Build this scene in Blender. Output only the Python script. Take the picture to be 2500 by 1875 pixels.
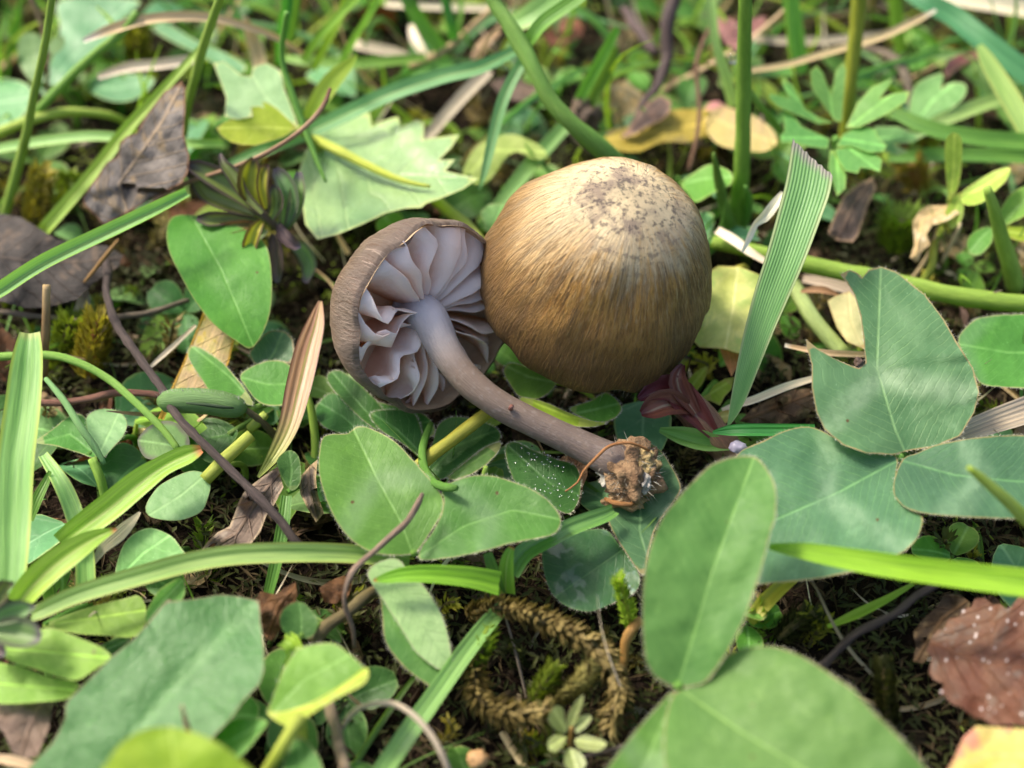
import bpy, math, random
import numpy as np
from mathutils import Vector, Matrix, noise
from mathutils.geometry import delaunay_2d_cdt

# ------------------------------------------------------------------ scene, camera, light
# everything below is thought out in centimetres; S turns it into metres
S = 0.01
scene = bpy.context.scene
for o in list(bpy.data.objects):
    bpy.data.objects.remove(o)
COL = scene.collection
random.seed(7)

W, H = 2500, 1875                     # pixel grid used for directions
PITCH = math.radians(48.0)            # camera looks this far below the horizontal
FPX = 3094.0                          # focal length in those pixels
CAMZ = 13.1                           # cm above the soil
cam_d = bpy.data.cameras.new('camera')
cam = bpy.data.objects.new('camera', cam_d)
COL.objects.link(cam)
cam.location = (0, 0, CAMZ * S)
cam.rotation_euler = (math.radians(90) - PITCH, 0, 0)
cam_d.sensor_width = 36.0
cam_d.lens = FPX / W * 36.0
cam_d.clip_start = 0.002
cam_d.clip_end = 100.0
cam_d.dof.use_dof = True
cam_d.dof.focus_distance = 15.7 * S
cam_d.dof.aperture_fstop = 12.0
scene.camera = cam

SUN = Vector((-0.56, 0.36, 0.80)).normalized()
world = bpy.data.worlds.new('World')
scene.world = world
world.use_nodes = True
wn = world.node_tree
sky = wn.nodes.new('ShaderNodeTexSky')
sky.sky_type = 'NISHITA'
sky.sun_disc = False
sky.sun_elevation = math.asin(SUN.z)
sky.sun_rotation = math.atan2(SUN.x, SUN.y) % (2 * math.pi)
sky.dust_density = 5.0
sky.ozone_density = 1.0
sky.air_density = 1.0
wn.nodes['Background'].inputs['Strength'].default_value = 0.13
wn.links.new(sky.outputs[0], wn.nodes['Background'].inputs['Color'])
sun_d = bpy.data.lights.new('sun', 'SUN')
sun_d.energy = 2.2
sun_d.angle = math.radians(11.0)
sun_d.color = (1.0, 0.92, 0.77)
sun = bpy.data.objects.new('sun', sun_d)
COL.objects.link(sun)
sun.rotation_euler = SUN.to_track_quat('Z', 'Y').to_euler()
sun.location = SUN * 3
scene.view_settings.view_transform = 'Standard'
scene.view_settings.look = 'None'
scene.view_settings.exposure = 1.15
scene.view_settings.gamma = 1.0
scene.view_settings.use_curve_mapping = False

# ------------------------------------------------------------------ directions
CP, SP = math.cos(PITCH), math.sin(PITCH)
FWD = Vector((0, CP, -SP)); UPV = Vector((0, SP, CP)); RGT = Vector((1, 0, 0))
CAM = Vector((0, 0, CAMZ))
ZUP = Vector((0, 0, 1))
_F = np.array(FWD); _U = np.array(UPV); _R = np.array(RGT); _C = np.array(CAM)


def P(px, py, h):
    """point h cm above the soil on the ray through a pixel"""
    d = RGT * (px - W / 2) + UPV * (H / 2 - py) + FWD * FPX
    t = (h - CAMZ) / d.z
    return CAM + d * t


def PN(pxy, h):
    pxy = np.asarray(pxy, float)
    d = (pxy[:, :1] - W / 2) * _R + (H / 2 - pxy[:, 1:2]) * _U + FPX * _F
    t = (np.asarray(h) - CAMZ) / d[:, 2]
    return _C + d * t[:, None]


def depth(p):
    return (p - CAM).dot(FWD)


TILE = {1: (0, 0), 2: (825, 0), 3: (1650, 0), 4: (0, 620), 5: (825, 620), 6: (1650, 620),
        7: (0, 1235), 8: (825, 1235), 9: (1650, 1235)}


def T(n, pts):
    ox, oy = TILE[n]
    return [(ox + p[0] / 2.592, oy + p[1] / 2.592) + tuple(p[2:]) for p in pts]


# ------------------------------------------------------------------ objects
def tag(o, label=None, cat=None, group=None, kind=None):
    if label: o['label'] = label
    if cat: o['category'] = cat
    if group: o['group'] = group
    if kind: o['kind'] = kind
    return o


def empty(name, loc):
    o = bpy.data.objects.new(name, None)
    o.empty_display_size = 0.003
    o.location = Vector(loc) * S
    COL.objects.link(o)
    return o


def world_base(o):
    v = Vector((0, 0, 0))
    while o is not None:
        v += o.location
        o = o.parent
    return v / S


def mesh(name, verts, faces, mat, parent=None, base=None, lc=None, ed=None, smooth=True):
    """verts in world cm; the object's origin is put at base (or shares its parent's)"""
    b = world_base(parent) if parent is not None else Vector(base if base is not None else (0, 0, 0))
    va = (np.asarray(verts, float) - np.array(b)) * S
    me = bpy.data.meshes.new(name)
    me.from_pydata(va.tolist(), [], [tuple(int(i) for i in f) for f in faces])
    if lc is not None:
        a = me.attributes.new('lc', 'FLOAT_VECTOR', 'POINT')
        a.data.foreach_set('vector', np.asarray(lc, np.float32).ravel())
    if ed is not None:
        a = me.attributes.new('ed', 'FLOAT', 'POINT')
        a.data.foreach_set('value', np.asarray(ed, np.float32).ravel())
    if smooth:
        me.polygons.foreach_set('use_smooth', [True] * len(me.polygons))
    me.materials.append(mat)
    me.update()
    o = bpy.data.objects.new(name, me)
    COL.objects.link(o)
    if parent is not None:
        o.parent = parent
    else:
        o.location = b * S
    return o


def copy_tree(o, parent=None):
    c = o.copy()
    COL.objects.link(c)
    c.parent = parent
    for ch in list(o.children):
        copy_tree(ch, c)
    return c


# ------------------------------------------------------------------ materials
class NT:
    def __init__(self, name):
        self.m = bpy.data.materials.new(name)
        self.m.use_nodes = True
        self.t = self.m.node_tree
        self.t.nodes.clear()
        self.out = self.t.nodes.new('ShaderNodeOutputMaterial')

    def n(self, ty, ins=None, **kw):
        nd = self.t.nodes.new(ty)
        for k, v in kw.items():
            setattr(nd, k, v)
        for k, v in (ins or {}).items():
            self.set(nd.inputs[k], v)
        return nd

    def set(self, sock, v):
        if hasattr(v, 'is_output') or isinstance(v, bpy.types.NodeSocket):
            self.t.links.new(v, sock)
        else:
            if isinstance(v, (tuple, list)) and len(v) == 3 and sock.type == 'RGBA':
                v = (*v, 1.0)
            sock.default_value = v

    def math(self, op, a, b=0.0, c=0.0, clamp=False):
        nd = self.n('ShaderNodeMath', {0: a, 1: b, 2: c}, operation=op)
        nd.use_clamp = clamp
        return nd.outputs[0]

    def ramp(self, v, lo, hi, a=0.0, b=1.0):
        nd = self.n('ShaderNodeMapRange', {'Value': v, 'From Min': lo, 'From Max': hi, 'To Min': a, 'To Max': b},
                    interpolation_type='SMOOTHSTEP')
        return nd.outputs[0]

    def mix(self, f, a, b, blend='MIX'):
        nd = self.n('ShaderNodeMix', data_type='RGBA', blend_type=blend)
        self.set(nd.inputs['Factor'], f)
        self.set(nd.inputs[6], a)
        self.set(nd.inputs[7], b)
        return nd.outputs[2]

    def noise(self, vec, scale, detail=3.0, rough=0.55):
        ins = {'Scale': scale, 'Detail': detail, 'Roughness': rough}
        if vec is not None: ins['Vector'] = vec
        return self.n('ShaderNodeTexNoise', ins).outputs['Fac']

    def attr(self, name):
        return self.n('ShaderNodeAttribute', attribute_name=name)

    def sep(self, v):
        return self.n('ShaderNodeSeparateXYZ', {0: v}).outputs

    def comb(self, x, y, z):
        return self.n('ShaderNodeCombineXYZ', {0: x, 1: y, 2: z}).outputs[0]

    def pos(self):
        return self.n('ShaderNodeTexCoord').outputs['Object']

    def vary(self, col, amt=0.18, hue=0.015):
        r = self.n('ShaderNodeObjectInfo').outputs['Random']
        v = self.ramp(r, 0, 1, 1 - amt, 1 + amt)
        r2 = self.math('FRACT', self.math('MULTIPLY', r, 7.31))
        h = self.ramp(r2, 0, 1, 0.5 - hue, 0.5 + hue)
        return self.n('ShaderNodeHueSaturation', {'Hue': h, 'Saturation': 1.0, 'Value': v, 'Color': col}).outputs[0]

    def finish(self, col, rough=0.5, trans=0.0, tcol=None, bump=None, bstr=0.3, bdist=0.0002, spec=0.4, sss=0.0,
               sheen=0.0, coat=0.0):
        p = self.n('ShaderNodeBsdfPrincipled')
        self.set(p.inputs['Base Color'], col)
        self.set(p.inputs['Roughness'], rough)
        self.set(p.inputs['Specular IOR Level'], spec)
        if sheen:
            p.inputs['Sheen Weight'].default_value = sheen
        if coat:
            self.set(p.inputs['Coat Weight'], coat)
            p.inputs['Coat Roughness'].default_value = 0.2
        if sss:
            p.inputs['Subsurface Weight'].default_value = sss
            p.inputs['Subsurface Radius'].default_value = (0.0012, 0.0008, 0.0005)
            p.inputs['Subsurface Scale'].default_value = 1.0
        if bump is not None:
            b = self.n('ShaderNodeBump', {'Strength': bstr, 'Distance': bdist, 'Height': bump})
            self.t.links.new(b.outputs[0], p.inputs['Normal'])
        sh = p.outputs[0]
        if trans:
            tr = self.n('ShaderNodeBsdfTranslucent')
            self.set(tr.inputs['Color'], tcol if tcol is not None else col)
            mx = self.n('ShaderNodeMixShader')
            self.set(mx.inputs[0], trans)
            self.t.links.new(sh, mx.inputs[1])
            self.t.links.new(tr.outputs[0], mx.inputs[2])
            sh = mx.outputs[0]
        self.t.links.new(sh, self.out.inputs[0])
        return self.m


def leaf_mat(name, c1, c2, vein=None, vamt=0.35, vfreq=7.0, vslope=0.9, edge=None, ew=0.03, rough=0.5, trans=0.33,
             tboost=(1.5, 1.6, 0.7), patch=None, pamt=0.0, spots=0.0, spotcol=(0.10, 0.045, 0.015), midw=0.022,
             midamt=0.6, bstr=0.35, wet=0.0, vw=0.13, spec=0.28, chev=0.0):
    n = NT(name)
    lc = n.attr('lc').outputs['Vector']
    x, y, _ = n.sep(lc)
    ay = n.math('ABSOLUTE', y)
    pos = n.pos()
    big = n.noise(lc, 1.3, 3)
    fine = n.noise(lc, 26, 4, 0.65)
    mott = n.noise(lc, 6, 4, 0.6)
    col = n.mix(n.ramp(big, 0.3, 0.7), c1, c2)
    col = n.mix(n.ramp(mott, 0.35, 0.75, 0, 0.45), col, n.mix(1.0, col, (0.62, 0.72, 0.62), 'MULTIPLY'))
    col = n.mix(n.ramp(fine, 0.45, 0.8, 0, 0.5), col, n.mix(1.0, col, (1.28, 1.25, 1.15), 'MULTIPLY'))
    bloom = n.math('MULTIPLY', n.ramp(n.noise(n.comb(n.math('MULTIPLY', x, 1.0), n.math('MULTIPLY', y, 2.2), 3.0), 2.3, 5, 0.7), 0.54, 0.74), 0.55)
    col = n.mix(bloom, col, n.mix(1.0, col, (1.75, 1.5, 1.7), 'MULTIPLY'))
    # side veins
    wob = n.math('MULTIPLY', n.math('SUBTRACT', mott, 0.5), 0.10)
    t = n.math('MULTIPLY', n.math('ADD', n.math('SUBTRACT', x, n.math('MULTIPLY', ay, vslope)), wob), vfreq)
    fr = n.math('FRACT', n.math('ADD', t, 50.0))
    dd = n.math('MINIMUM', fr, n.math('SUBTRACT', 1.0, fr))
    line = n.ramp(dd, 0.0, vw * 0.8, 1.0, 0.0)
    line = n.math('MULTIPLY', line, n.ramp(n.noise(lc, 3.0, 2), 0.35, 0.6, 0.25, 1.0))
    mid = n.math('MULTIPLY', n.ramp(ay, midw * 0.1, midw * 1.3, 1.0, 0.0), n.ramp(n.noise(lc, 2.5, 3), 0.3, 0.6, 0.35, 1.0))
    if vein is None:
        vein = tuple(min(1, c * 1.7) for c in c2)
    col = n.mix(n.math('MULTIPLY', line, vamt), col, vein)
    col = n.mix(n.math('MULTIPLY', mid, midamt), col, tuple(min(1, c * 1.25) for c in vein) if midamt < 0.8 else vein)
    if chev:
        ck = n.math('SUBTRACT', x, n.math('MULTIPLY', ay, -0.55))
        cband = n.math('MULTIPLY', n.ramp(ck, 0.75, 1.0), n.ramp(ck, 1.05, 1.35, 1, 0))
        cband = n.math('MULTIPLY', cband, n.ramp(n.noise(lc, 5, 3), 0.35, 0.65, 0.2, chev))
        col = n.mix(cband, col, (0.34, 0.48, 0.30))
    if patch is not None:
        pm = n.ramp(n.noise(lc, 2.1, 4, 0.6), 0.62 - pamt * 0.3, 0.72 - pamt * 0.2)
        col = n.mix(n.math('MULTIPLY', pm, 0.9), col, patch)
    if spots:
        v = n.n('ShaderNodeTexVoronoi', {'Vector': lc, 'Scale': 3.2})
        dist = n.math('ADD', v.outputs['Distance'], n.math('MULTIPLY', fine, 0.08))
        keep = n.ramp(n.sep(v.outputs['Color'])[0], 1 - spots, 1 - spots + 0.02)
        sp = n.math('MULTIPLY', n.ramp(dist, 0.09, 0.15, 0.85, 0), keep)
        col = n.mix(sp, col, spotcol)
    fv = n.n('ShaderNodeTexVoronoi', {'Vector': n.comb(n.math('ADD', n.math('MULTIPLY', x, 5.0), n.math('MULTIPLY', y, 4.0)), n.math('SUBTRACT', n.math('MULTIPLY', y, 11.0), n.math('MULTIPLY', x, 6.0)), 0.0), 'Scale': 1.6})
    fk = n.math('MULTIPLY', n.ramp(fv.outputs['Distance'], 0.05, 0.16, 1, 0), n.ramp(n.sep(fv.outputs['Color'])[1], 0.86, 0.9))
    col = n.mix(n.math('MULTIPLY', fk, 0.45), col, tuple(min(0.8, c * 1.5 + 0.10) for c in c2))
    if edge is not None:
        ed = n.attr('ed').outputs['Fac']
        e = n.ramp(n.math('ADD', ed, n.math('MULTIPLY', n.math('SUBTRACT', mott, 0.5), ew * 1.2)), ew * 0.1, ew * 0.75, 1.0, 0.0)
        col = n.mix(n.math('MULTIPLY', e, 0.7), col, edge)
    col = n.vary(col)
    tc = n.mix(1.0, col, tboost, 'MULTIPLY')
    hgt = n.math('ADD', n.math('MULTIPLY', line, -0.5 * min(1.0, vamt * 2.2)), n.math('ADD', n.math('MULTIPLY', mid, -0.8 * min(1.0, midamt * 1.4)),
                 n.math('ADD', n.math('MULTIPLY', fine, 0.45), n.math('MULTIPLY', mott, 1.0))))
    rg = n.ramp(mott, 0.3, 0.7, rough - 0.08, rough + 0.1)
    coat = 0.0
    if wet:
        coat = n.math('MULTIPLY', n.ramp(n.noise(lc, 4.0, 3), 0.52, 0.56), wet)
    return n.finish(col, rg, trans, tc, hgt, bstr, 0.0003, spec=spec, coat=coat)


def blade_mat(name, c1, c2, tip=None, rib=0.4, ribs=5.0, rough=0.45, trans=0.3, keel=None, edge=None, streak=0.3,
              tiplen=0.9, tboost=(1.35, 1.5, 0.7), spec=0.45, edgew=0.72):
    n = NT(name)
    lc = n.attr('lc').outputs['Vector']
    x, y, a = n.sep(lc)
    st = n.noise(n.comb(n.math('MULTIPLY', x, 0.8), n.math('MULTIPLY', y, 5.0), 0.0), 2.0, 4, 0.6)
    big = n.noise(lc, 0.9, 2)
    col = n.mix(n.ramp(big, 0.3, 0.7), c1, c2)
    col = n.mix(n.ramp(st, 0.35, 0.75, 0, streak), col, n.mix(1.0, col, (1.7, 1.6, 1.4), 'MULTIPLY'))
    col = n.mix(n.ramp(st, 0.6, 0.3, 0, streak), col, n.mix(1.0, col, (0.5, 0.55, 0.5), 'MULTIPLY'))
    rb = n.math('SINE', n.math('MULTIPLY', y, ribs * math.pi))
    col = n.mix(n.math('MULTIPLY', n.ramp(rb, -0.2, 0.9), rib), col, n.mix(1.0, col, (1.45, 1.35, 1.2), 'MULTIPLY'))
    if keel is not None:
        col = n.mix(n.ramp(n.math('ABSOLUTE', y), 0.03, 0.14, 0.8, 0), col, keel)
    if edge is not None:
        col = n.mix(n.ramp(n.math('ABSOLUTE', y), edgew, min(0.97, edgew + 0.28), 0, 0.85), col, edge)
    if tip is not None:
        col = n.mix(n.ramp(n.math('ADD', a, n.math('MULTIPLY', n.math('SUBTRACT', st, 0.5), 0.08)), tiplen, 1.0), col, tip)
    col = n.vary(col, 0.15)
    tc = n.mix(1.0, col, tboost, 'MULTIPLY')
    hgt = n.math('ADD', n.math('MULTIPLY', rb, 0.6), st)
    return n.finish(col, rough, trans, tc, hgt, 0.4, 0.00015, spec=spec)


def dead_mat(name, c1, c2, c3=None, vein=0.3, rough=0.75, trans=0.12, bstr=0.8, edge=None, spec=0.25, vfreq=4.0, flecks=0.0):
    n = NT(name)
    lc = n.attr('lc').outputs['Vector']
    x, y, _ = n.sep(lc)
    ay = n.math('ABSOLUTE', y)
    big = n.noise(lc, 2.2, 5, 0.65)
    fine = n.noise(lc, 22, 4, 0.7)
    fib = n.noise(n.comb(n.math('MULTIPLY', x, 2.0), n.math('MULTIPLY', y, 24.0), 0), 1.5, 4, 0.6)
    col = n.mix(n.ramp(big, 0.32, 0.68), c1, c2)
    if c3 is not None:
        col = n.mix(n.ramp(n.noise(lc, 4.1, 3), 0.55, 0.68, 0, 0.85), col, c3)
    col = n.mix(n.ramp(fib, 0.4, 0.75, 0, 0.55), col, n.mix(1.0, col, (1.7, 1.6, 1.5), 'MULTIPLY'))
    col = n.mix(n.ramp(fine, 0.5, 0.8, 0, 0.6), col, n.mix(1.0, col, (0.45, 0.42, 0.4), 'MULTIPLY'))
    t = n.math('MULTIPLY', n.math('ADD', n.math('SUBTRACT', x, n.math('MULTIPLY', ay, 1.1)), n.math('MULTIPLY', big, 0.12)), vfreq)
    fr = n.math('FRACT', n.math('ADD', t, 50.0))
    line = n.ramp(n.math('MINIMUM', fr, n.math('SUBTRACT', 1.0, fr)), 0, 0.08, 1, 0)
    mid = n.ramp(ay, 0.008, 0.03, 1, 0)
    vn = n.math('MAXIMUM', line, mid)
    col = n.mix(n.math('MULTIPLY', vn, vein), col, n.mix(1.0, c2, (1.6, 1.3, 1.0), 'MULTIPLY'))
    if flecks:
        v = n.n('ShaderNodeTexVoronoi', {'Vector': lc, 'Scale': 7.0})
        col = n.mix(n.ramp(v.outputs['Distance'], 0.12, 0.2, flecks, 0), col, (0.75, 0.68, 0.66))
    if edge is not None:
        ed = n.attr('ed').outputs['Fac']
        col = n.mix(n.ramp(ed, 0.01, 0.04, 0.9, 0), col, edge)
    col = n.vary(col, 0.15)
    hgt = n.math('ADD', n.math('ADD', fib, n.math('MULTIPLY', fine, 0.5)), n.math('MULTIPLY', vn, 0.8))
    return n.finish(col, rough, trans, n.mix(1.0, col, (1.4, 1.0, 0.6), 'MULTIPLY'), hgt, bstr, 0.0004, spec=spec)


def stalk_mat(name, c1, c2, rough=0.5, bstr=0.4, tip=None, base=None, spec=0.4, mott=0.4, sss=0.0, trans=0.0):
    n = NT(name)
    lc = n.attr('lc').outputs['Vector']
    x, th, a = n.sep(lc)
    fib = n.noise(n.comb(n.math('MULTIPLY', x, 1.5), n.math('MULTIPLY', n.math('SINE', th), 2.5),
                         n.math('MULTIPLY', n.math('COSINE', th), 2.5)), 4.5, 6, 0.7)
    big = n.noise(lc, 1.1, 2)
    col = n.mix(n.ramp(big, 0.3, 0.7), c1, c2)
    col = n.mix(n.ramp(fib, 0.48, 0.68, 0, min(1.0, mott * 1.4)), col, n.mix(1.0, col, (1.8, 1.7, 1.5), 'MULTIPLY'))
    col = n.mix(n.ramp(fib, 0.5, 0.32, 0, min(1.0, mott * 1.4)), col, n.mix(1.0, col, (0.4, 0.42, 0.42), 'MULTIPLY'))
    if base is not None:
        col = n.mix(n.ramp(a, 0.0, 0.35, 1, 0), col, base)
    if tip is not None:
        col = n.mix(n.ramp(a, 0.82, 1.0), col, tip)
    col = n.vary(col, 0.15)
    return n.finish(col, rough, trans, n.mix(1.0, col, (1.4, 1.4, 0.7), 'MULTIPLY'), fib, min(1.0, bstr * 1.3), 0.0005, spec=spec, sss=sss)


# ------------------------------------------------------------------ curves, ribbons, tubes, sheets
def catmull(pts, step, closed=False):
    pts = np.asarray(pts, float)
    n = len(pts)
    out = []
    rng = range(n if closed else n - 1)
    for i in rng:
        if closed:
            p0, p1, p2, p3 = pts[(i - 1) % n], pts[i], pts[(i + 1) % n], pts[(i + 2) % n]
        else:
            p0, p1, p2, p3 = pts[max(i - 1, 0)], pts[i], pts[i + 1], pts[min(i + 2, n - 1)]
        d = np.linalg.norm(p2[:2] - p1[:2]) if pts.shape[1] > 3 or closed else np.linalg.norm(p2 - p1)
        k = max(1, int(math.ceil(d / step)))
        for j in range(k):
            t = j / k
            out.append(0.5 * ((2 * p1) + (-p0 + p2) * t + (2 * p0 - 5 * p1 + 4 * p2 - p3) * t * t
                              + (-p0 + 3 * p1 - 3 * p2 + p3) * t ** 3))
    if not closed:
        out.append(pts[-1])
    return np.array(out)


def linres(pts, step):
    pts = np.asarray(pts, float)
    out = []
    n = len(pts)
    for i in range(n):
        a, b = pts[i], pts[(i + 1) % n]
        k = max(1, int(math.ceil(np.linalg.norm(b - a) / step)))
        for j in range(k):
            out.append(a + (b - a) * j / k)
    return np.array(out)


def curve3(pts):
    """(px, py, h, width px) -> smooth 3-D points (cm) and half widths (cm)"""
    q = catmull([(p[0], p[1], p[2], p[3]) for p in pts], 22)
    v = [P(a, b, c) for a, b, c, _ in q]
    r = [max(0.004, 0.5 * w * depth(p) / FPX) for p, (_, _, _, w) in zip(v, q)]
    return v, r


def frames(v):
    tt = []
    for i in range(len(v)):
        a = v[max(i - 1, 0)]; b = v[min(i + 1, len(v) - 1)]
        tt.append((b - a).normalized() if (b - a).length > 1e-9 else Vector((0, 0, 1)))
    return tt


def ribbon_geo(v, r, crease=0.35, tw0=0.0, tw1=0.0, hint=None, nac=7, wav=0.0, sd=0, cut=0.0):
    tt = frames(v)
    verts, faces, lc = [], [], []
    L = 0.0
    tot = sum((v[i + 1] - v[i]).length for i in range(len(v) - 1)) or 1
    for i, p in enumerate(v):
        if i: L += (p - v[i - 1]).length
        a = L / tot
        nh = hint if hint is not None else ((CAM - p).normalized() * 0.6 + ZUP * 0.4)
        s = tt[i].cross(nh)
        s = s.normalized() if s.length > 1e-6 else RGT.copy()
        nn = s.cross(tt[i]).normalized()
        ang = tw0 + (tw1 - tw0) * a
        s2 = s * math.cos(ang) + nn * math.sin(ang)
        n2 = s2.cross(tt[i]).normalized()
        for k in range(nac):
            c = -1 + 2 * k / (nac - 1)
            off = crease * (abs(c) ** 1.2 - 0.5) * r[i]
            if wav: off += wav * r[i] * c * noise.noise(Vector((L * 1.3, c * 0.4, sd)))
            q = p + s2 * (c * r[i]) + n2 * off
            if cut: q = q + tt[i] * (c * cut * r[i] * max(0.0, (a - 0.8) / 0.2) + (0.06 * r[i] * math.sin(c * 17) if i == len(v) - 1 else 0))
            verts.append(q); lc.append((L, c, a))
    m = nac
    for i in range(len(v) - 1):
        for k in range(m - 1):
            faces.append((i * m + k, i * m + k + 1, (i + 1) * m + k + 1, (i + 1) * m + k))
    return verts, faces, lc


def blade(name, label, pts, mat, cat='grass', crease=0.35, tw=(0, 0), parent=None, group=None, wav=0.15, hint=None, cut=0.0, nac=7):
    v, r = curve3(pts)
    g = ribbon_geo(v, r, crease, tw[0], tw[1], hint, nac, wav, sum(map(ord, label or name)) % 97, cut)
    o = mesh(name, g[0], g[1], mat, parent, v[0] if parent is None else None, g[2])
    if parent is None: tag(o, label, cat, group)
    return o


def tube_geo(v, r, ns=10, lump=0.0, sd=0, cap=True, flat=1.0):
    tt = frames(v)
    verts, faces, lc = [], [], []
    L = 0.0
    tot = sum((v[i + 1] - v[i]).length for i in range(len(v) - 1)) or 1
    s = tt[0].orthogonal().normalized()
    for i, p in enumerate(v):
        if i: L += (p - v[i - 1]).length
        s = (s - tt[i] * s.dot(tt[i])).normalized()
        b = tt[i].cross(s)
        for k in range(ns):
            th = 2 * math.pi * k / ns
            rr = r[i]
            if lump: rr *= 1 + lump * noise.noise(Vector((math.cos(th) * 1.5, math.sin(th) * 1.5 + sd, L * 4)))
            verts.append(p + (s * math.cos(th) + b * math.sin(th) * flat) * rr)
            lc.append((L, th, L / tot))
    for i in range(len(v) - 1):
        for k in range(ns):
            k2 = (k + 1) % ns
            faces.append((i * ns + k, i * ns + k2, (i + 1) * ns + k2, (i + 1) * ns + k))
    if cap:
        faces.append(tuple(range(ns - 1, -1, -1)))
        faces.append(tuple((len(v) - 1) * ns + k for k in range(ns)))
    return verts, faces, lc


def tube(name, label, pts, mat, cat='stem', parent=None, lump=0.12, group=None, ns=10):
    v, r = curve3(pts)
    if lump > 0.2:
        v = [p + Vector((noise.noise(p * 2.2), noise.noise(p * 2.2 + Vector((9, 0, 0))), noise.noise(p * 2.2 + Vector((0, 9, 0))))) * min(0.09, rr * 0.9) for p, rr in zip(v, r)]
        r = [rr * (1 + 0.22 * noise.noise(p * 5.0)) for p, rr in zip(v, r)]
    g = tube_geo(v, r, ns, lump, sum(map(ord, label or name)) % 53)
    o = mesh(name, g[0], g[1], mat, parent, v[0] if parent is None else None, g[2])
    if parent is None: tag(o, label, cat, group)
    return o


def poly_dist(p, poly):
    a = poly; b = np.roll(poly, -1, 0)
    ab = b - a
    L2 = (ab ** 2).sum(1) + 1e-9
    t = np.clip(((p[:, None, :] - a[None]) * ab[None]).sum(2) / L2, 0, 1)
    q = a[None] + ab[None] * t[..., None]
    return np.sqrt(((p[:, None, :] - q) ** 2).sum(2)).min(1)


def inside(p, poly):
    x, y = p[:, 0], p[:, 1]
    c = np.zeros(len(p), bool)
    j = len(poly) - 1
    for i in range(len(poly)):
        xi, yi = poly[i]; xj, yj = poly[j]
        cond = ((yi > y) != (yj > y)) & (x < (xj - xi) * (y - yi) / (yj - yi + 1e-12) + xi)
        c ^= cond
        j = i
    return c


def along_mid(p, mid):
    mid = np.asarray(mid, float)
    a, b = mid[:-1], mid[1:]
    ab = b - a
    L = np.sqrt((ab ** 2).sum(1))
    cum = np.concatenate([[0], np.cumsum(L)])
    u = ab / L[:, None]
    rel = p[:, None, :] - a[None]
    t = (rel * u[None]).sum(2)
    tc = t.copy()
    for k in range(len(a)):
        lo = -1e9 if k == 0 else 0
        hi = 1e9 if k == len(a) - 1 else L[k]
        tc[:, k] = np.clip(t[:, k], lo, hi)
    q = rel - u[None] * tc[..., None]
    d = np.sqrt((q ** 2).sum(2))
    k = d.argmin(1)
    i = np.arange(len(p))
    cr = u[k, 0] * rel[i, k, 1] - u[k, 1] * rel[i, k, 0]
    return cum[k] + tc[i, k], np.sign(cr) * d[i, k], cum[-1]


PXCM = 192.0


def sheet_geo(outline, mid, h, fold=0.0, cup=0.0, tilt=0.0, bend=0.0, amp=0.03, nsc=1.2, sm=True, step=16, seed=0, curl=0.0):
    poly = catmull(outline, step * 0.8, True) if sm else linres(outline, step * 0.8)
    poly = np.asarray(poly)[:, :2]
    mn, mx = poly.min(0), poly.max(0)
    rs = np.random.RandomState(seed + 11)
    gx, gy = np.meshgrid(np.arange(mn[0], mx[0], step), np.arange(mn[1], mx[1], step * 0.87))
    gx = gx + (np.arange(gx.shape[0]) % 2)[:, None] * step * 0.5
    g = np.stack([gx.ravel(), gy.ravel()], 1) + rs.uniform(-0.15, 0.15, (gx.size, 2)) * step
    g = g[inside(g, poly)]
    if len(g):
        g = g[poly_dist(g, poly) > step * 0.5]
    allp = np.concatenate([poly, g]) if len(g) else poly
    n = len(poly)
    res = delaunay_2d_cdt([Vector(p) for p in allp], [(i, (i + 1) % n) for i in range(n)], [], 1, 1e-3)
    p2 = np.array([tuple(v) for v in res[0]])
    faces = [f for f in res[2]]
    al, ac, L = along_mid(p2, mid)
    ed = poly_dist(p2, poly)
    a01 = al / L
    c = ac / PXCM
    z = h[0] + (h[1] - h[0]) * a01 + bend * np.sin(np.clip(a01, 0, 1) * math.pi) + fold * np.abs(c) + cup * c * c + tilt * c
    z = z - curl * np.clip(1 - ed / 30.0, 0, 1) ** 2
    if amp:
        z = z + amp * np.array([noise.fractal(Vector((x / PXCM * nsc + seed * 3.1, y / PXCM * nsc, seed * 1.7)), 1.0, 2.0, 3)
                                for x, y in p2])
    v = PN(p2, z)
    lc = np.stack([al / PXCM, c, a01], 1)
    # outline order kept for hairs
    return v, faces, lc, ed / PXCM, z


def flip_up(v, faces):
    out = []
    for f in faces:
        a, b, c = v[f[0]], v[f[1]], v[f[2]]
        nz = (b[0] - a[0]) * (c[1] - a[1]) - (b[1] - a[1]) * (c[0] - a[0])
        out.append(tuple(f) if nz > 0 else tuple(reversed(f)))
    return out


def sheet(name, label, outline, mid, h, mat, cat='leaf', parent=None, stalk=None, stalk_w=16, group=None, hairs=None,
          hair_mat=None, **kw):
    v, f, lc, ed, z = sheet_geo(outline, mid, h, **kw)
    f = flip_up(v, f)
    root = parent
    base = Vector(PN([mid[0]], [h[0]])[0])
    if parent is None and stalk is not None:
        root = empty(name, (base.x, base.y, 0))
        tag(root, label, cat, group)
        o = mesh('blade', v, f, mat, root, None, lc, ed)
        petiole(root, base, stalk, stalk_w)
    else:
        o = mesh(name, v, f, mat, parent, base, lc, ed)
        if parent is None: tag(o, label, cat, group)
    if hairs:
        ph = PN
        edge_hairs(o, v, ed, lc, hairs, hair_mat)
    return o if root is None else (o if parent is not None else root)


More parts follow.
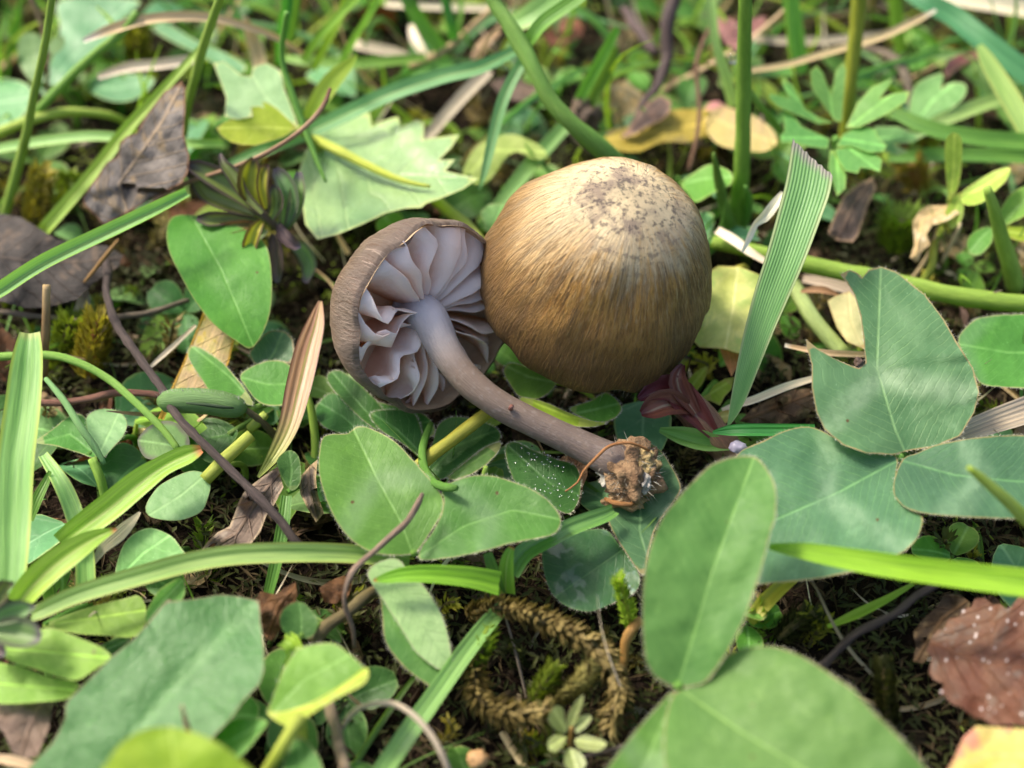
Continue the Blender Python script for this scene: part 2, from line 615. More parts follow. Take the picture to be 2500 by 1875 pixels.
def petiole(root, top, mat, wpx=16, lean=(0.25, 0.6), name='petiole'):
    b = Vector((top.x + lean[0], top.y + lean[1], -0.15))
    r = 0.5 * wpx * depth(top) / FPX
    pts = []
    for i in range(9):
        t = i / 8
        q = top.lerp(b, t)
        q += Vector((0.15 * math.sin(t * 3.1), 0.25 * math.sin(t * math.pi), 0.0))
        pts.append(q)
    g = tube_geo(pts, [r * (0.9 + 0.3 * i / 8) for i in range(9)], 8)
    return mesh(name, g[0], g[1], mat, root, None, g[2])


def edge_hairs(o, v, ed, lc, n, mat):
    """fine pale hairs standing off a leaf's margin, a sub-part of the leaf blade"""
    v = np.asarray(v)
    rim = [i for i in range(len(v)) if ed[i] < 1e-4]
    if not rim: return
    cen = v.mean(0)
    rnd = random.Random(len(v))
    verts, faces = [], []
    rv = v[rim]
    nb = np.argsort(((rv[:, None] - rv[None]) ** 2).sum(2), 1)[:, 1:3]
    for _ in range(int(n * 3.5)):
        ii = rnd.randrange(len(rim)); i = rim[ii]; i3 = rim[nb[ii][rnd.randrange(min(2, nb.shape[1]))]]
        p = Vector(v[i]).lerp(Vector(v[i3]), rnd.random() * 0.5); out = (p - Vector(cen)); out.z = 0
        out = out.normalized() + Vector((rnd.uniform(-.5, .5), rnd.uniform(-.5, .5), rnd.uniform(-.1, .5)))
        out = out.normalized() * rnd.uniform(0.018, 0.05)
        sd = Vector((rnd.uniform(-1, 1), rnd.uniform(-1, 1), rnd.uniform(-1, 1))).cross(out).normalized() * 0.0013
        j = Vector((rnd.uniform(-.05, .05), rnd.uniform(-.05, .05), 0))
        k = len(verts)
        verts += [p + j * 0 - sd, p + sd, p + out]
        faces.append((k, k + 1, k + 2))
    h = mesh('margin_hairs', verts, faces, mat, o)
    h['kind'] = 'stuff'

# ------------------------------------------------------------------ palette
M = {}
M['clover'] = leaf_mat('clover', (0.075, 0.20, 0.032), (0.105, 0.26, 0.045), vein=(0.17, 0.34, 0.085), vamt=0.25, vfreq=9,
                       edge=(0.34, 0.34, 0.14), ew=0.028, rough=0.5, spots=0.14, chev=0.15)
M['clover_teal'] = leaf_mat('clover_teal', (0.066, 0.160, 0.072), (0.095, 0.212, 0.095), vein=(0.17, 0.33, 0.13), vamt=0.38, vfreq=8,
                            edge=(0.38, 0.27, 0.12), ew=0.03, rough=0.46, spots=0.16, chev=0.45)
M['clover_front'] = leaf_mat('clover_front', (0.095, 0.205, 0.045), (0.13, 0.25, 0.06), vein=(0.22, 0.37, 0.09), vamt=0.22, vfreq=6,
                             edge=(0.36, 0.27, 0.12), ew=0.03, rough=0.52, spots=0.22, chev=0.0)
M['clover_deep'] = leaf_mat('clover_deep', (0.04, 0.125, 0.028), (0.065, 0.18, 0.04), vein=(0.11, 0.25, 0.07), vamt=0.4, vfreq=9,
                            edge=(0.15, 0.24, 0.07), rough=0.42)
M['clover_under'] = leaf_mat('clover_under', (0.40, 0.58, 0.24), (0.48, 0.64, 0.30), vein=(0.20, 0.34, 0.12), vamt=0.6, vfreq=7,
                             edge=(0.40, 0.42, 0.22), rough=0.6, vw=0.1, midamt=0.3)
M['wet'] = leaf_mat('wet_leaf', (0.04, 0.12, 0.05), (0.06, 0.17, 0.06), vein=(0.10, 0.22, 0.08), vamt=0.3, vfreq=7,
                    edge=(0.11, 0.22, 0.08), rough=0.38, wet=1.0, midw=0.015, patch=(0.26, 0.40, 0.40), pamt=0.12)  # patch paints the sky's pale blue reflection on the water film
M['leaf'] = leaf_mat('meadow_leaf', (0.10, 0.25, 0.03), (0.145, 0.32, 0.045), vein=(0.22, 0.40, 0.12), vamt=0.2, vfreq=5,
                     edge=(0.30, 0.38, 0.10), rough=0.5)
M['leaf_spot'] = leaf_mat('spotted_leaf', (0.085, 0.235, 0.028), (0.13, 0.31, 0.045), vein=(0.17, 0.34, 0.07), vamt=0.1, vfreq=4,
                          edge=(0.26, 0.26, 0.08), rough=0.45, spots=0.07)
M['leaf_big'] = leaf_mat('broad_leaf', (0.055, 0.18, 0.035), (0.08, 0.225, 0.06), vein=(0.17, 0.34, 0.12), vamt=0.05, vfreq=3.5,
                         edge=(0.22, 0.12, 0.06), ew=0.03, rough=0.36, midw=0.11, midamt=0.4, bstr=0.9, spec=0.55)
M['leaf_pale'] = leaf_mat('pale_leaf', (0.26, 0.44, 0.21), (0.34, 0.52, 0.27), vein=(0.42, 0.58, 0.30), vamt=0.25, vfreq=4.5,
                          edge=(0.55, 0.58, 0.25), rough=0.5)
M['leaf_teal'] = leaf_mat('teal_leaf', (0.11, 0.30, 0.12), (0.17, 0.38, 0.17), vein=(0.30, 0.50, 0.28), vamt=0.4, vfreq=3.2,
                          edge=(0.42, 0.52, 0.20), rough=0.42)
M['leaf_yg'] = leaf_mat('yellow_green_leaf', (0.30, 0.42, 0.03), (0.42, 0.52, 0.05), vein=(0.5, 0.58, 0.12), vamt=0.3, vfreq=4,
                        edge=(0.45, 0.42, 0.10), rough=0.5, trans=0.45, spots=0.03, spotcol=(0.10, 0.14, 0.02))
M['leaf_yellow'] = leaf_mat('yellowed_leaf', (0.48, 0.50, 0.14), (0.58, 0.56, 0.20), vein=(0.65, 0.62, 0.3), vamt=0.2, vfreq=4,
                            edge=(0.52, 0.40, 0.12), rough=0.55, patch=(0.36, 0.45, 0.12), pamt=0.4)
M['leaf_cream'] = leaf_mat('cream_leaf', (0.55, 0.47, 0.24), (0.62, 0.55, 0.30), vein=(0.5, 0.4, 0.2), vamt=0.2, edge=(0.45, 0.25, 0.1),
                           rough=0.6, patch=(0.40, 0.28, 0.16), pamt=0.2)
M['leaf_pink'] = leaf_mat('pink_yellow_leaf', (0.50, 0.42, 0.14), (0.52, 0.38, 0.20), vein=(0.6, 0.5, 0.2), vamt=0.2, rough=0.5,
                          patch=(0.50, 0.20, 0.22), pamt=0.3)
M['leaf_red'] = leaf_mat('purple_leaf', (0.10, 0.028, 0.03), (0.17, 0.06, 0.05), vein=(0.22, 0.16, 0.08), vamt=0.4, rough=0.4)
M['bud'] = leaf_mat('bud_leaf', (0.07, 0.105, 0.03), (0.12, 0.15, 0.04), vein=(0.22, 0.25, 0.05), vamt=0.4, vfreq=5,
                    edge=(0.045, 0.025, 0.035), ew=0.055, rough=0.45, patch=(0.07, 0.035, 0.04), pamt=0.35)
M['bud_y'] = leaf_mat('bud_yellow', (0.26, 0.28, 0.02), (0.34, 0.34, 0.03), vein=(0.4, 0.4, 0.1), vamt=0.4, vfreq=5,
                      edge=(0.06, 0.03, 0.03), ew=0.05, rough=0.45, trans=0.4)
M['hair'] = stalk_mat('pale_hair', (0.55, 0.55, 0.42), (0.6, 0.58, 0.45), rough=0.5)
G = lambda a, b, **k: (a, b, k)
M['g_bright'] = blade_mat('grass_bright', (0.20, 0.38, 0.04), (0.28, 0.46, 0.06), rib=0.35, ribs=3)
M['g_mid'] = blade_mat('grass_mid', (0.10, 0.25, 0.035), (0.15, 0.32, 0.05), rib=0.35, ribs=4)
M['g_dark'] = blade_mat('grass_dark', (0.05, 0.17, 0.03), (0.08, 0.22, 0.035), rib=0.3, ribs=4)
M['g_teal'] = blade_mat('grass_teal', (0.10, 0.26, 0.10), (0.15, 0.33, 0.13), rib=0.35, ribs=4, keel=(0.26, 0.42, 0.12))
M['g_pale'] = blade_mat('grass_pale', (0.21, 0.38, 0.10), (0.28, 0.45, 0.13), rib=0.3, ribs=3, edge=(0.42, 0.48, 0.12))
M['g_ribbed'] = blade_mat('grass_ribbed', (0.105, 0.235, 0.07), (0.14, 0.28, 0.095), rib=0.85, ribs=13, rough=0.5,
                          edge=(0.32, 0.36, 0.17), streak=0.2, tip=(0.25, 0.22, 0.2), tiplen=0.95)
M['g_yg'] = blade_mat('grass_yellow_green', (0.26, 0.40, 0.03), (0.34, 0.47, 0.05), rib=0.35, ribs=4)
M['g_front'] = blade_mat('grass_front', (0.19, 0.36, 0.012), (0.24, 0.42, 0.02), rib=0.5, ribs=5, streak=0.4)
M['g_cut'] = blade_mat('grass_cut', (0.17, 0.34, 0.075), (0.23, 0.40, 0.11), rib=0.2, ribs=3, edge=(0.40, 0.46, 0.06), tip=(0.38, 0.42, 0.12), tiplen=0.96)
M['g_redtip'] = blade_mat('grass_redtip', (0.19, 0.37, 0.03), (0.25, 0.42, 0.055), rib=0.25, ribs=3, tip=(0.45, 0.16, 0.05), tiplen=0.93,
                          keel=(0.38, 0.50, 0.12))
M['straw'] = blade_mat('straw', (0.46, 0.33, 0.17), (0.56, 0.43, 0.25), rib=0.5, ribs=5, rough=0.55, trans=0.12, tip=(0.75, 0.68, 0.55), tiplen=0.9,
                       tboost=(1.2, 1, .7))
M['straw_pale'] = blade_mat('straw_pale', (0.58, 0.50, 0.36), (0.66, 0.60, 0.46), rib=0.5, ribs=5, rough=0.55, trans=0.12, tboost=(1.2, 1, .8))
M['straw_grey'] = blade_mat('straw_grey', (0.30, 0.25, 0.19), (0.40, 0.34, 0.26), rib=0.6, ribs=6, rough=0.65, trans=0.08, tboost=(1.2, 1, .8))
M['straw_white'] = blade_mat('straw_white', (0.62, 0.58, 0.40), (0.72, 0.68, 0.52), rib=0.4, ribs=3, rough=0.5, trans=0.15, tip=(0.85, 0.82, 0.75), tiplen=0.5, tboost=(1.1, 1, .8))
M['blade_brown'] = blade_mat('blade_brown', (0.30, 0.16, 0.10), (0.38, 0.24, 0.13), rib=0.5, ribs=4, rough=0.4, trans=0.2, keel=(0.36, 0.34, 0.10),
                             edge=(0.22, 0.10, 0.06), tip=(0.30, 0.36, 0.06), tiplen=0.55, tboost=(1.3, 1, .6))
M['s_bright'] = stalk_mat('stem_bright', (0.22, 0.40, 0.05), (0.30, 0.48, 0.08), mott=0.25, trans=0.2)
M['s_green'] = stalk_mat('stem_green', (0.12, 0.27, 0.03), (0.17, 0.34, 0.05), mott=0.25, trans=0.2)
M['s_olive'] = stalk_mat('stem_olive', (0.20, 0.26, 0.02), (0.27, 0.31, 0.03), mott=0.25, trans=0.15)
M['s_yellow'] = stalk_mat('stem_yellow', (0.48, 0.44, 0.05), (0.56, 0.52, 0.08), mott=0.2, trans=0.2)
M['s_yg'] = stalk_mat('stem_yellow_green', (0.38, 0.48, 0.05), (0.46, 0.56, 0.10), mott=0.2, trans=0.2)
M['s_redgreen'] = stalk_mat('stem_red_node', (0.18, 0.36, 0.05), (0.24, 0.42, 0.07), mott=0.25, trans=0.15)
M['s_dark'] = stalk_mat('petiole_dark', (0.09, 0.18, 0.03), (0.13, 0.22, 0.04), mott=0.3)
M['twig'] = stalk_mat('twig', (0.085, 0.065, 0.06), (0.14, 0.108, 0.095), rough=0.7, mott=0.6, bstr=0.8, spec=0.25)
M['twig_red'] = stalk_mat('twig_red', (0.16, 0.07, 0.045), (0.22, 0.11, 0.07), rough=0.6, mott=0.5, bstr=0.6)
M['twig_grey'] = stalk_mat('twig_grey', (0.20, 0.165, 0.12), (0.27, 0.23, 0.17), rough=0.75, mott=0.6, bstr=0.8, spec=0.2)
M['twig_tan'] = stalk_mat('twig_tan', (0.32, 0.20, 0.10), (0.42, 0.29, 0.15), rough=0.6, mott=0.4, tip=(0.16, 0.07, 0.03))
M['twig_cut'] = stalk_mat('twig_cut', (0.20, 0.12, 0.04), (0.30, 0.20, 0.08), rough=0.6, mott=0.6, base=(0.55, 0.40, 0.18))
M['twig_olive'] = stalk_mat('twig_olive', (0.13, 0.11, 0.04), (0.18, 0.15, 0.06), rough=0.65, mott=0.5, bstr=0.7)
M['twig_orange'] = stalk_mat('twig_orange', (0.24, 0.115, 0.03), (0.30, 0.16, 0.045), rough=0.55, mott=0.4)
M['curl'] = stalk_mat('dry_curl', (0.26, 0.18, 0.12), (0.38, 0.29, 0.20), rough=0.6, mott=0.6, bstr=0.7)
M['dry_arc'] = stalk_mat('dry_arc', (0.46, 0.38, 0.24), (0.52, 0.45, 0.31), rough=0.55, mott=0.4)
M['bud_stem'] = stalk_mat('bud_stem', (0.11, 0.075, 0.05), (0.13, 0.12, 0.05), rough=0.5)
M['purple_stem'] = stalk_mat('purple_stem', (0.16, 0.06, 0.05), (0.22, 0.12, 0.07), rough=0.4, mott=0.5)
M['dead_grey'] = dead_mat('dead_grey', (0.085, 0.075, 0.07), (0.20, 0.175, 0.16), (0.24, 0.165, 0.10), vein=0.8, edge=(0.14, 0.06, 0.03))
M['dead_dark'] = dead_mat('dead_dark', (0.028, 0.025, 0.023), (0.075, 0.065, 0.058), (0.12, 0.09, 0.065), vein=0.3)
M['dead_curl'] = dead_mat('dead_curl', (0.15, 0.115, 0.085), (0.24, 0.195, 0.145), (0.30, 0.26, 0.2), vein=0.2, edge=(0.40, 0.32, 0.2))
M['dead_tan'] = dead_mat('dead_tan', (0.36, 0.25, 0.13), (0.46, 0.35, 0.20), (0.52, 0.44, 0.3), vein=0.3, trans=0.2)
M['dead_red'] = dead_mat('dead_red', (0.105, 0.038, 0.016), (0.135, 0.07, 0.038), (0.13, 0.095, 0.072), vein=0.3, rough=0.45, trans=0.15, flecks=0.55, spec=0.5)
M['dead_rust'] = dead_mat('dead_rust', (0.10, 0.042, 0.018), (0.17, 0.08, 0.038), (0.08, 0.045, 0.025), rough=0.6, vein=0.2)
M['dead_orange'] = dead_mat('dead_orange', (0.45, 0.20, 0.06), (0.50, 0.28, 0.11), rough=0.6, vein=0.2, trans=0.25)
M['dead_withered'] = dead_mat('dead_withered', (0.48, 0.36, 0.20), (0.46, 0.44, 0.12), (0.50, 0.40, 0.05), rough=0.6, vein=0.08, trans=0.3, edge=(0.55, 0.34, 0.03))
M['dead_brown'] = dead_mat('dead_brown', (0.075, 0.055, 0.045), (0.13, 0.10, 0.085), (0.16, 0.11, 0.08), vein=0.3, edge=(0.32, 0.22, 0.13))


def simple_mat(name, c1, c2, rough=0.6, scale=120, bstr=0.5, spec=0.3, trans=0.0, dist=0.0004, tb=(1.3, 1.4, .6)):
    n = NT(name)
    p = n.pos()
    a = n.noise(p, scale, 5, 0.65)
    b = n.noise(p, scale * 4, 3, 0.6)
    col = n.mix(n.ramp(a, 0.32, 0.68), c1, c2)
    col = n.mix(n.ramp(b, 0.5, 0.8, 0, 0.5), col, n.mix(1.0, col, (0.5, 0.5, 0.5), 'MULTIPLY'))
    col = n.vary(col, 0.15)
    return n.finish(col, rough, trans, n.mix(1.0, col, tb, 'MULTIPLY'), n.math('ADD', a, n.math('MULTIPLY', b, 0.5)), bstr, dist, spec=spec)


M['soil'] = simple_mat('soil', (0.006, 0.0045, 0.0034), (0.024, 0.016, 0.010), rough=0.95, scale=260, bstr=1.0, dist=0.002, spec=0.08)
M['dirt'] = simple_mat('dirt_clod', (0.17, 0.105, 0.05), (0.40, 0.28, 0.14), rough=0.85, scale=420, bstr=1.0, dist=0.0008)
M['dirt_white'] = simple_mat('mycelium', (0.30, 0.27, 0.22), (0.46, 0.43, 0.38), rough=0.8, scale=500, bstr=0.7)
M['moss_green'] = simple_mat('moss_green', (0.14, 0.22, 0.02), (0.24, 0.31, 0.035), rough=0.55, scale=200, trans=0.35)
M['moss_yellow'] = simple_mat('moss_yellow', (0.26, 0.25, 0.03), (0.38, 0.33, 0.05), rough=0.55, scale=200, trans=0.35)
M['moss_brown'] = simple_mat('moss_brown', (0.10, 0.075, 0.018), (0.36, 0.30, 0.10), rough=0.5, scale=900, trans=0.2)
M['moss_dark'] = simple_mat('moss_dark', (0.05, 0.06, 0.015), (0.10, 0.11, 0.025), rough=0.6, scale=200, trans=0.25)
M['moss_rosette'] = simple_mat('moss_rosette', (0.30, 0.38, 0.12), (0.42, 0.48, 0.2), rough=0.35, scale=200, trans=0.4, spec=0.5)
M['pebble'] = simple_mat('pebble', (0.26, 0.24, 0.33), (0.36, 0.34, 0.43), rough=0.4, scale=300, spec=0.5)
_n = NT('dew'); _g = _n.n('ShaderNodeBsdfGlass', {'Roughness': 0.02, 'IOR': 1.33, 'Color': (1, 1, 1)})
_n.t.links.new(_g.outputs[0], _n.out.inputs[0]); M['dew'] = _n.m


def cap_mat(name, pale, gold, brown, dark, disc=True, fib=1.0, margin=None, trans=0.0):
    """silky cap skin: fibres run from the centre to the margin; attribute lc = (angle, arc 0..1, 0)"""
    n = NT(name)
    lc = n.attr('lc').outputs['Vector']
    th, s, _ = n.sep(lc)
    cs, sn = n.math('COSINE', th), n.math('SINE', th)
    pos = n.pos()
    # radial fibres, fine and coarse
    f1 = n.noise(n.comb(n.math('MULTIPLY', cs, 15.0), n.math('MULTIPLY', sn, 15.0), n.math('MULTIPLY', s, 8.0)), 1.0, 6, 0.68)
    f2 = n.noise(n.comb(n.math('MULTIPLY', cs, 42.0), n.math('MULTIPLY', sn, 42.0), n.math('MULTIPLY', s, 17.0)), 1.0, 5, 0.68)
    f3 = n.noise(n.comb(n.math('MULTIPLY', cs, 5.0), n.math('MULTIPLY', sn, 5.0), n.math('MULTIPLY', s, 2.0)), 1.0, 3, 0.55)
    blotch = n.noise(pos, 110.0, 4, 0.6)
    col = n.mix(n.ramp(f1, 0.36, 0.66), brown, gold)
    down = n.ramp(s, 0.40, 0.80, 1.0, 0.12)  # pale fibres fade downwards, after the shade low on the upright cap
    col = n.mix(n.math('MULTIPLY', n.ramp(f2, 0.50, 0.78, 0, 0.6), down), col, pale)
    col = n.mix(n.ramp(f2, 0.50, 0.28, 0, 0.8), col, dark)
    col = n.mix(n.ramp(f3, 0.48, 0.70, 0, 0.75), col, dark)
    col = n.mix(n.math('MULTIPLY', n.ramp(blotch, 0.48, 0.66, 0, 0.55), n.ramp(s, 0.3, 0.6)), col, brown)
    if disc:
        side = n.math('ADD', n.math('MULTIPLY', cs, n.ramp(s, 0.1, 0.5)), n.math('MULTIPLY', n.math('SUBTRACT', blotch, 0.5), 1.4))  # right flank darker: weathered skin, plus shade away from the sun put into colour
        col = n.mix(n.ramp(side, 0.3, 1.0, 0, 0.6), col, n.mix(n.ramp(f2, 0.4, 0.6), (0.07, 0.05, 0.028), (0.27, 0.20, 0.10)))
        lit_side = n.math('ADD', n.math('MULTIPLY', n.math('ADD', cs, n.math('MULTIPLY', sn, -0.4)), -1.0), n.math('MULTIPLY', n.math('SUBTRACT', f1, 0.5), 1.6))
        col = n.mix(n.math('MULTIPLY', n.ramp(lit_side, 0.2, 1.0, 0, 0.7), n.ramp(s, 0.3, 0.75, 1, 0)), col, pale)  # sunlit highlight on the left flank, painted in with the pale colour
    # pale silky bloom over the centre
    if disc:
        b2 = n.noise(pos, 260.0, 4, 0.65)
        ctr = n.ramp(n.math('ADD', s, n.math('ADD', n.math('MULTIPLY', n.math('SUBTRACT', blotch, 0.5), 0.5), n.math('MULTIPLY', n.math('SUBTRACT', f1, 0.5), 0.5))), 0.12, 0.46, 0.92, 0.0)
        col = n.mix(ctr, col, pale)
        col = n.mix(n.math('MULTIPLY', n.ramp(b2, 0.44, 0.62, 0, 0.8), n.ramp(s, 0.14, 0.36, 1, 0)), col, (0.26, 0.19, 0.15))
        sc = n.noise(pos, 1300.0, 4, 0.7)
        m = n.math('MULTIPLY', n.ramp(sc, 0.52, 0.60), n.ramp(n.math('ADD', s, n.math('MULTIPLY', n.math('SUBTRACT', blotch, 0.5), 0.5)), 0.14, 0.42, 0.75, 0.0))
        col = n.mix(m, col, (0.075, 0.055, 0.055))
    if margin is not None:
        col = n.mix(n.ramp(n.math('ADD', s, n.math('MULTIPLY', n.math('SUBTRACT', f1, 0.5), 0.5)), 0.42, 0.88, 0, 0.85), col, margin)
    hgt = n.math('ADD', n.math('MULTIPLY', f1, 1.0), n.math('ADD', f2, n.math('MULTIPLY', blotch, 0.6)))
    return n.finish(col, n.ramp(f2, 0.3, 0.7, 0.62, 0.42), trans, n.mix(1.0, col, (1.9, 1.5, 1.1), 'MULTIPLY'), hgt, 0.8, 0.0006, spec=0.35)


M['capA'] = cap_mat('silky_cap', (0.78, 0.63, 0.38), (0.52, 0.28, 0.062), (0.25, 0.122, 0.027), (0.07, 0.036, 0.013), margin=(0.085, 0.05, 0.02))  # dark margin colour paints in the shade on the lower dome
M['capB'] = cap_mat('grey_brown_cap', (0.33, 0.235, 0.15), (0.25, 0.165, 0.09), (0.17, 0.11, 0.062), (0.075, 0.05, 0.034), disc=False,
                    margin=(0.17, 0.13, 0.105), trans=0.15)
_n = NT('mushroom_stem')
_lc = _n.attr('lc').outputs['Vector']; _x, _th, _a = _n.sep(_lc)
_f = _n.noise(_n.comb(_n.math('MULTIPLY', _x, 2.5), _n.math('MULTIPLY', _n.math('COSINE', _th), 3.0), _n.math('MULTIPLY', _n.math('SINE', _th), 3.0)), 3.0, 5, 0.65)
_p = _n.noise(_n.pos(), 1500, 3, 0.6)
_c = _n.mix(_n.ramp(_a, 0.0, 1.0), (0.22, 0.158, 0.115), (0.12, 0.092, 0.082))
_c = _n.mix(_n.ramp(_f, 0.4, 0.7, 0, 0.5), _c, (0.20, 0.148, 0.11))
_c = _n.mix(_n.ramp(_p, 0.5, 0.75, 0, 0.35), _c, (0.30, 0.26, 0.23))
_c = _n.mix(_n.ramp(_a, 0.10, 0.40, 1, 0), _c, (0.46, 0.45, 0.48))
M['stemB'] = _n.finish(_c, 0.6, 0, None, _n.math('ADD', _f, _n.math('MULTIPLY', _p, 0.5)), 0.5, 0.0003, spec=0.3, sss=0.15)
_n = NT('gill')
_lc = _n.attr('lc').outputs['Vector']; _x, _y, _a = _n.sep(_lc)      # x radius, y 0 at cap .. 1 at free edge
_f = _n.noise(_lc, 9, 4, 0.6)
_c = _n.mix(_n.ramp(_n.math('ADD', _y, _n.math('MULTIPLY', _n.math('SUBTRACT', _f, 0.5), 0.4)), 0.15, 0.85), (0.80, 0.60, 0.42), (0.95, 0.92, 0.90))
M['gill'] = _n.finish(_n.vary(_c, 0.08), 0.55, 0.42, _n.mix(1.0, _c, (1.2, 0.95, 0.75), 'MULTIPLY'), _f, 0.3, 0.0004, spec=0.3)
M['gill_floor'] = simple_mat('gill_floor', (0.55, 0.38, 0.24), (0.62, 0.46, 0.31), rough=0.7, scale=300, trans=0.2, tb=(1.2, 1.1, 1.0))

# ------------------------------------------------------------------ the setting: soil
def ground_h(x, y):
    h = 0.22 * noise.fractal(Vector((x * 0.35, y * 0.35, 3.0)), 1.0, 2.0, 4) + 0.10 * noise.fractal(Vector((x * 1.6, y * 1.6, 9.0)), 1.0, 2.0, 3)
    return -0.22 + h


def make_ground():
    xs = list(np.linspace(-17, 17, 150)); ys = list(np.linspace(1, 33, 142))
    xs = [-2000, -600, -200, -80, -35] + xs + [35, 80, 200, 600, 2000]
    ys = [-2000, -600, -150, -50, -12] + ys + [50, 100, 250, 700, 2000]
    v, f = [], []
    for y in ys:
        for x in xs:
            v.append((x, y, ground_h(x, y)))
    nx = len(xs)
    for j in range(len(ys) - 1):
        for i in range(nx - 1):
            f.append((j * nx + i, j * nx + i + 1, (j + 1) * nx + i + 1, (j + 1) * nx + i))
    o = mesh('ground', v, f, M['soil'])
    tag(o, 'dark moist soil showing through gaps between the meadow plants', kind='structure')


make_ground()

# ------------------------------------------------------------------ mushrooms
def lathe(prof, axis, xdir, c, R, nth=96, wob=0.02, sd=0, margin_wob=0.0, rot=0.0):
    """prof: list of (r, z) in units of R; returns verts, faces, lc"""
    zax = axis.normalized()
    xax = (xdir - zax * xdir.dot(zax)).normalized()
    yax = zax.cross(xax)
    arc = [0.0]
    for i in range(1, len(prof)):
        arc.append(arc[-1] + math.hypot(prof[i][0] - prof[i - 1][0], prof[i][1] - prof[i - 1][1]))
    verts, lc = [], []
    for i, (r, z) in enumerate(prof):
        s = arc[i] / arc[-1]
        for k in range(nth):
            th = 2 * math.pi * k / nth
            d = Vector((math.cos(th), math.sin(th), 0))
            w = 1 + wob * noise.fractal(Vector((d.x * 1.6, d.y * 1.6, z * 1.6 + sd)), 1.0, 2.0, 3) * min(1, r * 2.0)
            w += margin_wob * (s ** 6) * noise.noise(Vector((d.x * 4.5, d.y * 4.5, sd + 5)))
            zz = z + margin_wob * 1.0 * (s ** 8) * noise.noise(Vector((d.x * 3.5, d.y * 3.5, sd + 9)))
            verts.append(c + (xax * d.x + yax * d.y) * (r * R * w) + zax * (zz * R))
            lc.append((th, s, 0))
    faces = []
    for i in range(len(prof) - 1):
        for k in range(nth):
            k2 = (k + 1) % nth
            faces.append((i * nth + k, (i + 1) * nth + k, (i + 1) * nth + k2, i * nth + k2))
    return verts, faces, lc


def smooth_prof(pts, n=36):
    q = catmull([(a, b, 0.0) for a, b in pts], 0.02)
    idx = np.linspace(0, len(q) - 1, n).round().astype(int)
    return [(max(0.002, q[i][0]), q[i][1]) for i in idx]


def cap_fibres(parent, verts, lc, nth, n, mats, axis_c, sd=3, lift=0.012, lo=0.12):
    """single silky fibres lying on the cap skin"""
    rnd = random.Random(sd)
    nr = len(verts) // nth
    for mi, mat in enumerate(mats):
        V, F = [], []
        for _ in range(n):
            k = rnd.randrange(nth)
            i0 = rnd.randint(int(nr * lo), nr - 4)
            ln = rnd.randint(3, 7)
            off = rnd.uniform(0, 1); dr = rnd.uniform(-0.12, 0.12)
            prev = None
            wd = rnd.uniform(0.0018, 0.0036)
            for j in range(ln + 1):
                i = min(nr - 1, i0 + j)
                o2 = off + dr * j
                ka = (k + int(math.floor(o2))) % nth; kb = (ka + 1) % nth; fr = o2 - math.floor(o2)
                a = verts[i * nth + ka].lerp(verts[i * nth + kb], fr)
                nrm = (a - axis_c).normalized()
                sdv = (verts[i * nth + kb] - verts[i * nth + ka]).normalized()
                lf = lift * (0.25 + (j / ln) ** 3 * 0.8)
                w = wd * (1 - j / ln * 0.8)
                V += [a + nrm * lf - sdv * w, a + nrm * (lf + w * 0.7), a + nrm * lf + sdv * w]
                b = len(V) - 3
                if prev is not None:
                    F.append((prev, prev + 1, b + 1, b)); F.append((prev + 1, prev + 2, b + 2, b + 1))
                prev = b
        o = mesh('fibres', V, F, mat, parent)
        o['kind'] = 'stuff'


def gill(parent, ctr, zax, xax, yax, R, phi, r0, r1, zin, zfree, lean, wave, sd, mat, nr=14, nz=5, name='gill'):
    V, F, LC = [], [], []
    for i in range(nr):
        t = i / (nr - 1)
        r = r0 + (r1 - r0) * t
        za = zin(r); zb = zfree(r, t)
        for j in range(nz):
            u = j / (nz - 1)
            ang = phi + lean * u * u + wave * noise.noise(Vector((t * 3.2, u * 1.5, sd))) * u
            z = za + (zb - za) * u
            if j == nz - 1:
                z += 0.006 * noise.noise(Vector((t * 6, 0, sd + 2)))
            d = xax * math.cos(ang) + yax * math.sin(ang)
            V.append(ctr + d * (r * R) + zax * (z * R))
            LC.append((r, u, t))
    front = len(V)
    # a real plate: second face a little to the side
    for i in range(nr):
        for j in range(nz):
            du = V[min(i + 1, nr - 1) * nz + j] - V[max(i - 1, 0) * nz + j]
            dv_ = V[i * nz + min(j + 1, nz - 1)] - V[i * nz + max(j - 1, 0)]
            nn = du.cross(dv_)
            nn = nn.normalized() if nn.length > 1e-9 else zax
            V.append(V[i * nz + j] - nn * 0.014)
    LC = LC + LC
    for i in range(nr - 1):
        for j in range(nz - 1):
            a, b, c, d = i * nz + j, i * nz + j + 1, (i + 1) * nz + j + 1, (i + 1) * nz + j
            F.append((a, b, c, d)); F.append((front + d, front + c, front + b, front + a))
        j = nz - 1
        a, d = i * nz + j, (i + 1) * nz + j
        F.append((a, front + a, front + d, d))
    return mesh(name, V, F, mat, parent, None, LC)


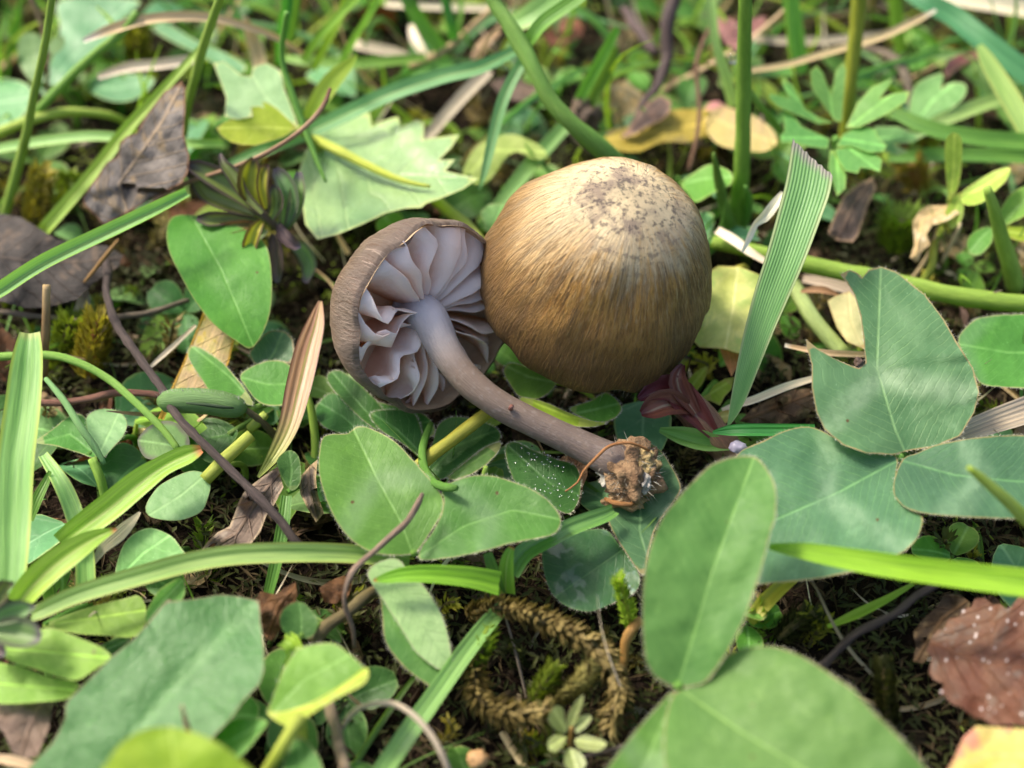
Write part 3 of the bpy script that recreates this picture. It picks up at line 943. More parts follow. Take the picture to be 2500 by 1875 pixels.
def mushroom_upright():
    d = RGT * (1466 - W / 2) + UPV * (H / 2 - 662) + FWD * FPX
    c = CAM + d * (16.3 / FPX)
    axis = (RGT * 0.18 + UPV * 0.50 - FWD * 0.85).normalized()
    R = 1.5
    foot = c - axis * 2.2; foot.z = -0.2
    root = empty('mushroom', foot)
    tag(root, 'upright mushroom with domed golden brown silky cap and pale speckled centre', 'mushroom', 'mushrooms')
    prof = smooth_prof([(0.0, 1.05), (0.16, 1.04), (0.34, 0.975), (0.54, 0.85), (0.71, 0.66), (0.85, 0.43), (0.95, 0.17),
                        (1.0, -0.08), (1.005, -0.24), (0.985, -0.33), (0.94, -0.345)], 44)
    v, f, lc = lathe(prof, axis, RGT, c, R, 128, wob=0.06, sd=2.6, margin_wob=0.085)
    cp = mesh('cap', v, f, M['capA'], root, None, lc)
    cap_fibres(cp, v, lc, 128, 700, [M['fib_gold'], M['fib_dark']], c, 3, 0.006, 0.30)
    # underside: flesh and gills
    zax = axis; xax = (RGT - zax * RGT.dot(zax)).normalized(); yax = zax.cross(xax)
    inner = smooth_prof([(0.10, 0.10), (0.3, 0.12), (0.6, 0.05), (0.85, -0.15), (0.935, -0.34)], 10)
    v, f, lc = lathe(inner, axis, RGT, c, R, 64, wob=0.02, sd=2.0)
    mesh('cap_underside', v, f, M['gill_floor'], root, None, lc)
    for k in range(40):
        ph = 2 * math.pi * k / 40
        gill(root, c, zax, xax, yax, R, ph, 0.16, 0.88, lambda r: 0.12 - 0.42 * max(0, r - 0.45) ** 1.3,
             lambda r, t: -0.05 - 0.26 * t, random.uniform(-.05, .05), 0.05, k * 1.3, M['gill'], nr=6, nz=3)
    pts = [c + axis * 0.1, c - axis * 0.7, c - axis * 1.4 + Vector((-0.08, 0.05, 0)), foot]
    q = [Vector(p) for p in catmull([tuple(p) for p in pts], 0.15)]
    g = tube_geo(q, [0.24 + 0.05 * math.sin(i * 0.3) * 0.2 for i in range(len(q))], 20, 0.08, 4)
    mesh('stem', g[0], g[1], M['stemB'], root, None, g[2])
    return c, axis


def mushroom_lying():
    ctr = P(1052, 772, 1.72)
    dd = depth(ctr)
    R = 242 * dd / FPX
    a = (-FWD * 0.70 + RGT * 0.655 - UPV * 0.27).normalized()      # way the gills face
    zax = -a
    xax = (UPV - zax * UPV.dot(zax)).normalized(); yax = zax.cross(xax)
    basept = P(1540, 1160, 0.55)
    root = empty('mushroom', basept)
    tag(root, 'mushroom lying on its side showing pale lilac gills and bent grey brown stem', 'mushroom', 'mushrooms')
    prof = smooth_prof([(0.0, 1.02), (0.18, 1.01), (0.42, 0.93), (0.66, 0.76), (0.84, 0.54), (0.96, 0.27), (1.005, 0.05), (0.995, -0.07), (0.955, -0.10)], 34)
    v, f, lc = lathe(prof, zax, xax, ctr, R, 112, wob=0.05, sd=6.0, margin_wob=0.07)
    cp = mesh('cap', v, f, M['capB'], root, None, lc)
    cap_fibres(cp, v, lc, 112, 500, [M['fib_dark'], M['fib_greypale']], ctr, 5, 0.008, 0.1)
    zin = lambda r: 0.78 * math.sqrt(max(0.0, 1 - (r / 0.97) ** 2)) * 0.52 + 0.03
    inner = smooth_prof([(0.02, zin(0.02))] + [(r, zin(r)) for r in (0.15, 0.3, 0.45, 0.6, 0.75, 0.87, 0.93)] + [(0.945, 0.02), (0.957, -0.095)], 20)
    v, f, lc = lathe(inner, zax, xax, ctr, R, 96, wob=0.03, sd=6.0, margin_wob=0.03)
    mesh('gill_floor', v, f, M['gill_floor'], root, None, lc)
    rnd = random.Random(21)
    n = 20
    for k in range(n):
        ph = 2 * math.pi * (k + rnd.uniform(-0.22, 0.22)) / n
        # screen direction of this gill
        d = xax * math.cos(ph) + yax * math.sin(ph)
        sx, sy = d.dot(RGT), d.dot(UPV)
        crumple = (sx < 0.1 and sy < 0.25 and sy > -0.93)
        lean = rnd.uniform(-0.08, 0.08) + (0.30 if sy > 0.2 else 0.08)
        wave = 0.17 if not crumple else 0.5
        depthf = rnd.uniform(-0.06, 0.03)
        zf = (lambda dp, cr: lambda r, t: 0.06 - 0.20 * math.sin(min(1, t * 1.15) * math.pi * 0.62) + dp + (0.10 * t ** 6)
              + (0.06 * math.sin(t * 9 + dp * 50) if cr else 0))(depthf, crumple)
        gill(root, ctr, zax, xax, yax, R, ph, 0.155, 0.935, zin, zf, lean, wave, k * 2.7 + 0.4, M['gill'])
        if rnd.random() < 0.8 and not crumple and sy < 0.05:
            gill(root, ctr, zax, xax, yax, R, ph + math.pi / n * rnd.uniform(0.8, 1.2), rnd.uniform(0.5, 0.68), 0.935, zin,
                 (lambda dp: lambda r, t: 0.26 - 0.22 * math.sin(min(1, t * 1.1) * math.pi * 0.6) + dp + 0.06 * t ** 6)(depthf),
                 lean, 0.06, k * 2.7 + 0.4, M['gill'], nr=9, nz=4, name='short_gill')
    # stem
    top = ctr + zax * (0.38 * R)
    pts = [tuple(top) + (0.30,), tuple(ctr + zax * (0.25 * R)) + (0.27,)]
    for x, y, h, w in [(1048, 776, 1.80, 92), (1083, 848, 1.66, 82), (1134, 920, 1.48, 75), (1203, 978, 1.32, 70), (1280, 1021, 1.18, 70),
                       (1365, 1062, 1.06, 71), (1450, 1103, 0.96, 78), (1500, 1128, 0.92, 92), (1535, 1146, 0.88, 84)]:
        p = P(x, y, h)
        pts.append(tuple(p) + (0.5 * w * depth(p) / FPX,))
    q = catmull(pts, 0.08)
    g = tube_geo([Vector(p[:3]) for p in q], [p[3] for p in q], 28, 0.05, 2)
    st = mesh('stem', g[0], g[1], M['stemB'], root, None, g[2])
    # clod of soil and white threads clinging to the foot
    V, F = [], []
    import bmesh
    def clod(name, c, r, mat, sd, sq=(1, 1, 1), rough=0.45):
        bm = bmesh.new(); bmesh.ops.create_icosphere(bm, subdivisions=4, radius=1)
        vs = []
        for q in bm.verts:
            p = q.co
            k = 1 + rough * noise.fractal(p * 1.7 + Vector((sd, 0, 0)), 0.8, 2.1, 5)
            vs.append(c + Vector((p.x * sq[0], p.y * sq[1], p.z * sq[2])) * (r * k))
        fs = [[x.index for x in f.verts] for f in bm.faces]
        bm.free()
        return mesh(name, vs, fs, mat, root)
    b = P(1541, 1152, 0.86)
    clod('soil_clod', b, 0.35, M['dirt'], 1.0, (0.95, 1.15, 0.8))
    clod('soil_clod', P(1528, 1222, 0.72), 0.17, M['dirt'], 5.0, (1.3, 0.6, 0.6), 0.6)
    clod('soil_clod', P(1568, 1130, 0.98), 0.17, M['dirt'], 8.0, (1.1, 1, 0.7), 0.6)
    clod('mycelium_patch', P(1572, 1176, 0.95), 0.11, M['dirt_white'], 3.0, (0.8, 1.2, 0.7), 0.6)
    clod('mycelium_patch', P(1490, 1160, 0.80), 0.14, M['dirt_white'], 7.0, (0.9, 1.2, 0.6), 0.5)
    tube('rootlet', None, [(1585, 1100, 1.1, 7), (1540, 1082, 1.28, 7), (1490, 1088, 1.28, 8), (1455, 1118, 1.2, 8), (1425, 1150, 1.05, 7), (1410, 1178, .95, 5), (1380, 1200, .9, 4)],
         M['twig_orange'], parent=root)
    tube('rootlet', None, [(1478, 1218, .72, 9), (1500, 1228, .82, 14), (1540, 1232, .84, 12), (1560, 1216, .8, 8)], M['twig_orange'], parent=root)
    tube('stem_wart', None, [(1246, 1000, 1.40, 12), (1250, 990, 1.46, 10)], M['purple_stem'], parent=root)
    rnd = random.Random(5)
    V, F = [], []
    for _ in range(500):
        th = rnd.uniform(0, 6.28); ph = rnd.uniform(-1, 1)
        dv = Vector((math.cos(th) * math.sqrt(1 - ph * ph), math.sin(th) * math.sqrt(1 - ph * ph), ph))
        p0 = b + Vector((dv.x * .95, dv.y * 1.15, dv.z * .8)) * 0.33 * rnd.uniform(0.9, 1.1)
        if rnd.random() < 0.35:
            p0 = b.lerp(P(1480, 1130, .93), rnd.random()) + dv * 0.22
        e = p0 + (dv + Vector((rnd.uniform(-1, 1), rnd.uniform(-1, 1), rnd.uniform(-1, 1)))) * rnd.uniform(0.03, 0.11)
        s2 = (e - p0).orthogonal().normalized() * 0.004
        k = len(V); V += [p0 - s2, p0 + s2, e]; F.append((k, k + 1, k + 2))
    t = mesh('mycelium_threads', V, F, M['dirt_white'], root); t['kind'] = 'stuff'
    return ctr


M['fib_gold'] = stalk_mat('fibre_gold', (0.27, 0.15, 0.045), (0.33, 0.20, 0.065), mott=0)
M['fib_dark'] = stalk_mat('fibre_dark', (0.10, 0.055, 0.025), (0.13, 0.07, 0.035), mott=0)
M['fib_pale'] = stalk_mat('fibre_pale', (0.62, 0.48, 0.28), (0.66, 0.52, 0.33), mott=0)
M['fib_greypale'] = stalk_mat('fibre_greypale', (0.30, 0.23, 0.17), (0.34, 0.27, 0.2), mott=0)
mushroom_upright()
mushroom_lying()
M['leaf_pale2'] = leaf_mat('pale_round_leaf', (0.20, 0.35, 0.14), (0.26, 0.42, 0.18), vein=(0.30, 0.45, 0.2), vamt=0.15, vfreq=5, edge=(0.22, 0.26, 0.08), ew=0.02, rough=0.55)
M['leaf_purple_rim'] = leaf_mat('purple_rim_leaf', (0.17, 0.31, 0.11), (0.23, 0.38, 0.15), vamt=0.1, edge=(0.16, 0.10, 0.13), ew=0.10, rough=0.55)
M['leaf_soft'] = leaf_mat('soft_leaf', (0.15, 0.31, 0.09), (0.20, 0.37, 0.12), vamt=0.2, vfreq=4, edge=(0.36, 0.45, 0.18), ew=0.03, rough=0.6)
M['leaf_div'] = leaf_mat('divided_leaf', (0.12, 0.29, 0.07), (0.17, 0.36, 0.09), vamt=0.3, vfreq=9, edge=(0.30, 0.44, 0.10), ew=0.025, rough=0.45, midw=0.02)
M['leaf_teal2'] = leaf_mat('toothed_leaf', (0.20, 0.38, 0.15), (0.32, 0.50, 0.20), vein=(0.36, 0.52, 0.22), vamt=0.45, vfreq=2.2, edge=(0.50, 0.58, 0.2), ew=0.05, rough=0.3, bstr=0.7, vslope=0.8, spec=0.6)
M['leaf_olive'] = leaf_mat('olive_leaf', (0.22, 0.30, 0.06), (0.30, 0.36, 0.10), vamt=0.2, vfreq=3, rough=0.6)
M['leaf_ochre'] = leaf_mat('ochre_leaf', (0.36, 0.26, 0.04), (0.42, 0.31, 0.07), vamt=0.2, vfreq=3, rough=0.6, patch=(0.16, 0.13, 0.06), pamt=0.5)
M['leaf_yg2'] = leaf_mat('fresh_leaf', (0.19, 0.33, 0.035), (0.26, 0.40, 0.06), vamt=0.15, vfreq=4, edge=(0.32, 0.42, 0.08), rough=0.5)
M['leaf_yg3'] = leaf_mat('fresh_slim_leaf', (0.32, 0.46, 0.06), (0.42, 0.54, 0.10), vamt=0.3, vfreq=10, edge=(0.46, 0.5, 0.12), rough=0.5, trans=0.4)
M['leaf_blotch'] = leaf_mat('blotched_leaf', (0.20, 0.35, 0.04), (0.26, 0.42, 0.06), vamt=0.1, vfreq=4, edge=(0.30, 0.40, 0.08), rough=0.5, patch=(0.17, 0.07, 0.06), pamt=0.15)
M['leaf_rim'] = leaf_mat('rim_leaf', (0.34, 0.46, 0.05), (0.42, 0.54, 0.09), vamt=0.2, vfreq=8, edge=(0.42, 0.48, 0.12), rough=0.5, trans=0.45)
M['g_leafrim'] = leaf_mat('leaf_rim_bright', (0.22, 0.40, 0.03), (0.30, 0.48, 0.05), vamt=0.15, edge=(0.4, 0.52, 0.12), rough=0.4)
M['twig_pink'] = stalk_mat('bristle_pink', (0.42, 0.20, 0.15), (0.48, 0.26, 0.2), mott=0.2)
M['s_bright2'] = stalk_mat('stem_fresh', (0.20, 0.37, 0.04), (0.26, 0.44, 0.06), mott=0.3, trans=0.2)
M['s_pale'] = stalk_mat('stem_pale', (0.28, 0.38, 0.12), (0.36, 0.46, 0.17), mott=0.3, trans=0.2)
M['s_teal'] = stalk_mat('stem_teal', (0.18, 0.38, 0.12), (0.24, 0.44, 0.16), mott=0.25, trans=0.2)
M['g_wet'] = blade_mat('grass_wet', (0.12, 0.28, 0.07), (0.16, 0.34, 0.09), rib=0.4, ribs=3, rough=0.22, spec=0.6)
M['g_shade'] = blade_mat('grass_shade', (0.10, 0.22, 0.04), (0.14, 0.27, 0.05), rib=0.3, ribs=4)
M['straw_thin'] = stalk_mat('straw_thin', (0.45, 0.36, 0.20), (0.55, 0.46, 0.29), mott=0.5)
M['straw_brown'] = stalk_mat('straw_brown', (0.36, 0.24, 0.11), (0.46, 0.33, 0.17), mott=0.5)
M['g_teal2'] = blade_mat('grass_two_tone', (0.15, 0.33, 0.10), (0.22, 0.40, 0.11), rib=0.25, ribs=2, keel=(0.34, 0.50, 0.12), edge=(0.30, 0.48, 0.08))
M['g_mid2'] = blade_mat('grass_soft', (0.17, 0.32, 0.08), (0.23, 0.38, 0.11), rib=0.3, ribs=3)
M['g_sat'] = blade_mat('grass_saturated', (0.03, 0.20, 0.035), (0.05, 0.25, 0.045), rib=0.4, ribs=3)
M['g_dark2'] = blade_mat('grass_dark_blue', (0.05, 0.20, 0.07), (0.08, 0.25, 0.09), rib=0.3, ribs=3)
M['g_pale2'] = blade_mat('grass_pale_soft', (0.24, 0.38, 0.11), (0.30, 0.43, 0.14), rib=0.3, ribs=3)
M['g_tuft'] = blade_mat('grass_tuft', (0.17, 0.38, 0.015), (0.22, 0.44, 0.03), rib=0.25, ribs=3, tip=(0.5, 0.16, 0.04), tiplen=0.96, trans=0.35)
M['leafblade_y'] = blade_mat('yellow_leaf_tip', (0.34, 0.46, 0.06), (0.46, 0.55, 0.10), rib=0.2, ribs=2, trans=0.4)
M['leafblade_y2'] = blade_mat('olive_blade', (0.24, 0.21, 0.02), (0.30, 0.27, 0.03), rib=0.2, ribs=2, trans=0.3)
M['s_blade'] = blade_mat('far_stalk', (0.10, 0.22, 0.03), (0.14, 0.27, 0.04), rib=0.2, ribs=2)
M['straw_o'] = blade_mat('straw_orange', (0.38, 0.20, 0.09), (0.46, 0.27, 0.14), rib=0.3, ribs=3, tboost=(1.2, 1, .7))
M['twig_dark'] = stalk_mat('twig_dark', (0.05, 0.035, 0.032), (0.09, 0.06, 0.055), rough=0.65, mott=0.5)
def bud_blade(name, c1, c2, edge, tip=None, trans=0.25, keel=None):
    return blade_mat(name, c1, c2, tip=tip, rib=0.3, ribs=3, rough=0.45, trans=trans, edge=edge, tiplen=0.75, keel=keel, edgew=0.5)
M['bud_l'] = bud_blade('bud_leaf_dark', (0.10, 0.15, 0.04), (0.15, 0.20, 0.055), (0.055, 0.03, 0.04), (0.06, 0.035, 0.045))
M['bud_yl'] = bud_blade('bud_leaf_yellow', (0.24, 0.26, 0.02), (0.30, 0.31, 0.03), (0.05, 0.022, 0.022), (0.06, 0.03, 0.03), 0.35)
M['bud_g'] = bud_blade('bud_leaf_green', (0.13, 0.23, 0.08), (0.19, 0.30, 0.12), (0.11, 0.12, 0.08), (0.13, 0.10, 0.13))
M['bud_r'] = bud_blade('bud_leaf_rust', (0.16, 0.13, 0.04), (0.20, 0.15, 0.05), (0.12, 0.04, 0.025), (0.20, 0.05, 0.02))
M['bud_p'] = bud_blade('bud_leaf_purple', (0.12, 0.085, 0.085), (0.17, 0.12, 0.12), (0.07, 0.045, 0.05), (0.13, 0.11, 0.14))
M['bud_red'] = bud_blade('bud_leaf_red', (0.11, 0.025, 0.022), (0.16, 0.055, 0.04), (0.10, 0.03, 0.025), (0.07, 0.012, 0.015), 0.15, (0.26, 0.18, 0.12))
M['bud_gw'] = bud_blade('bud_leaf_hairy', (0.24, 0.26, 0.10), (0.30, 0.31, 0.14), (0.2, 0.16, 0.1))
M['leaf_b'] = bud_blade('bud_leaf_fresh', (0.12, 0.27, 0.05), (0.16, 0.33, 0.07), (0.22, 0.38, 0.1))
M['dead_rot'] = dead_mat('dead_rot', (0.05, 0.032, 0.02), (0.12, 0.075, 0.042), (0.22, 0.15, 0.08), vein=0.3)
M['dead_brown2'] = dead_mat('dead_brown_plain', (0.10, 0.07, 0.055), (0.16, 0.11, 0.09), vein=0.2)
M['dead_curl2'] = dead_mat('dead_cork', (0.15, 0.11, 0.08), (0.22, 0.17, 0.125), (0.12, 0.09, 0.065), vein=0.15)
M['dead_pink'] = dead_mat('dead_pink', (0.20, 0.10, 0.08), (0.26, 0.14, 0.12), vein=0.2)
M['leaf_pink2'] = leaf_mat('fading_leaf', (0.55, 0.47, 0.10), (0.60, 0.42, 0.16), vein=(0.5, 0.3, 0.2), vamt=0.2, rough=0.5, patch=(0.48, 0.16, 0.14), pamt=0.5)
M['moss_bright'] = simple_mat('moss_bright', (0.30, 0.42, 0.03), (0.40, 0.50, 0.06), rough=0.5, scale=200, trans=0.4)
M['moss_dark2'] = simple_mat('moss_dull', (0.022, 0.026, 0.006), (0.06, 0.066, 0.014), rough=0.6, scale=60, trans=0.3)
M['moss_rust'] = simple_mat('moss_rust', (0.28, 0.17, 0.03), (0.32, 0.27, 0.05), rough=0.55, scale=100, trans=0.35)
M['moss_leaf'] = leaf_mat('moss_leaf', (0.26, 0.34, 0.10), (0.36, 0.42, 0.16), vamt=0.05, edge=(0.42, 0.46, 0.22), ew=0.02, rough=0.25, trans=0.4, spec=0.6)
M['litter'] = simple_mat('litter', (0.022, 0.013, 0.007), (0.12, 0.078, 0.04), rough=0.8, scale=80, trans=0.15, tb=(1.2, 1, .7))
M['dirt_dark'] = simple_mat('husk_dark', (0.05, 0.035, 0.028), (0.16, 0.11, 0.07), rough=0.7, scale=200, bstr=1.0)
M['dirt_o'] = simple_mat('crumb_orange', (0.36, 0.20, 0.08), (0.44, 0.27, 0.13), rough=0.6, scale=300)
M['crumb'] = simple_mat('soil_crumb', (0.012, 0.009, 0.007), (0.05, 0.034, 0.02), rough=0.9, scale=120, bstr=1.0, dist=0.001, spec=0.1)

# ------------------------------------------------------------------ clover leaves
HM = M['hair']

def clover(name, label, base, leaflets, stalk_mat_=None, stalk_w=22, group='clover leaves', lean=(0.3, 0.7)):
    """one leaf of three leaflets on one stalk: an Empty at the stalk's foot"""
    b = P(*base)
    root = empty(name, (b.x + lean[0], b.y + lean[1], -0.1))
    tag(root, label, 'clover leaf', group)
    petiole(root, b, stalk_mat_ or M['s_green'], stalk_w, lean)
    for L in leaflets:
        kw = dict(L)
        out, mid, h, mat = kw.pop('o'), kw.pop('m'), kw.pop('h'), kw.pop('mat')
        hairs = kw.pop('hairs', 160)
        lab = kw.pop('label', None)
        o = sheet('leaflet', None, out, mid, h, mat, parent=root, hairs=hairs, hair_mat=HM, **kw)
        if lab: o['label'] = lab
    return root


# the big blue-green leaf with the torn leaflet
clover('clover_leaf', 'large blue green clover leaf with one leaflet torn into a forked notch', (2196, 1118, 1.35), [
    dict(o=T(6, [(1040,130),(1100,100),(1150,120),(1180,150),(1220,100),(1300,80),(1390,110),(1480,180),(1580,260),(1700,420),(1780,560),(1880,720),(1920,870),(1890,1000),(1800,1150),(1640,1220),(1500,1240),(1370,1270),(1200,1260),(1060,1210),(940,1110),(890,1000),(860,850),(860,700),(830,600),(825,540),(900,600),(1000,660),(1120,710),(1160,722),(1200,690),(1190,560),(1170,400),(1130,260),(1080,180)]),
         m=[(2210,1105),(2185,1050),(2140,900),(2150,650)], h=(1.36, 1.75), mat=M['clover_teal'], fold=0.16, bend=0.06, amp=0.06, sm=False, label='torn leaflet with a forked notch'),
    dict(o=[(1800,1110),(1866,1075),(1928,1048),(1986,1044),(2059,1080),(2113,1100),(2179,1108),(2192,1124),(2190,1140),(2187,1165),(2195,1210),(2225,1245),(2252,1262),(2244,1304),(2221,1335),(2190,1355),(2100,1390),(2000,1412),(1900,1422),(1840,1424),(1790,1390),(1770,1300),(1772,1190)],
         m=[(2194,1122),(2050,1200),(1890,1270),(1775,1330)], h=(1.33, 1.15), mat=M['clover_teal'], fold=0.14, bend=0.05, amp=0.05),
    dict(o=[(2205,1120),(2240,1106),(2283,1087),(2364,1071),(2440,1064),(2530,1066),(2600,1100),(2630,1170),(2600,1240),(2510,1268),(2460,1266),(2350,1262),(2250,1252),(2205,1235),(2182,1205),(2185,1165)],
         m=[(2198,1124),(2330,1160),(2480,1175),(2630,1180)], h=(1.34, 1.5), mat=M['clover_teal'], fold=0.15, bend=0.08, amp=0.05)],
    stalk_w=26)
# dark bite scar in the notch and little drops of debris stay part of the leaf's material

# the two-leaflet leaf under the stem, third leaflet folded down
clover('clover_leaf', 'clover leaf below the bent mushroom stem with third leaflet folded over', (1008, 1352, 0.95), [
    dict(o=[(785,1075),(808,1060),(850,1058),(868,1042),(902,1045),(960,1075),(1010,1125),(1045,1165),(1076,1206),(1083,1233),(1075,1262),(1050,1300),(1030,1330),(1010,1350),(960,1355),(900,1345),(850,1310),(815,1260),(790,1200),(778,1140)],
         m=[(1006,1350),(975,1270),(920,1170),(862,1048)], h=(0.95, 1.1), mat=M['clover'], fold=0.13, bend=0.08, amp=0.04, hairs=200),
    dict(o=[(1083,1190),(1134,1166),(1191,1160),(1249,1175),(1307,1199),(1346,1230),(1368,1262),(1364,1290),(1340,1308),(1249,1326),(1172,1347),(1095,1362),(1025,1366),(1030,1335),(1055,1300),(1078,1255),(1084,1222)],
         m=[(1022,1358),(1130,1285),(1250,1245),(1366,1268)], h=(0.96, 1.2), mat=M['clover'], fold=0.20, bend=0.05, amp=0.04, hairs=200),
    dict(o=T(8, [(190,420),(260,560),(280,680),(300,850),(400,1000),(550,1120),(660,1180),(710,1110),(722,1000),(700,860),(660,700),(560,530),(440,400),(330,340)]),
         m=[(960,1368),(1000,1500),(1060,1600),(1090,1690)], h=(0.93, 0.55), mat=M['clover_front'], fold=-0.05, amp=0.03),
    dict(o=T(8, [(190,420),(350,330),(450,410),(560,530),(660,700),(710,880),(720,1000),(690,1030),(630,1030),(500,930),(400,780),(300,620)]),
         m=[(925,1385),(1010,1490),(1060,1570),(1100,1625)], h=(0.99, 0.66), mat=M['clover_under'], fold=0.03, amp=0.02, label='pale folded underside of the drooping leaflet', hairs=80)],
    stalk_w=20)

# foreground pair, bottom right
clover('clover_leaf', 'clover leaf with one upright oval leaflet and a broad spotted one below', (1655, 1676, 1.55), [
    dict(o=[(1650,1222),(1708,1160),(1746,1130),(1804,1114),(1847,1118),(1874,1149),(1893,1191),(1893,1260),(1881,1300),(1858,1390),(1820,1505),(1781,1582),(1727,1660),(1690,1674),(1655,1678),(1627,1668),(1597,1648),(1575,1601),(1569,1505),(1573,1409),(1589,1331),(1615,1270)],
         m=[(1655,1674),(1690,1560),(1740,1390),(1840,1116)], h=(1.55, 2.35), mat=M['clover_front'], fold=0.16, bend=0.10, amp=0.05, hairs=260, label='upright oval leaflet'),
    dict(o=[(1727,1660),(1760,1615),(1785,1595),(1824,1582),(1881,1578),(1939,1594),(1997,1625),(2036,1652),(2082,1683),(2132,1737),(2190,1794),(2248,1860),(2300,1930),(2310,2010),(2200,2060),(2000,2070),(1800,2030),(1680,1950),(1628,1880),(1622,1780),(1638,1710),(1660,1684)],
         m=[(1660,1682),(1800,1780),(1980,1890),(2300,2000)], h=(1.54, 1.95), mat=M['clover_front'], fold=0.10, bend=0.12, amp=0.05, hairs=260, label='broad leaflet with a brown spot'),
    dict(o=[(1640,1690),(1610,1720),(1540,1800),(1470,1900),(1440,2000),(1480,2060),(1580,2040),(1640,1940),(1665,1800),(1662,1710)],
         m=[(1652,1686),(1580,1850),(1470,2050)], h=(1.5, 1.2), mat=M['clover'], fold=0.12, amp=0.04)],
    stalk_w=26)

# leaf that holds the mushroom's foot, right of the clod
clover('clover_leaf', 'dull green clover leaf tucked beneath the soil clod of the mushroom foot', (1500, 1225, 0.42), [
    dict(o=[(1484,1240),(1490,1190),(1530,1120),(1580,1085),(1612,1100),(1640,1140),(1662,1190),(1640,1230),(1600,1290),(1580,1360),(1570,1404),(1530,1352),(1500,1305),(1482,1262)],
         m=[(1590,1390),(1560,1300),(1570,1180),(1600,1096)], h=(0.62, 0.6), mat=M['clover_teal'], fold=0.10, amp=0.03, hairs=160),
    dict(o=T(5, [(1060,1240),(1120,1190),(1250,1250),(1380,1300),(1500,1340),(1535,1450),(1520,1560),(1470,1640),(1390,1620),(1250,1560),(1120,1440)]),
         m=[(1420,1210),(1340,1180),(1240,1090)], h=(0.62, 0.72), mat=M['clover_deep'], fold=0.10, amp=0.03)],
    stalk_w=18)

# wet dark leaf
clover('clover_leaf', 'dark wet rounded clover leaf with shiny water film', (1545, 1400, 0.5), [
    dict(o=[(1327,1335),(1365,1308),(1420,1296),(1477,1293),(1504,1320),(1540,1370),(1562,1410),(1550,1445),(1504,1468),(1442,1492),(1384,1480),(1346,1445),(1327,1389)],
         m=[(1550,1320),(1450,1390),(1345,1465)], h=(0.55, 0.45), mat=M['wet'], fold=0.06, amp=0.05, hairs=120)], stalk_w=14)

# dim leaflets under the lying cap and around the yellow stem
clover('clover_leaf', 'shaded clover leaf beneath the yellow stem under the lying mushroom', (1040, 1140, 0.5), [
    dict(o=T(5, [(560,1340),(600,1200),(640,1080),(740,1030),(900,1060),(1010,1110),(1020,1180),(900,1240),(760,1350),(690,1410),(620,1420)]),
         m=[(1050,1150),(1110,1090),(1215,1050)], h=(0.5, 0.65), mat=M['clover_deep'], fold=0.12, amp=0.03),
    dict(o=T(5, [(690,1410),(800,1320),(920,1230),(1025,1190),(1020,1240),(940,1330),(830,1400),(740,1430)]),
         m=[(1090,1170),(1150,1130),(1220,1085)], h=(0.52, 0.66), mat=M['clover'], fold=0.1, amp=0.02),
    dict(o=[(905,1010),(960,1000),(1010,1010),(1030,1060),(1025,1110),(980,1080),(930,1050)],
         m=[(1025,1105),(970,1050),(910,1012)], h=(0.5, 0.55), mat=M['clover_deep'], fold=0.1, amp=0.02)], stalk_w=14)
clover('clover_leaf', 'clover leaf in deep shade hanging under the lying cap', (900, 1080, 0.4), [
    dict(o=[(770,1000),(810,960),(870,985),(900,1040),(895,1075),(840,1060),(790,1040)], m=[(895,1072),(840,1020),(780,985)], h=(0.4, 0.5), mat=M['clover_deep'], fold=0.1),
    dict(o=[(800,930),(830,905),(900,960),(940,1010),(930,1050),(880,1020)], m=[(932,1048),(870,980),(815,915)], h=(0.42, 0.55), mat=M['clover_deep'], fold=0.1),
    dict(o=[(900,985),(960,990),(1040,1015),(1060,1060),(1000,1070),(930,1050)], m=[(905,1060),(980,1035),(1055,1030)], h=(0.4, 0.5), mat=M['clover'], fold=0.1)], stalk_w=12)
clover('clover_leaf', 'bright clover leaf between the two mushroom caps and the bent stem', (1290, 960, 0.7), [
    dict(o=T(5, [(1050,740),(1100,690),(1250,740),(1380,800),(1330,880),(1240,920),(1150,900),(1100,840)]), m=[(1340,930),(1290,920),(1240,895)], h=(0.7, 0.8), mat=M['leaf'], fold=0.15),
    dict(o=T(5, [(1150,910),(1300,935),(1450,1000),(1600,1055),(1700,1065),(1640,1090),(1500,1090),(1350,1050),(1220,980)]), m=[(1275,972),(1380,1015),(1480,1035)], h=(0.8, 0.85), mat=M['g_leafrim'], fold=0.2),
    dict(o=T(5, [(1470,980),(1600,930),(1700,880),(1790,960),(1760,1030),(1650,1070),(1560,1040)]), m=[(1400,1010),(1450,1000),(1510,985)], h=(0.7, 0.85), mat=M['leaf'], fold=0.15)], stalk_w=12)

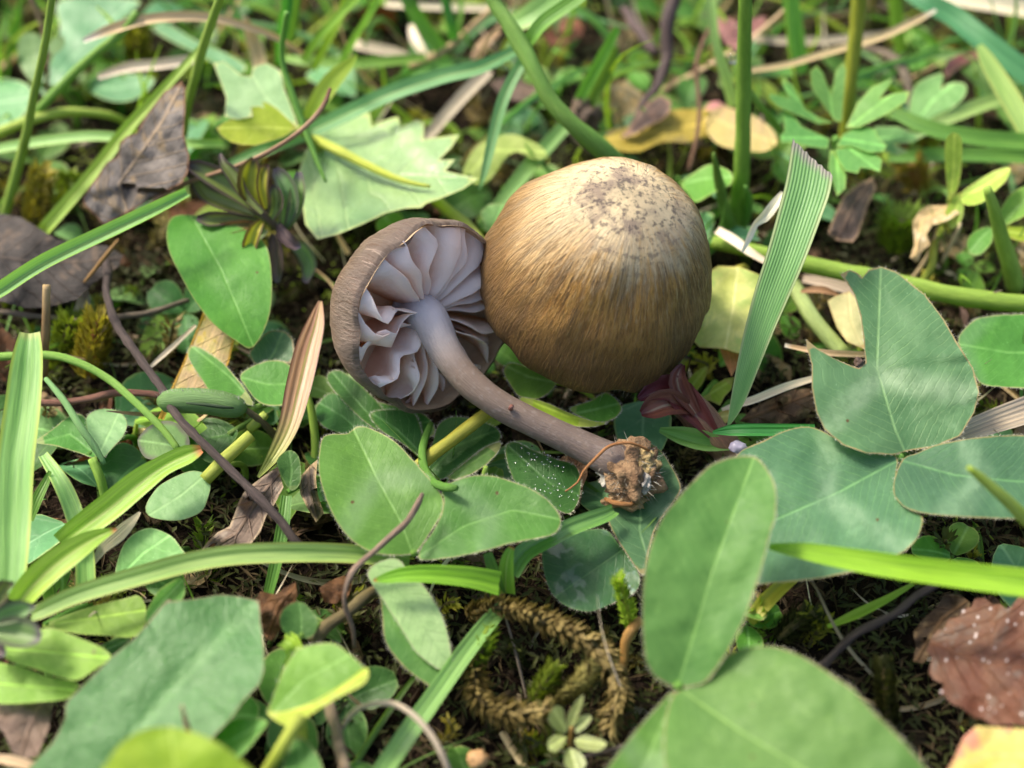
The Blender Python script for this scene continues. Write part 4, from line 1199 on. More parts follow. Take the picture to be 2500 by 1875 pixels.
# right edge
clover('clover_leaf', 'hairy green clover leaf cut by the edge above the torn leaflet', (2520, 860, 0.9), [
    dict(o=[(2340,824),(2375,784),(2402,774),(2460,768),(2540,776),(2560,860),(2540,940),(2441,944),(2395,936),(2375,905),(2350,860)],
         m=[(2540,860),(2460,860),(2345,840)], h=(0.95, 1.1), mat=M['clover'], fold=0.12, amp=0.04, hairs=200)], stalk_w=18)
clover('clover_leaf', 'small bright clover leaf beside the blunt pale shoot', (2450, 575, 1.0), [
    dict(o=T(3, [(2050,1430),(2040,1360),(2110,1240),(2203,1180),(2280,1200),(2280,1320),(2203,1370),(2100,1420)]), m=[(2445,550),(2480,510),(2525,470)], h=(1.0, 1.3), mat=M['leaf'], fold=0.3, hairs=0),
    dict(o=T(3, [(1840,1560),(1860,1490),(1940,1440),(2000,1440),(2000,1530),(1930,1610),(1870,1610)]), m=[(2420,558),(2390,585),(2365,615)], h=(1.0, 0.8), mat=M['leaf'], fold=0.25, hairs=0),
    dict(o=T(3, [(2060,1460),(2140,1430),(2260,1440),(2300,1500),(2203,1530),(2100,1500)]), m=[(2447,562),(2490,570),(2535,575)], h=(1.0, 1.0), mat=M['leaf_yg'], fold=0.2, hairs=0)], stalk_w=12)

# left side clovers
clover('clover_leaf', 'clover leaf with one leaflet rolled into a pod shape and one raised', (612, 1000, 0.9), [
    dict(o=T(4, [(1185,620),(1210,585),(1270,595),(1400,680),(1500,790),(1560,870),(1605,950),(1560,950),(1480,900),(1350,885),(1280,800),(1215,700)]),
         m=[(616,984),(560,920),(470,848)], h=(0.95, 1.15), mat=M['clover'], fold=0.22, amp=0.02, hairs=120),
    dict(o=T(4, [(1580,640),(1600,590),(1640,545),(1700,490),(1800,490),(1850,540),(1860,620),(1840,690),(1760,680),(1680,690),(1620,700)]),
         m=[(640,900),(670,860),(690,810)], h=(0.75, 0.85), mat=M['clover_teal'], fold=0.15, hairs=60),
    dict(o=T(4, [(1520,770),(1600,710),(1700,675),(1790,680),(1850,730),(1830,860),(1800,950),(1720,960),(1640,940),(1570,860)]),
         m=[(600,925),(650,938),(705,938)], h=(0.8, 0.8), mat=M['clover'], fold=0.25, hairs=80)], stalk_w=18)
def rolled_leaf():
    root = empty('rolled_leaf', P(605, 1000, 0.85))
    tag(root, 'rolled green leaflet like a small pod with a dark seam', 'leaf')
    pts = [(393,979,1.12,30),(405,980,1.15,52),(440,978,1.17,62),(500,980,1.16,64),(560,990,1.10,60),(590,997,1.05,44),(602,1000,1.02,14)]
    v, r = curve3(pts)
    g = tube_geo(v, r, 14, 0.05, 3)
    mesh('roll', g[0], g[1], M['s_podgreen'], root, None, g[2])
    tube('seam', None, [(455,984,1.30,4),(500,988,1.32,9),(545,994,1.28,8),(570,996,1.22,4)], M['seam'], parent=root)
    tube('petiole', None, [(600,1000,1.02,14),(640,1030,0.8,18),(680,1070,0.4,20),(700,1060,-.1,20)], M['twig_olive'], parent=root)
    rnd = random.Random(3); V, F = [], []
    for _ in range(150):
        t = rnd.random(); i = int(t * (len(v) - 1)); p = v[i] + Vector((rnd.uniform(-.05, .05), rnd.uniform(-.02, .05), r[i] * rnd.uniform(.8, 1)))
        e = p + Vector((rnd.uniform(-.05, .05), rnd.uniform(-.02, .05), rnd.uniform(.02, .06))); sd = Vector((.003, 0, 0)); k = len(V)
        V += [p - sd, p + sd, e]; F.append((k, k + 1, k + 2))
    mesh('margin_hairs', V, F, HM, root)['kind'] = 'stuff'
M['s_podgreen'] = stalk_mat('pod_green', (0.09, 0.20, 0.05), (0.12, 0.25, 0.07), mott=0.2)
M['seam'] = stalk_mat('seam', (0.02, 0.045, 0.015), (0.03, 0.06, 0.02), mott=0.1)
rolled_leaf()
clover('clover_leaf', 'pale clover leaf spread beside the cut blade stump on soil', (215, 1110, 0.6), [
    dict(o=T(4, [(225,1190),(330,1110),(430,1030),(500,1010),(560,1060),(600,1180),(610,1290),(500,1260),(350,1215)]), m=[(230,1108),(170,1060),(95,1080)], h=(0.6, 0.65), mat=M['clover'], fold=0.15, hairs=40),
    dict(o=T(4, [(545,1040),(600,990),(680,980),(760,1000),(805,1070),(780,1150),(720,1220),(650,1290),(600,1250),(560,1140)]), m=[(240,1112),(265,1060),(290,1005)], h=(0.6, 0.75), mat=M['leaf_pale2'], fold=0.12, hairs=40)], stalk_w=14)
sheet('round_leaf', 'rounded green leaf with purple tinged rim behind the dark twig', T(4, [(870,1180),(900,1130),(960,1080),(1060,1055),(1150,1090),(1200,1180),(1180,1260),(1080,1290),(1000,1305),(920,1290),(885,1240)]), [(470,1110),(410,1085),(338,1075)], (0.6, 0.75), M['leaf_purple_rim'], stalk=M['s_green'], cup=0.3, amp=0.04)
sheet('round_leaf', 'pale green rounded leaf with fine dark rim under the curved blade', [(355,1238),(372,1205),(400,1178),(463,1150),(505,1158),(515,1178),(508,1215),(490,1250),(440,1270),(390,1268),(362,1258)], [(500,1160),(440,1210),(368,1255)], (0.8, 0.7), M['leaf_pale2'], stalk=M['s_bright'], cup=-0.35, amp=0.03)
sheet('round_leaf', 'dim bluish leaf in the gap behind the twig crossing', [(255,1110),(300,1080),(350,1110),(360,1160),(330,1220),(280,1240),(250,1190),(245,1140)], [(350,1120),(300,1160),(260,1220)], (0.35, 0.4), M['clover_deep'], stalk=M['s_dark'], amp=0.05)
sheet('round_leaf', 'dark green leaf filling the gap under the rolled leaflet', [(440,1035),(520,1020),(580,1050),(560,1090),(520,1130),(480,1110),(450,1070)], [(560,1060),(500,1070),(450,1050)], (0.5, 0.5), M['clover_deep'], stalk=M['s_dark'], amp=0.05)
sheet('cupped_leaf', 'small cupped leaf on a short stalk beside the dry curled leaf', T(4, [(1750,1310),(1790,1260),(1840,1240),(1890,1280),(1905,1370),(1900,1450),(1850,1500),(1800,1450),(1765,1370)]), [(705,1200),(712,1150),(705,1100)], (0.75, 1.0), M['clover_deep'], stalk=M['s_green'], cup=1.2)

# bottom-left clover with its bright folded rim
clover('clover_leaf', 'folded bright clover leaf with yellow green rim next to the broad toothed leaf', (735, 1745, 1.3), [
    dict(o=T(7, [(1700,1310),(1720,1240),(1750,1150),(1800,1030),(1850,950),(1900,900),(2000,875),(2110,870),(2203,930),(2290,1010),(2330,1060),(2260,1130),(2100,1230),(1900,1290)]), m=[(670,1735),(740,1660),(850,1600)], h=(1.3, 1.5), mat=M['leaf'], fold=0.1, cup=-0.25, hairs=60),
    dict(o=T(7, [(1690,1310),(1800,1300),(1950,1250),(2100,1170),(2230,1080),(2310,1020),(2335,1060),(2300,1130),(2150,1210),(2000,1300),(1900,1370),(1840,1400),(1760,1370)]), m=[(660,1742),(780,1720),(890,1640)], h=(1.36, 1.56), mat=M['leaf_rim'], fold=0.2, hairs=0, label='yellow green turned up rim'),
    dict(o=T(7, [(1340,1450),(1400,1390),(1480,1350),(1570,1340),(1690,1360),(1640,1450),(1560,1550),(1500,1600),(1420,1600),(1360,1560)]), m=[(640,1765),(580,1800),(520,1830)], h=(1.25, 1.1), mat=M['leaf'], fold=0.1, hairs=0),
    dict(o=T(7, [(1870,1460),(1930,1480),(2000,1560),(2040,1659),(2030,1800),(1900,1850),(1780,1780),(1800,1620)]), m=[(725,1790),(735,1850),(740,1920)], h=(1.2, 1.2), mat=M['clover'], fold=0.1, hairs=0)], M['s_yg'], 24, lean=(-0.5, -0.9))
tube('plant_shoot', 'bright yellow green stalk rising under the folded clover rim', [(640,1900,0.9,30),(672,1850,1.25,32),(705,1795,1.4,34),(735,1750,1.42,40)], M['s_yg'], cat='stem')
sheet('cupped_leaf', 'small rounded leaf bud beside the olive twig and broad leaf tip', T(7, [(1770,710),(1800,650),(1850,615),(1915,610),(1970,660),(2012,725),(1985,815),(1920,840),(1850,825),(1790,790)]), [(735,1552),(735,1510),(730,1470)], (1.0, 1.15), M['clover_deep'], stalk=M['s_green'], cup=1.0)
blade('leaf_sheath', 'pale papery leaf sheath with hairy tips below the rounded leaf bud', [(690,1560,0.95,40),(710,1570,1.0,46),(720,1600,0.9,40),(700,1640,0.8,30),(690,1680,.7,24)], M['g_yg'], cat='leaf', crease=0.6)

# ------------------------------------------------------------------ broad meadow leaves
sheet('broad_leaf', 'big blue green broad leaf with small teeth and wide pale midrib',
      [(40,1910),(69,1875),(127,1814),(158,1756),(160,1720),(168,1706),(193,1683),(270,1605),(328,1559),(370,1509),(405,1468),(412,1463),(420,1468),(463,1463),(540,1451),(579,1455),(633,1466),(637,1524),(646,1582),(644,1640),(633,1671),(590,1717),(563,1756),(520,1800),(470,1860),(420,1930),(300,1990),(120,1980)],
      [(200,1960),(330,1790),(440,1650),(635,1462)], (1.05, 1.35), M['leaf_big'], stalk=M['s_green'], stalk_w=30, fold=0.10, bend=0.12, amp=0.05, sm=False)
sheet('oval_leaf', 'yellow green leaf tip with dark specks overlapping the big broad leaf',
      [(230,1910),(262,1858),(289,1821),(318,1797),(347,1783),(385,1775),(424,1775),(482,1791),(532,1814),(579,1848),(625,1890),(660,1950),(640,2030),(540,2080),(400,2080),(280,2040),(222,1980)],
      [(460,2080),(440,1950),(415,1775)], (1.9, 2.5), M['leaf_yg'], stalk=M['s_yg'], fold=0.06, amp=0.05, bend=0.1)
tube('thorn_tip', 'tiny reddish bristle standing on the big broad leaf', [(461,1790,1.5,18),(452,1755,1.75,11),(444,1722,1.95,5)], M['twig_pink'], cat='bristle')
sheet('oval_leaf', 'spotted green oval leaf hanging behind the twig with one brown hole',
      [(420,530),(470,525),(540,540),(600,560),(650,600),(664,690),(655,780),(617,848),(580,835),(520,790),(480,740),(450,690),(415,620),(406,570)],
      [(470,535),(540,660),(618,848)], (1.5, 1.05), M['leaf_spot'], stalk=M['s_green'], fold=0.08, bend=0.1, amp=0.05)
sheet('pointed_leaf', 'narrow green leaf end with a purple brown blotch by the left bud', [(0,1585),(40,1560),(100,1535),(140,1537),(200,1560),(250,1582),(272,1606),(235,1632),(190,1660),(150,1655),(80,1632),(20,1612)], [(-30,1580),(100,1590),(270,1606)], (1.1, 1.2), M['leaf_blotch'], stalk=M['s_green'], fold=0.12)
sheet('pointed_leaf', 'lower narrow green leaf under the purple blotched one', [(-40,1620),(50,1628),(110,1650),(190,1668),(178,1695),(165,1706),(100,1714),(0,1718),(-40,1700)], [(-40,1665),(70,1675),(180,1685)], (0.95, 1.05), M['leaf_yg2'], stalk=M['s_green'], fold=0.1)
sheet('pointed_leaf', 'shaded green leaf lying just beneath the long pale blade', [(105,1525),(200,1488),(300,1462),(340,1455),(357,1490),(347,1540),(320,1556),(260,1552),(190,1547),(130,1535)], [(110,1525),(220,1510),(350,1490)], (0.8, 0.85), M['leaf_yg2'], stalk=M['s_green'], fold=0.1)
sheet('pointed_leaf', 'slim green leaf crossing the upper margin of the big broad leaf', [(355,1524),(354,1500),(372,1465),(394,1436),(440,1410),(452,1428),(448,1459),(420,1490),(385,1515)], [(355,1520),(395,1470),(446,1415)], (0.85, 1.1), M['leaf'], stalk=M['s_green'], fold=0.2)
sheet('oval_leaf', 'soft green oval leaf behind the long pale blade, pale margin', [(285,1405),(289,1362),(305,1325),(332,1300),(370,1289),(417,1308),(440,1335),(459,1366),(440,1395),(386,1400),(343,1402)], [(300,1400),(350,1350),(410,1310)], (0.6, 0.8), M['leaf_soft'], stalk=M['s_green'], fold=0.1, amp=0.05)
sheet('oval_leaf', 'small shaded leaf under the soft oval leaf', [(355,1395),(420,1385),(450,1410),(440,1450),(400,1460),(360,1440)], [(360,1400),(400,1425),(445,1445)], (0.45, 0.5), M['clover_deep'], stalk=M['s_dark'])
sheet('oval_leaf', 'dark leaf edge peeking out below the blotched leaf', T(7, [(620,900),(700,850),(820,830),(800,900),(720,960),(650,940)]), [(245,1590),(280,1575),(310,1560)], (0.5, 0.5), M['clover_deep'], stalk=M['s_dark'])
# toothed pale leaf in the middle distance
sheet('toothed_leaf', 'large pale toothed leaf with yellow midrib behind the lying mushroom',
      [(902,274),(908,309),(941,293),(972,284),(979,309),(1018,293),(1036,300),(1033,340),(1122,328),(1103,359),(1072,390),(1110,390),(1087,417),(1168,436),(1130,462),(1072,486),(1040,497),(1029,507),(987,509),(941,521),(880,550),(825,572),(775,585),(745,548),(735,480),(730,420),(745,370),(790,320),(840,290)],
      [(735,330),(810,360),(930,425),(1165,436)], (1.0, 1.5), M['leaf_teal2'], stalk=M['s_yg'], stalk_w=30, fold=0.12, amp=0.08, sm=False)
tube('leaf_rib', None, [(760,335,1.22,24),(830,370,1.36,24),(900,405,1.43,22),(980,440,1.46,15),(1050,455,1.48,8)], M['s_yg'], parent=[o for o in bpy.data.objects if o.name.startswith('toothed_leaf')][0])
tube('plant_shoot', 'yellow green stalk passing between the toothed leaf and the domed cap', [(1060,485,0.95,28),(1100,520,0.95,28),(1150,560,0.9,28),(1195,625,0.75,30),(1220,680,0.4,30)], M['s_yg'], cat='stem')
lob = empty('lobed_leaf', P(729, 315, 0.6)); tag(lob, 'pale lobed leaf with one lobe folded to show yellow green underside', 'leaf')
sheet('blade', None, [(521,154),(548,150),(570,168),(590,185),(613,187),(617,162),(652,154),(687,174),(694,216),(712,262),(729,309),(725,320),(676,275),(633,260),(613,262),(617,285),(579,292),(548,285),(552,239),(540,205),(532,185)], [(729,314),(650,240),(600,160)], (1.7, 2.0), M['leaf_pale'], parent=lob, fold=0.15, amp=0.06, sm=False)
sheet('folded_lobe', None, [(613,255),(633,247),(655,252),(676,265),(727,313),(690,335),(625,355),(590,354),(563,347),(540,330),(528,313),(550,297),(579,287),(617,285)], [(727,314),(640,310),(530,312)], (1.75, 1.95), M['leaf_yg'], parent=lob, fold=0.1, amp=0.05, sm=False)
petiole(lob, P(729, 314, 1.72), M['s_yg'], 20, (0.3, 0.2))
# geranium-like divided leaf, right
dv = empty('divided_leaf', P(2045, 345, 0.2)); tag(dv, 'finely divided green leaf with pointed lobes beside the olive stem', 'leaf')
for k, (o_, tip, hh) in enumerate([
        ([(975,880),(800,800),(730,720),(695,700),(680,740),(690,830),(662,850),(665,905),(740,900),(850,930),(960,940)], (665,870), (1.5, 1.7)),
        ([(1000,775),(900,740),(820,690),(740,540),(680,485),(668,520),(715,620),(600,590),(588,615),(640,670),(690,695),(800,740),(900,785)], (660,520), (1.5, 1.9)),
        ([(1010,770),(930,660),(860,560),(850,450),(890,413),(930,460),(960,540),(985,600),(1010,450),(1060,392),(1078,440),(1060,640),(1050,770)], (950,430), (1.5, 1.95)),
        ([(1075,810),(1150,650),(1240,550),(1365,498),(1350,540),(1290,625),(1380,590),(1478,577),(1460,640),(1330,725),(1160,805)], (1440,540), (1.5, 1.95)),
        ([(1010,930),(1060,850),(1140,805),(1220,805),(1262,820),(1280,870),(1335,925),(1310,960),(1220,965),(1110,925)], (1330,925), (1.5, 1.65)),
        ([(1005,945),(1030,1020),(1070,1080),(1150,1098),(1170,1060),(1230,1070),(1292,1088),(1303,1010),(1240,960),(1120,920)], (1280,1080), (1.5, 1.6)),
        ([(975,950),(965,1060),(1000,1180),(1020,1245),(1075,1190),(1078,1110),(1030,1020),(1000,950)], (1030,1240), (1.5, 1.45))]):
    bx, by = T(3, [(1010, 870)])[0]
    sheet('lobe', None, T(3, o_), [(bx, by)] + T(3, [((tip[0] + 1010) / 2, (tip[1] + 870) / 2), tip]), hh, M['leaf_div'], parent=dv, fold=0.15, amp=0.03, sm=False, step=9, seed=k)
petiole(dv, P(2040, 338, 1.5), M['s_green'], 20, (0.05, 0.1))
sheet('notched_leaf', 'soft green two lobed leaf behind the divided leaf', T(3, [(1480,740),(1490,600),(1540,520),(1640,470),(1690,470),(1680,560),(1720,530),(1800,520),(1840,550),(1820,620),(1740,690),(1640,745),(1560,760)]), T(3, [(1540,750),(1620,640),(1740,540)]), (0.9, 1.2), M['leaf_soft'], stalk=M['s_green'], amp=0.05)
sheet('notched_leaf', 'pale notched leaf half hidden behind the divided leaf, orange tipped', T(3, [(1200,900),(1260,800),(1400,800),(1500,840),(1590,850),(1500,900),(1380,910),(1470,960),(1400,985),(1300,950)]), T(3, [(1220,880),(1350,870),(1580,850)]), (1.15, 1.25), M['leaf_soft'], stalk=M['s_green'], sm=False, amp=0.03)
sheet('yellowed_leaf', 'pale yellow crumpled leaf half behind the domed cap', [(1735,660),(1754,649),(1804,651),(1854,670),(1892,700),(1897,782),(1878,824),(1845,850),(1812,865),(1766,851),(1708,848),(1692,832),(1662,842),(1680,810),(1696,786),(1715,740)], [(1800,655),(1790,750),(1770,855)], (0.95, 0.75), M['leaf_yellow'], stalk=M['s_yellow'], amp=0.12, nsc=2.2, sm=False)
sheet('cream_leaf', 'small cream dried leaf behind the torn leaflet', [(2020,735),(2040,722),(2074,711),(2100,736),(2115,790),(2112,853),(2067,834),(2043,800),(2030,765)], [(2070,715),(2075,780),(2105,850)], (0.8, 0.8), M['leaf_cream'], amp=0.1, nsc=2, sm=False)
sheet('leaf_scrap', 'orange brown leaf scrap under the pale yellow leaf', [(1756,850),(1785,858),(1806,865),(1800,895),(1786,919),(1772,890)], [(1775,852),(1782,885),(1786,918)], (0.6, 0.7), M['dead_orange'], cat='dead leaf', amp=0.04, sm=False)
sheet('bud_leaf', 'small yellow green leaf in the dark gap below the yellow leaf', T(6, [(50,850),(110,760),(200,710),(180,800),(120,880),(70,900)]), T(6, [(70,880),(190,720)]), (0.45, 0.6), M['leaf_yg'], stalk=M['s_green'], fold=0.2)
sheet('bud_leaf', 'second small yellow green leaf beside the ribbed blade foot', T(6, [(150,920),(210,880),(240,830),(310,790),(370,780),(350,860),(310,900),(280,960),(220,930)]), T(6, [(160,920),(350,800)]), (0.4, 0.55), M['leaf_yg'], stalk=M['s_green'], fold=0.15, sm=False)
sheet('bud_leaf', 'pale tiny leaf at the foot of the ribbed blade', T(6, [(250,1030),(300,990),(350,1000),(330,1060),(290,1080)]), T(6, [(260,1035),(345,1020)]), (0.5, 0.6), M['leaf_yellow'], stalk=M['s_green'])
sheet('broad_back_leaf', 'blurred broad teal leaf behind the dry arched straw', T(1, [(390,0),(860,0),(830,80),(720,200),(640,330),(560,400),(330,600),(250,560),(330,360),(380,180)]), T(1, [(280,570),(480,330),(820,20)]), (0.7, 1.3), M['leaf_teal'], stalk=M['s_green'], fold=0.1, amp=0.1)
sheet('broad_back_leaf', 'blurred teal leaf cut by the left edge under the green loop', T(1, [(-60,520),(60,500),(180,540),(200,640),(130,750),(0,800),(-60,780)]), T(1, [(-60,650),(60,640),(200,620)]), (0.5, 0.7), M['leaf_teal'], stalk=M['s_green'], amp=0.1)
sheet('broad_back_leaf', 'soft teal leaf under the second pale straw', T(1, [(540,540),(660,470),(860,470),(980,500),(930,580),(820,640),(700,640),(600,600)]), T(1, [(560,550),(740,560),(960,520)]), (0.6, 0.8), M['leaf_teal'], stalk=M['s_green'], amp=0.1)
sheet('broad_back_leaf', 'long teal leaf running under the dry arched straw toward the grass', T(1, [(960,160),(1060,150),(1250,260),(1420,330),(1560,420),(1480,470),(1300,370),(1100,270),(980,200)]), T(1, [(980,170),(1250,300),(1540,430)]), (1.1, 1.4), M['leaf_teal'], stalk=M['s_green'], amp=0.05)
sheet('round_back_leaf', 'blurred pale two lobed leaf by the left grass stem', T(1, [(110,300),(130,230),(190,205),(260,230),(290,290),(340,240),(400,230),(405,290),(350,340),(300,350),(260,450),(230,520),(180,500),(120,400)]), T(1, [(200,520),(220,380),(200,210)]), (1.2, 1.6), M['leaf_pale2'], stalk=M['s_bright'], amp=0.05)
sheet('curled_leaf', 'dull yellow green curled leaf behind the hanging blade', T(2, [(790,1100),(850,960),(950,880),(1100,850),(1200,880),(1290,930),(1320,990),(1240,1010),(1140,960),(1060,1000),(1000,1090),(930,1160),(850,1160)]), T(2, [(820,1120),(960,950),(1300,960)]), (0.6, 1.0), M['leaf_olive'], stalk=M['s_green'], amp=0.1)
sheet('ragged_leaf', 'small ragged green leaf between the yellow stalk and the domed cap', T(2, [(900,1340),(960,1290),(1040,1290),(1110,1320),(1080,1400),(1040,1460),(1010,1520),(960,1500),(930,1430)]), T(2, [(980,1510),(1000,1400),(1040,1300)]), (0.6, 0.85), M['leaf_soft'], stalk=M['s_green'], sm=False, amp=0.05)
sheet('strap_leaf', 'shiny bent leaf between the domed cap and the tall stem', T(3, [(30,1160),(120,1090),(220,1040),(350,1090),(345,1170),(240,1220),(130,1280),(80,1230)]), T(3, [(40,1160),(180,1130),(345,1120)]), (0.9, 1.3), M['leaf'], stalk=M['s_green'], fold=0.25)
sheet('pink_leaf', 'blurred yellow leaf flushed with pink beside the tall stem', T(3, [(180,720),(200,660),(260,640),(340,680),(470,720),(540,760),(610,820),(640,900),(560,960),(420,950),(280,920),(200,840)]), T(3, [(190,720),(350,800),(620,900)]), (0.8, 0.9), M['leaf_pink'], stalk=M['s_yellow'], amp=0.08)
sheet('yellow_back_leaf', 'blurred ochre yellow leaf strip behind the domed cap', T(2, [(1700,830),(1850,800),(1980,760),(2060,700),(2250,690),(2500,690),(2480,840),(2350,860),(2200,900),(2050,900),(1900,960),(1750,940)]), T(2, [(1700,880),(2000,830),(2480,760)]), (0.6, 0.75), M['leaf_ochre'], stalk=M['s_yellow'], amp=0.08)
for lab, o_, m_, h_ in [('slender yellow green leaflet standing upright near the right edge', [(1700,960),(1715,870),(1760,838),(1805,870),(1812,960),(1800,1120),(1770,1220),(1735,1260),(1715,1180)], [(1735,1255),(1760,1060),(1762,840)], (1.2, 2.0)),
                        ('folded yellow green leaflet pointing right near the blunt shoot', [(1800,1230),(1900,1150),(2020,1080),(2115,1060),(2090,1140),(2030,1200),(1960,1270),(1880,1300),(1820,1290)], [(1805,1240),(1940,1190),(2112,1065)], (1.2, 1.6)),
                        ('short yellow green leaflet hanging under the slender one', [(1705,1340),(1740,1270),(1790,1225),(1820,1290),(1815,1370),(1780,1430),(1745,1450),(1715,1410)], [(1795,1235),(1770,1340),(1745,1445)], (1.2, 0.9))]:
    sheet('slim_leaflet', lab, T(3, o_), T(3, m_), h_, M['leaf_yg3'], stalk=M['s_yg'], stalk_w=12, fold=0.25, amp=0.02)

# ------------------------------------------------------------------ grass blades and stems (pixel x, y, height cm, width px)
def run(fn, name, cat, rows):
    for r in rows:
        lab, mat, pts = r[:3]
        kw = r[3] if len(r) > 3 else {}
        fn(name, lab, pts, M[mat], cat=cat, **kw)


run(tube, 'grass_culm', 'grass', [
    ('bright grass stem rising at the left edge past the teal leaf', 's_bright', [(10,530,0.3,24),(50,386,1.3,24),(66,320,1.9,22),(83,231,2.6,20),(112,96,3.5,19),(130,-40,4.3,18)]),
    ('yellow green grass stem leaning toward the tip of the dry arched straw', 's_bright', [(80,285,1.0,20),(96,266,1.2,21),(185,174,1.8,22),(247,120,2.2,22),(293,85,2.4,20),(335,30,2.7,16)]),
    ('low yellow green runner looping under the left grass stem', 's_yg', [(-40,345,0.7,22),(0,323,0.9,24),(88,288,1.1,24),(175,273,1.1,22),(266,281,0.9,18),(310,300,0.6,16)]),
    ('bright grass stem rising beside the upright withered grey leaf', 's_bright', [(448,330,1.2,20),(455,270,1.7,22),(475,193,2.3,23),(498,108,3.0,23),(536,0,3.8,22),(560,-60,4.2,20)]),
    ('thin dark green shoot bowing down in front of the toothed leaf', 's_green', [(700,30,3.4,14),(688,140,2.7,14),(714,231,2.3,17),(752,336,1.9,16),(795,444,1.6,7)]),
    ('thick bending grass stem with reddish joint arching over the domed cap', 's_redgreen', [(1195,-40,3.6,32),(1203,0,3.4,34),(1242,58,3.2,38),(1273,112,3.0,44),(1307,174,2.8,38),(1346,247,2.5,40),(1404,309,2.2,44),(1481,374,1.8,48),(1530,420,1.4,46)]),
    ('tall bright green stem right of the domed cap with side shoots', 's_bright2', [(1790,580,0.1,52),(1800,520,0.5,46),(1812,386,1.5,40),(1816,193,2.7,38),(1820,0,3.9,34),(1822,-60,4.2,32)]),
    ('olive green stem standing behind the divided leaf', 's_olive', [(2060,400,0.2,34),(2067,305,0.8,34),(2071,231,1.3,34),(2086,116,2.0,34),(2098,0,2.7,36),(2106,-60,3.1,36)]),
    ('thin green side stem with bead of water leaning to the divided leaf', 's_green', [(1910,325,1.2,18),(1870,275,1.6,18),(1835,231,1.9,18),(1805,190,2.1,17),(1792,160,2.25,12)]),
    ('thin arched green runner between the cut blade and the round leaves', 's_bright', [(-40,868,0.9,20),(0,871,1.0,20),(116,867,1.15,20),(193,886,1.2,20),(270,929,1.15,20),(347,998,1.1,19),(401,1052,1.0,18),(436,1100,0.9,16)]),
    ('slim green stalk slanting in front of the pale clover leaf', 's_teal', [(112,925,1.1,12),(154,975,1.1,17),(193,1037,1.05,18),(231,1091,1.0,18),(255,1133,0.9,10)]),
    ('green stalk dropping from the pale clover leaf to the soil', 's_bright', [(225,1120,0.65,22),(245,1170,0.5,24),(262,1230,0.2,24)]),
    ('pale green vertical stalk beside the brown blade foot', 's_bright', [(748,955,0.8,14),(762,1010,0.6,20),(770,1080,0.3,22),(768,1150,0.0,22)]),
    ('yellow straight stem end poking from under the bent mushroom stem', 's_yellow', [(1020,1140,0.75,32),(1060,1106,0.8,33),(1110,1068,0.85,32),(1168,1025,0.9,32),(1200,1000,0.9,32)]),
    ('green shoot hooked between the two clover leaflets with red tip', 's_green', [(1052,1035,0.75,14),(1032,1090,0.9,20),(1036,1145,1.0,22),(1062,1180,1.15,20),(1095,1190,1.3,22),(1116,1192,1.35,14)]),
    ('tiny green bud standing between the clover leaflets', 's_bright', [(1182,1175,1.0,16),(1184,1155,1.1,18),(1186,1140,1.2,12)]),
    ('cut yellow green stem piece beside the dark twig', 's_yg', [(500,1172,0.85,32),(550,1120,0.95,34),(613,1062,1.05,30)]),
    ('short yellow green stem stump below the rolled leaflet', 's_yg', [(610,1048,0.7,24),(632,1028,0.8,26),(650,1010,0.85,20)]),
    ('blunt pale green shoot standing at the right edge', 's_bright', [(2480,700,0.3,46),(2464,640,0.8,42),(2445,579,1.3,36),(2425,505,1.9,28),(2410,459,2.2,20)]),
    ('yellow shoot tip pointing up in front of the right clover leaflet', 's_yg', [(2540,1300,2.0,38),(2500,1262,2.2,34),(2440,1206,2.5,28),(2390,1162,2.7,22),(2364,1141,2.8,14)]),
    ('long flat green runner stretching behind the torn leaflet', 's_bright2', [(1740,590,0.75,32),(1880,622,0.8,36),(1960,642,0.85,42),(2075,668,0.85,44),(2230,700,0.85,46),(2310,717,0.85,46),(2410,733,0.85,46),(2540,745,0.85,44)]),
    ('pale green stalk slanting down behind the torn leaflet', 's_pale', [(1925,670,0.5,34),(1932,686,0.55,36),(1978,767,0.6,40),(2020,820,0.55,40),(2062,868,0.5,40)]),
    ('olive curled stem under the tan crumpled leaf near the right', 's_olive', [(2300,560,0.4,16),(2280,600,0.6,18),(2275,650,0.6,20),(2250,690,0.4,20)]),
])
run(tube, 'grass_shoot', 'grass', [
    ('pointed green side shoot left of the tall bright stem', 's_green', [(1788,575,0.2,36),(1772,520,0.7,32),(1756,450,1.3,26),(1742,374,1.9,8)]),
    ('small green side shoot right of the tall bright stem', 's_green', [(1805,570,0.2,26),(1825,520,0.6,24),(1828,480,1.0,18),(1820,455,1.3,8)]),
])
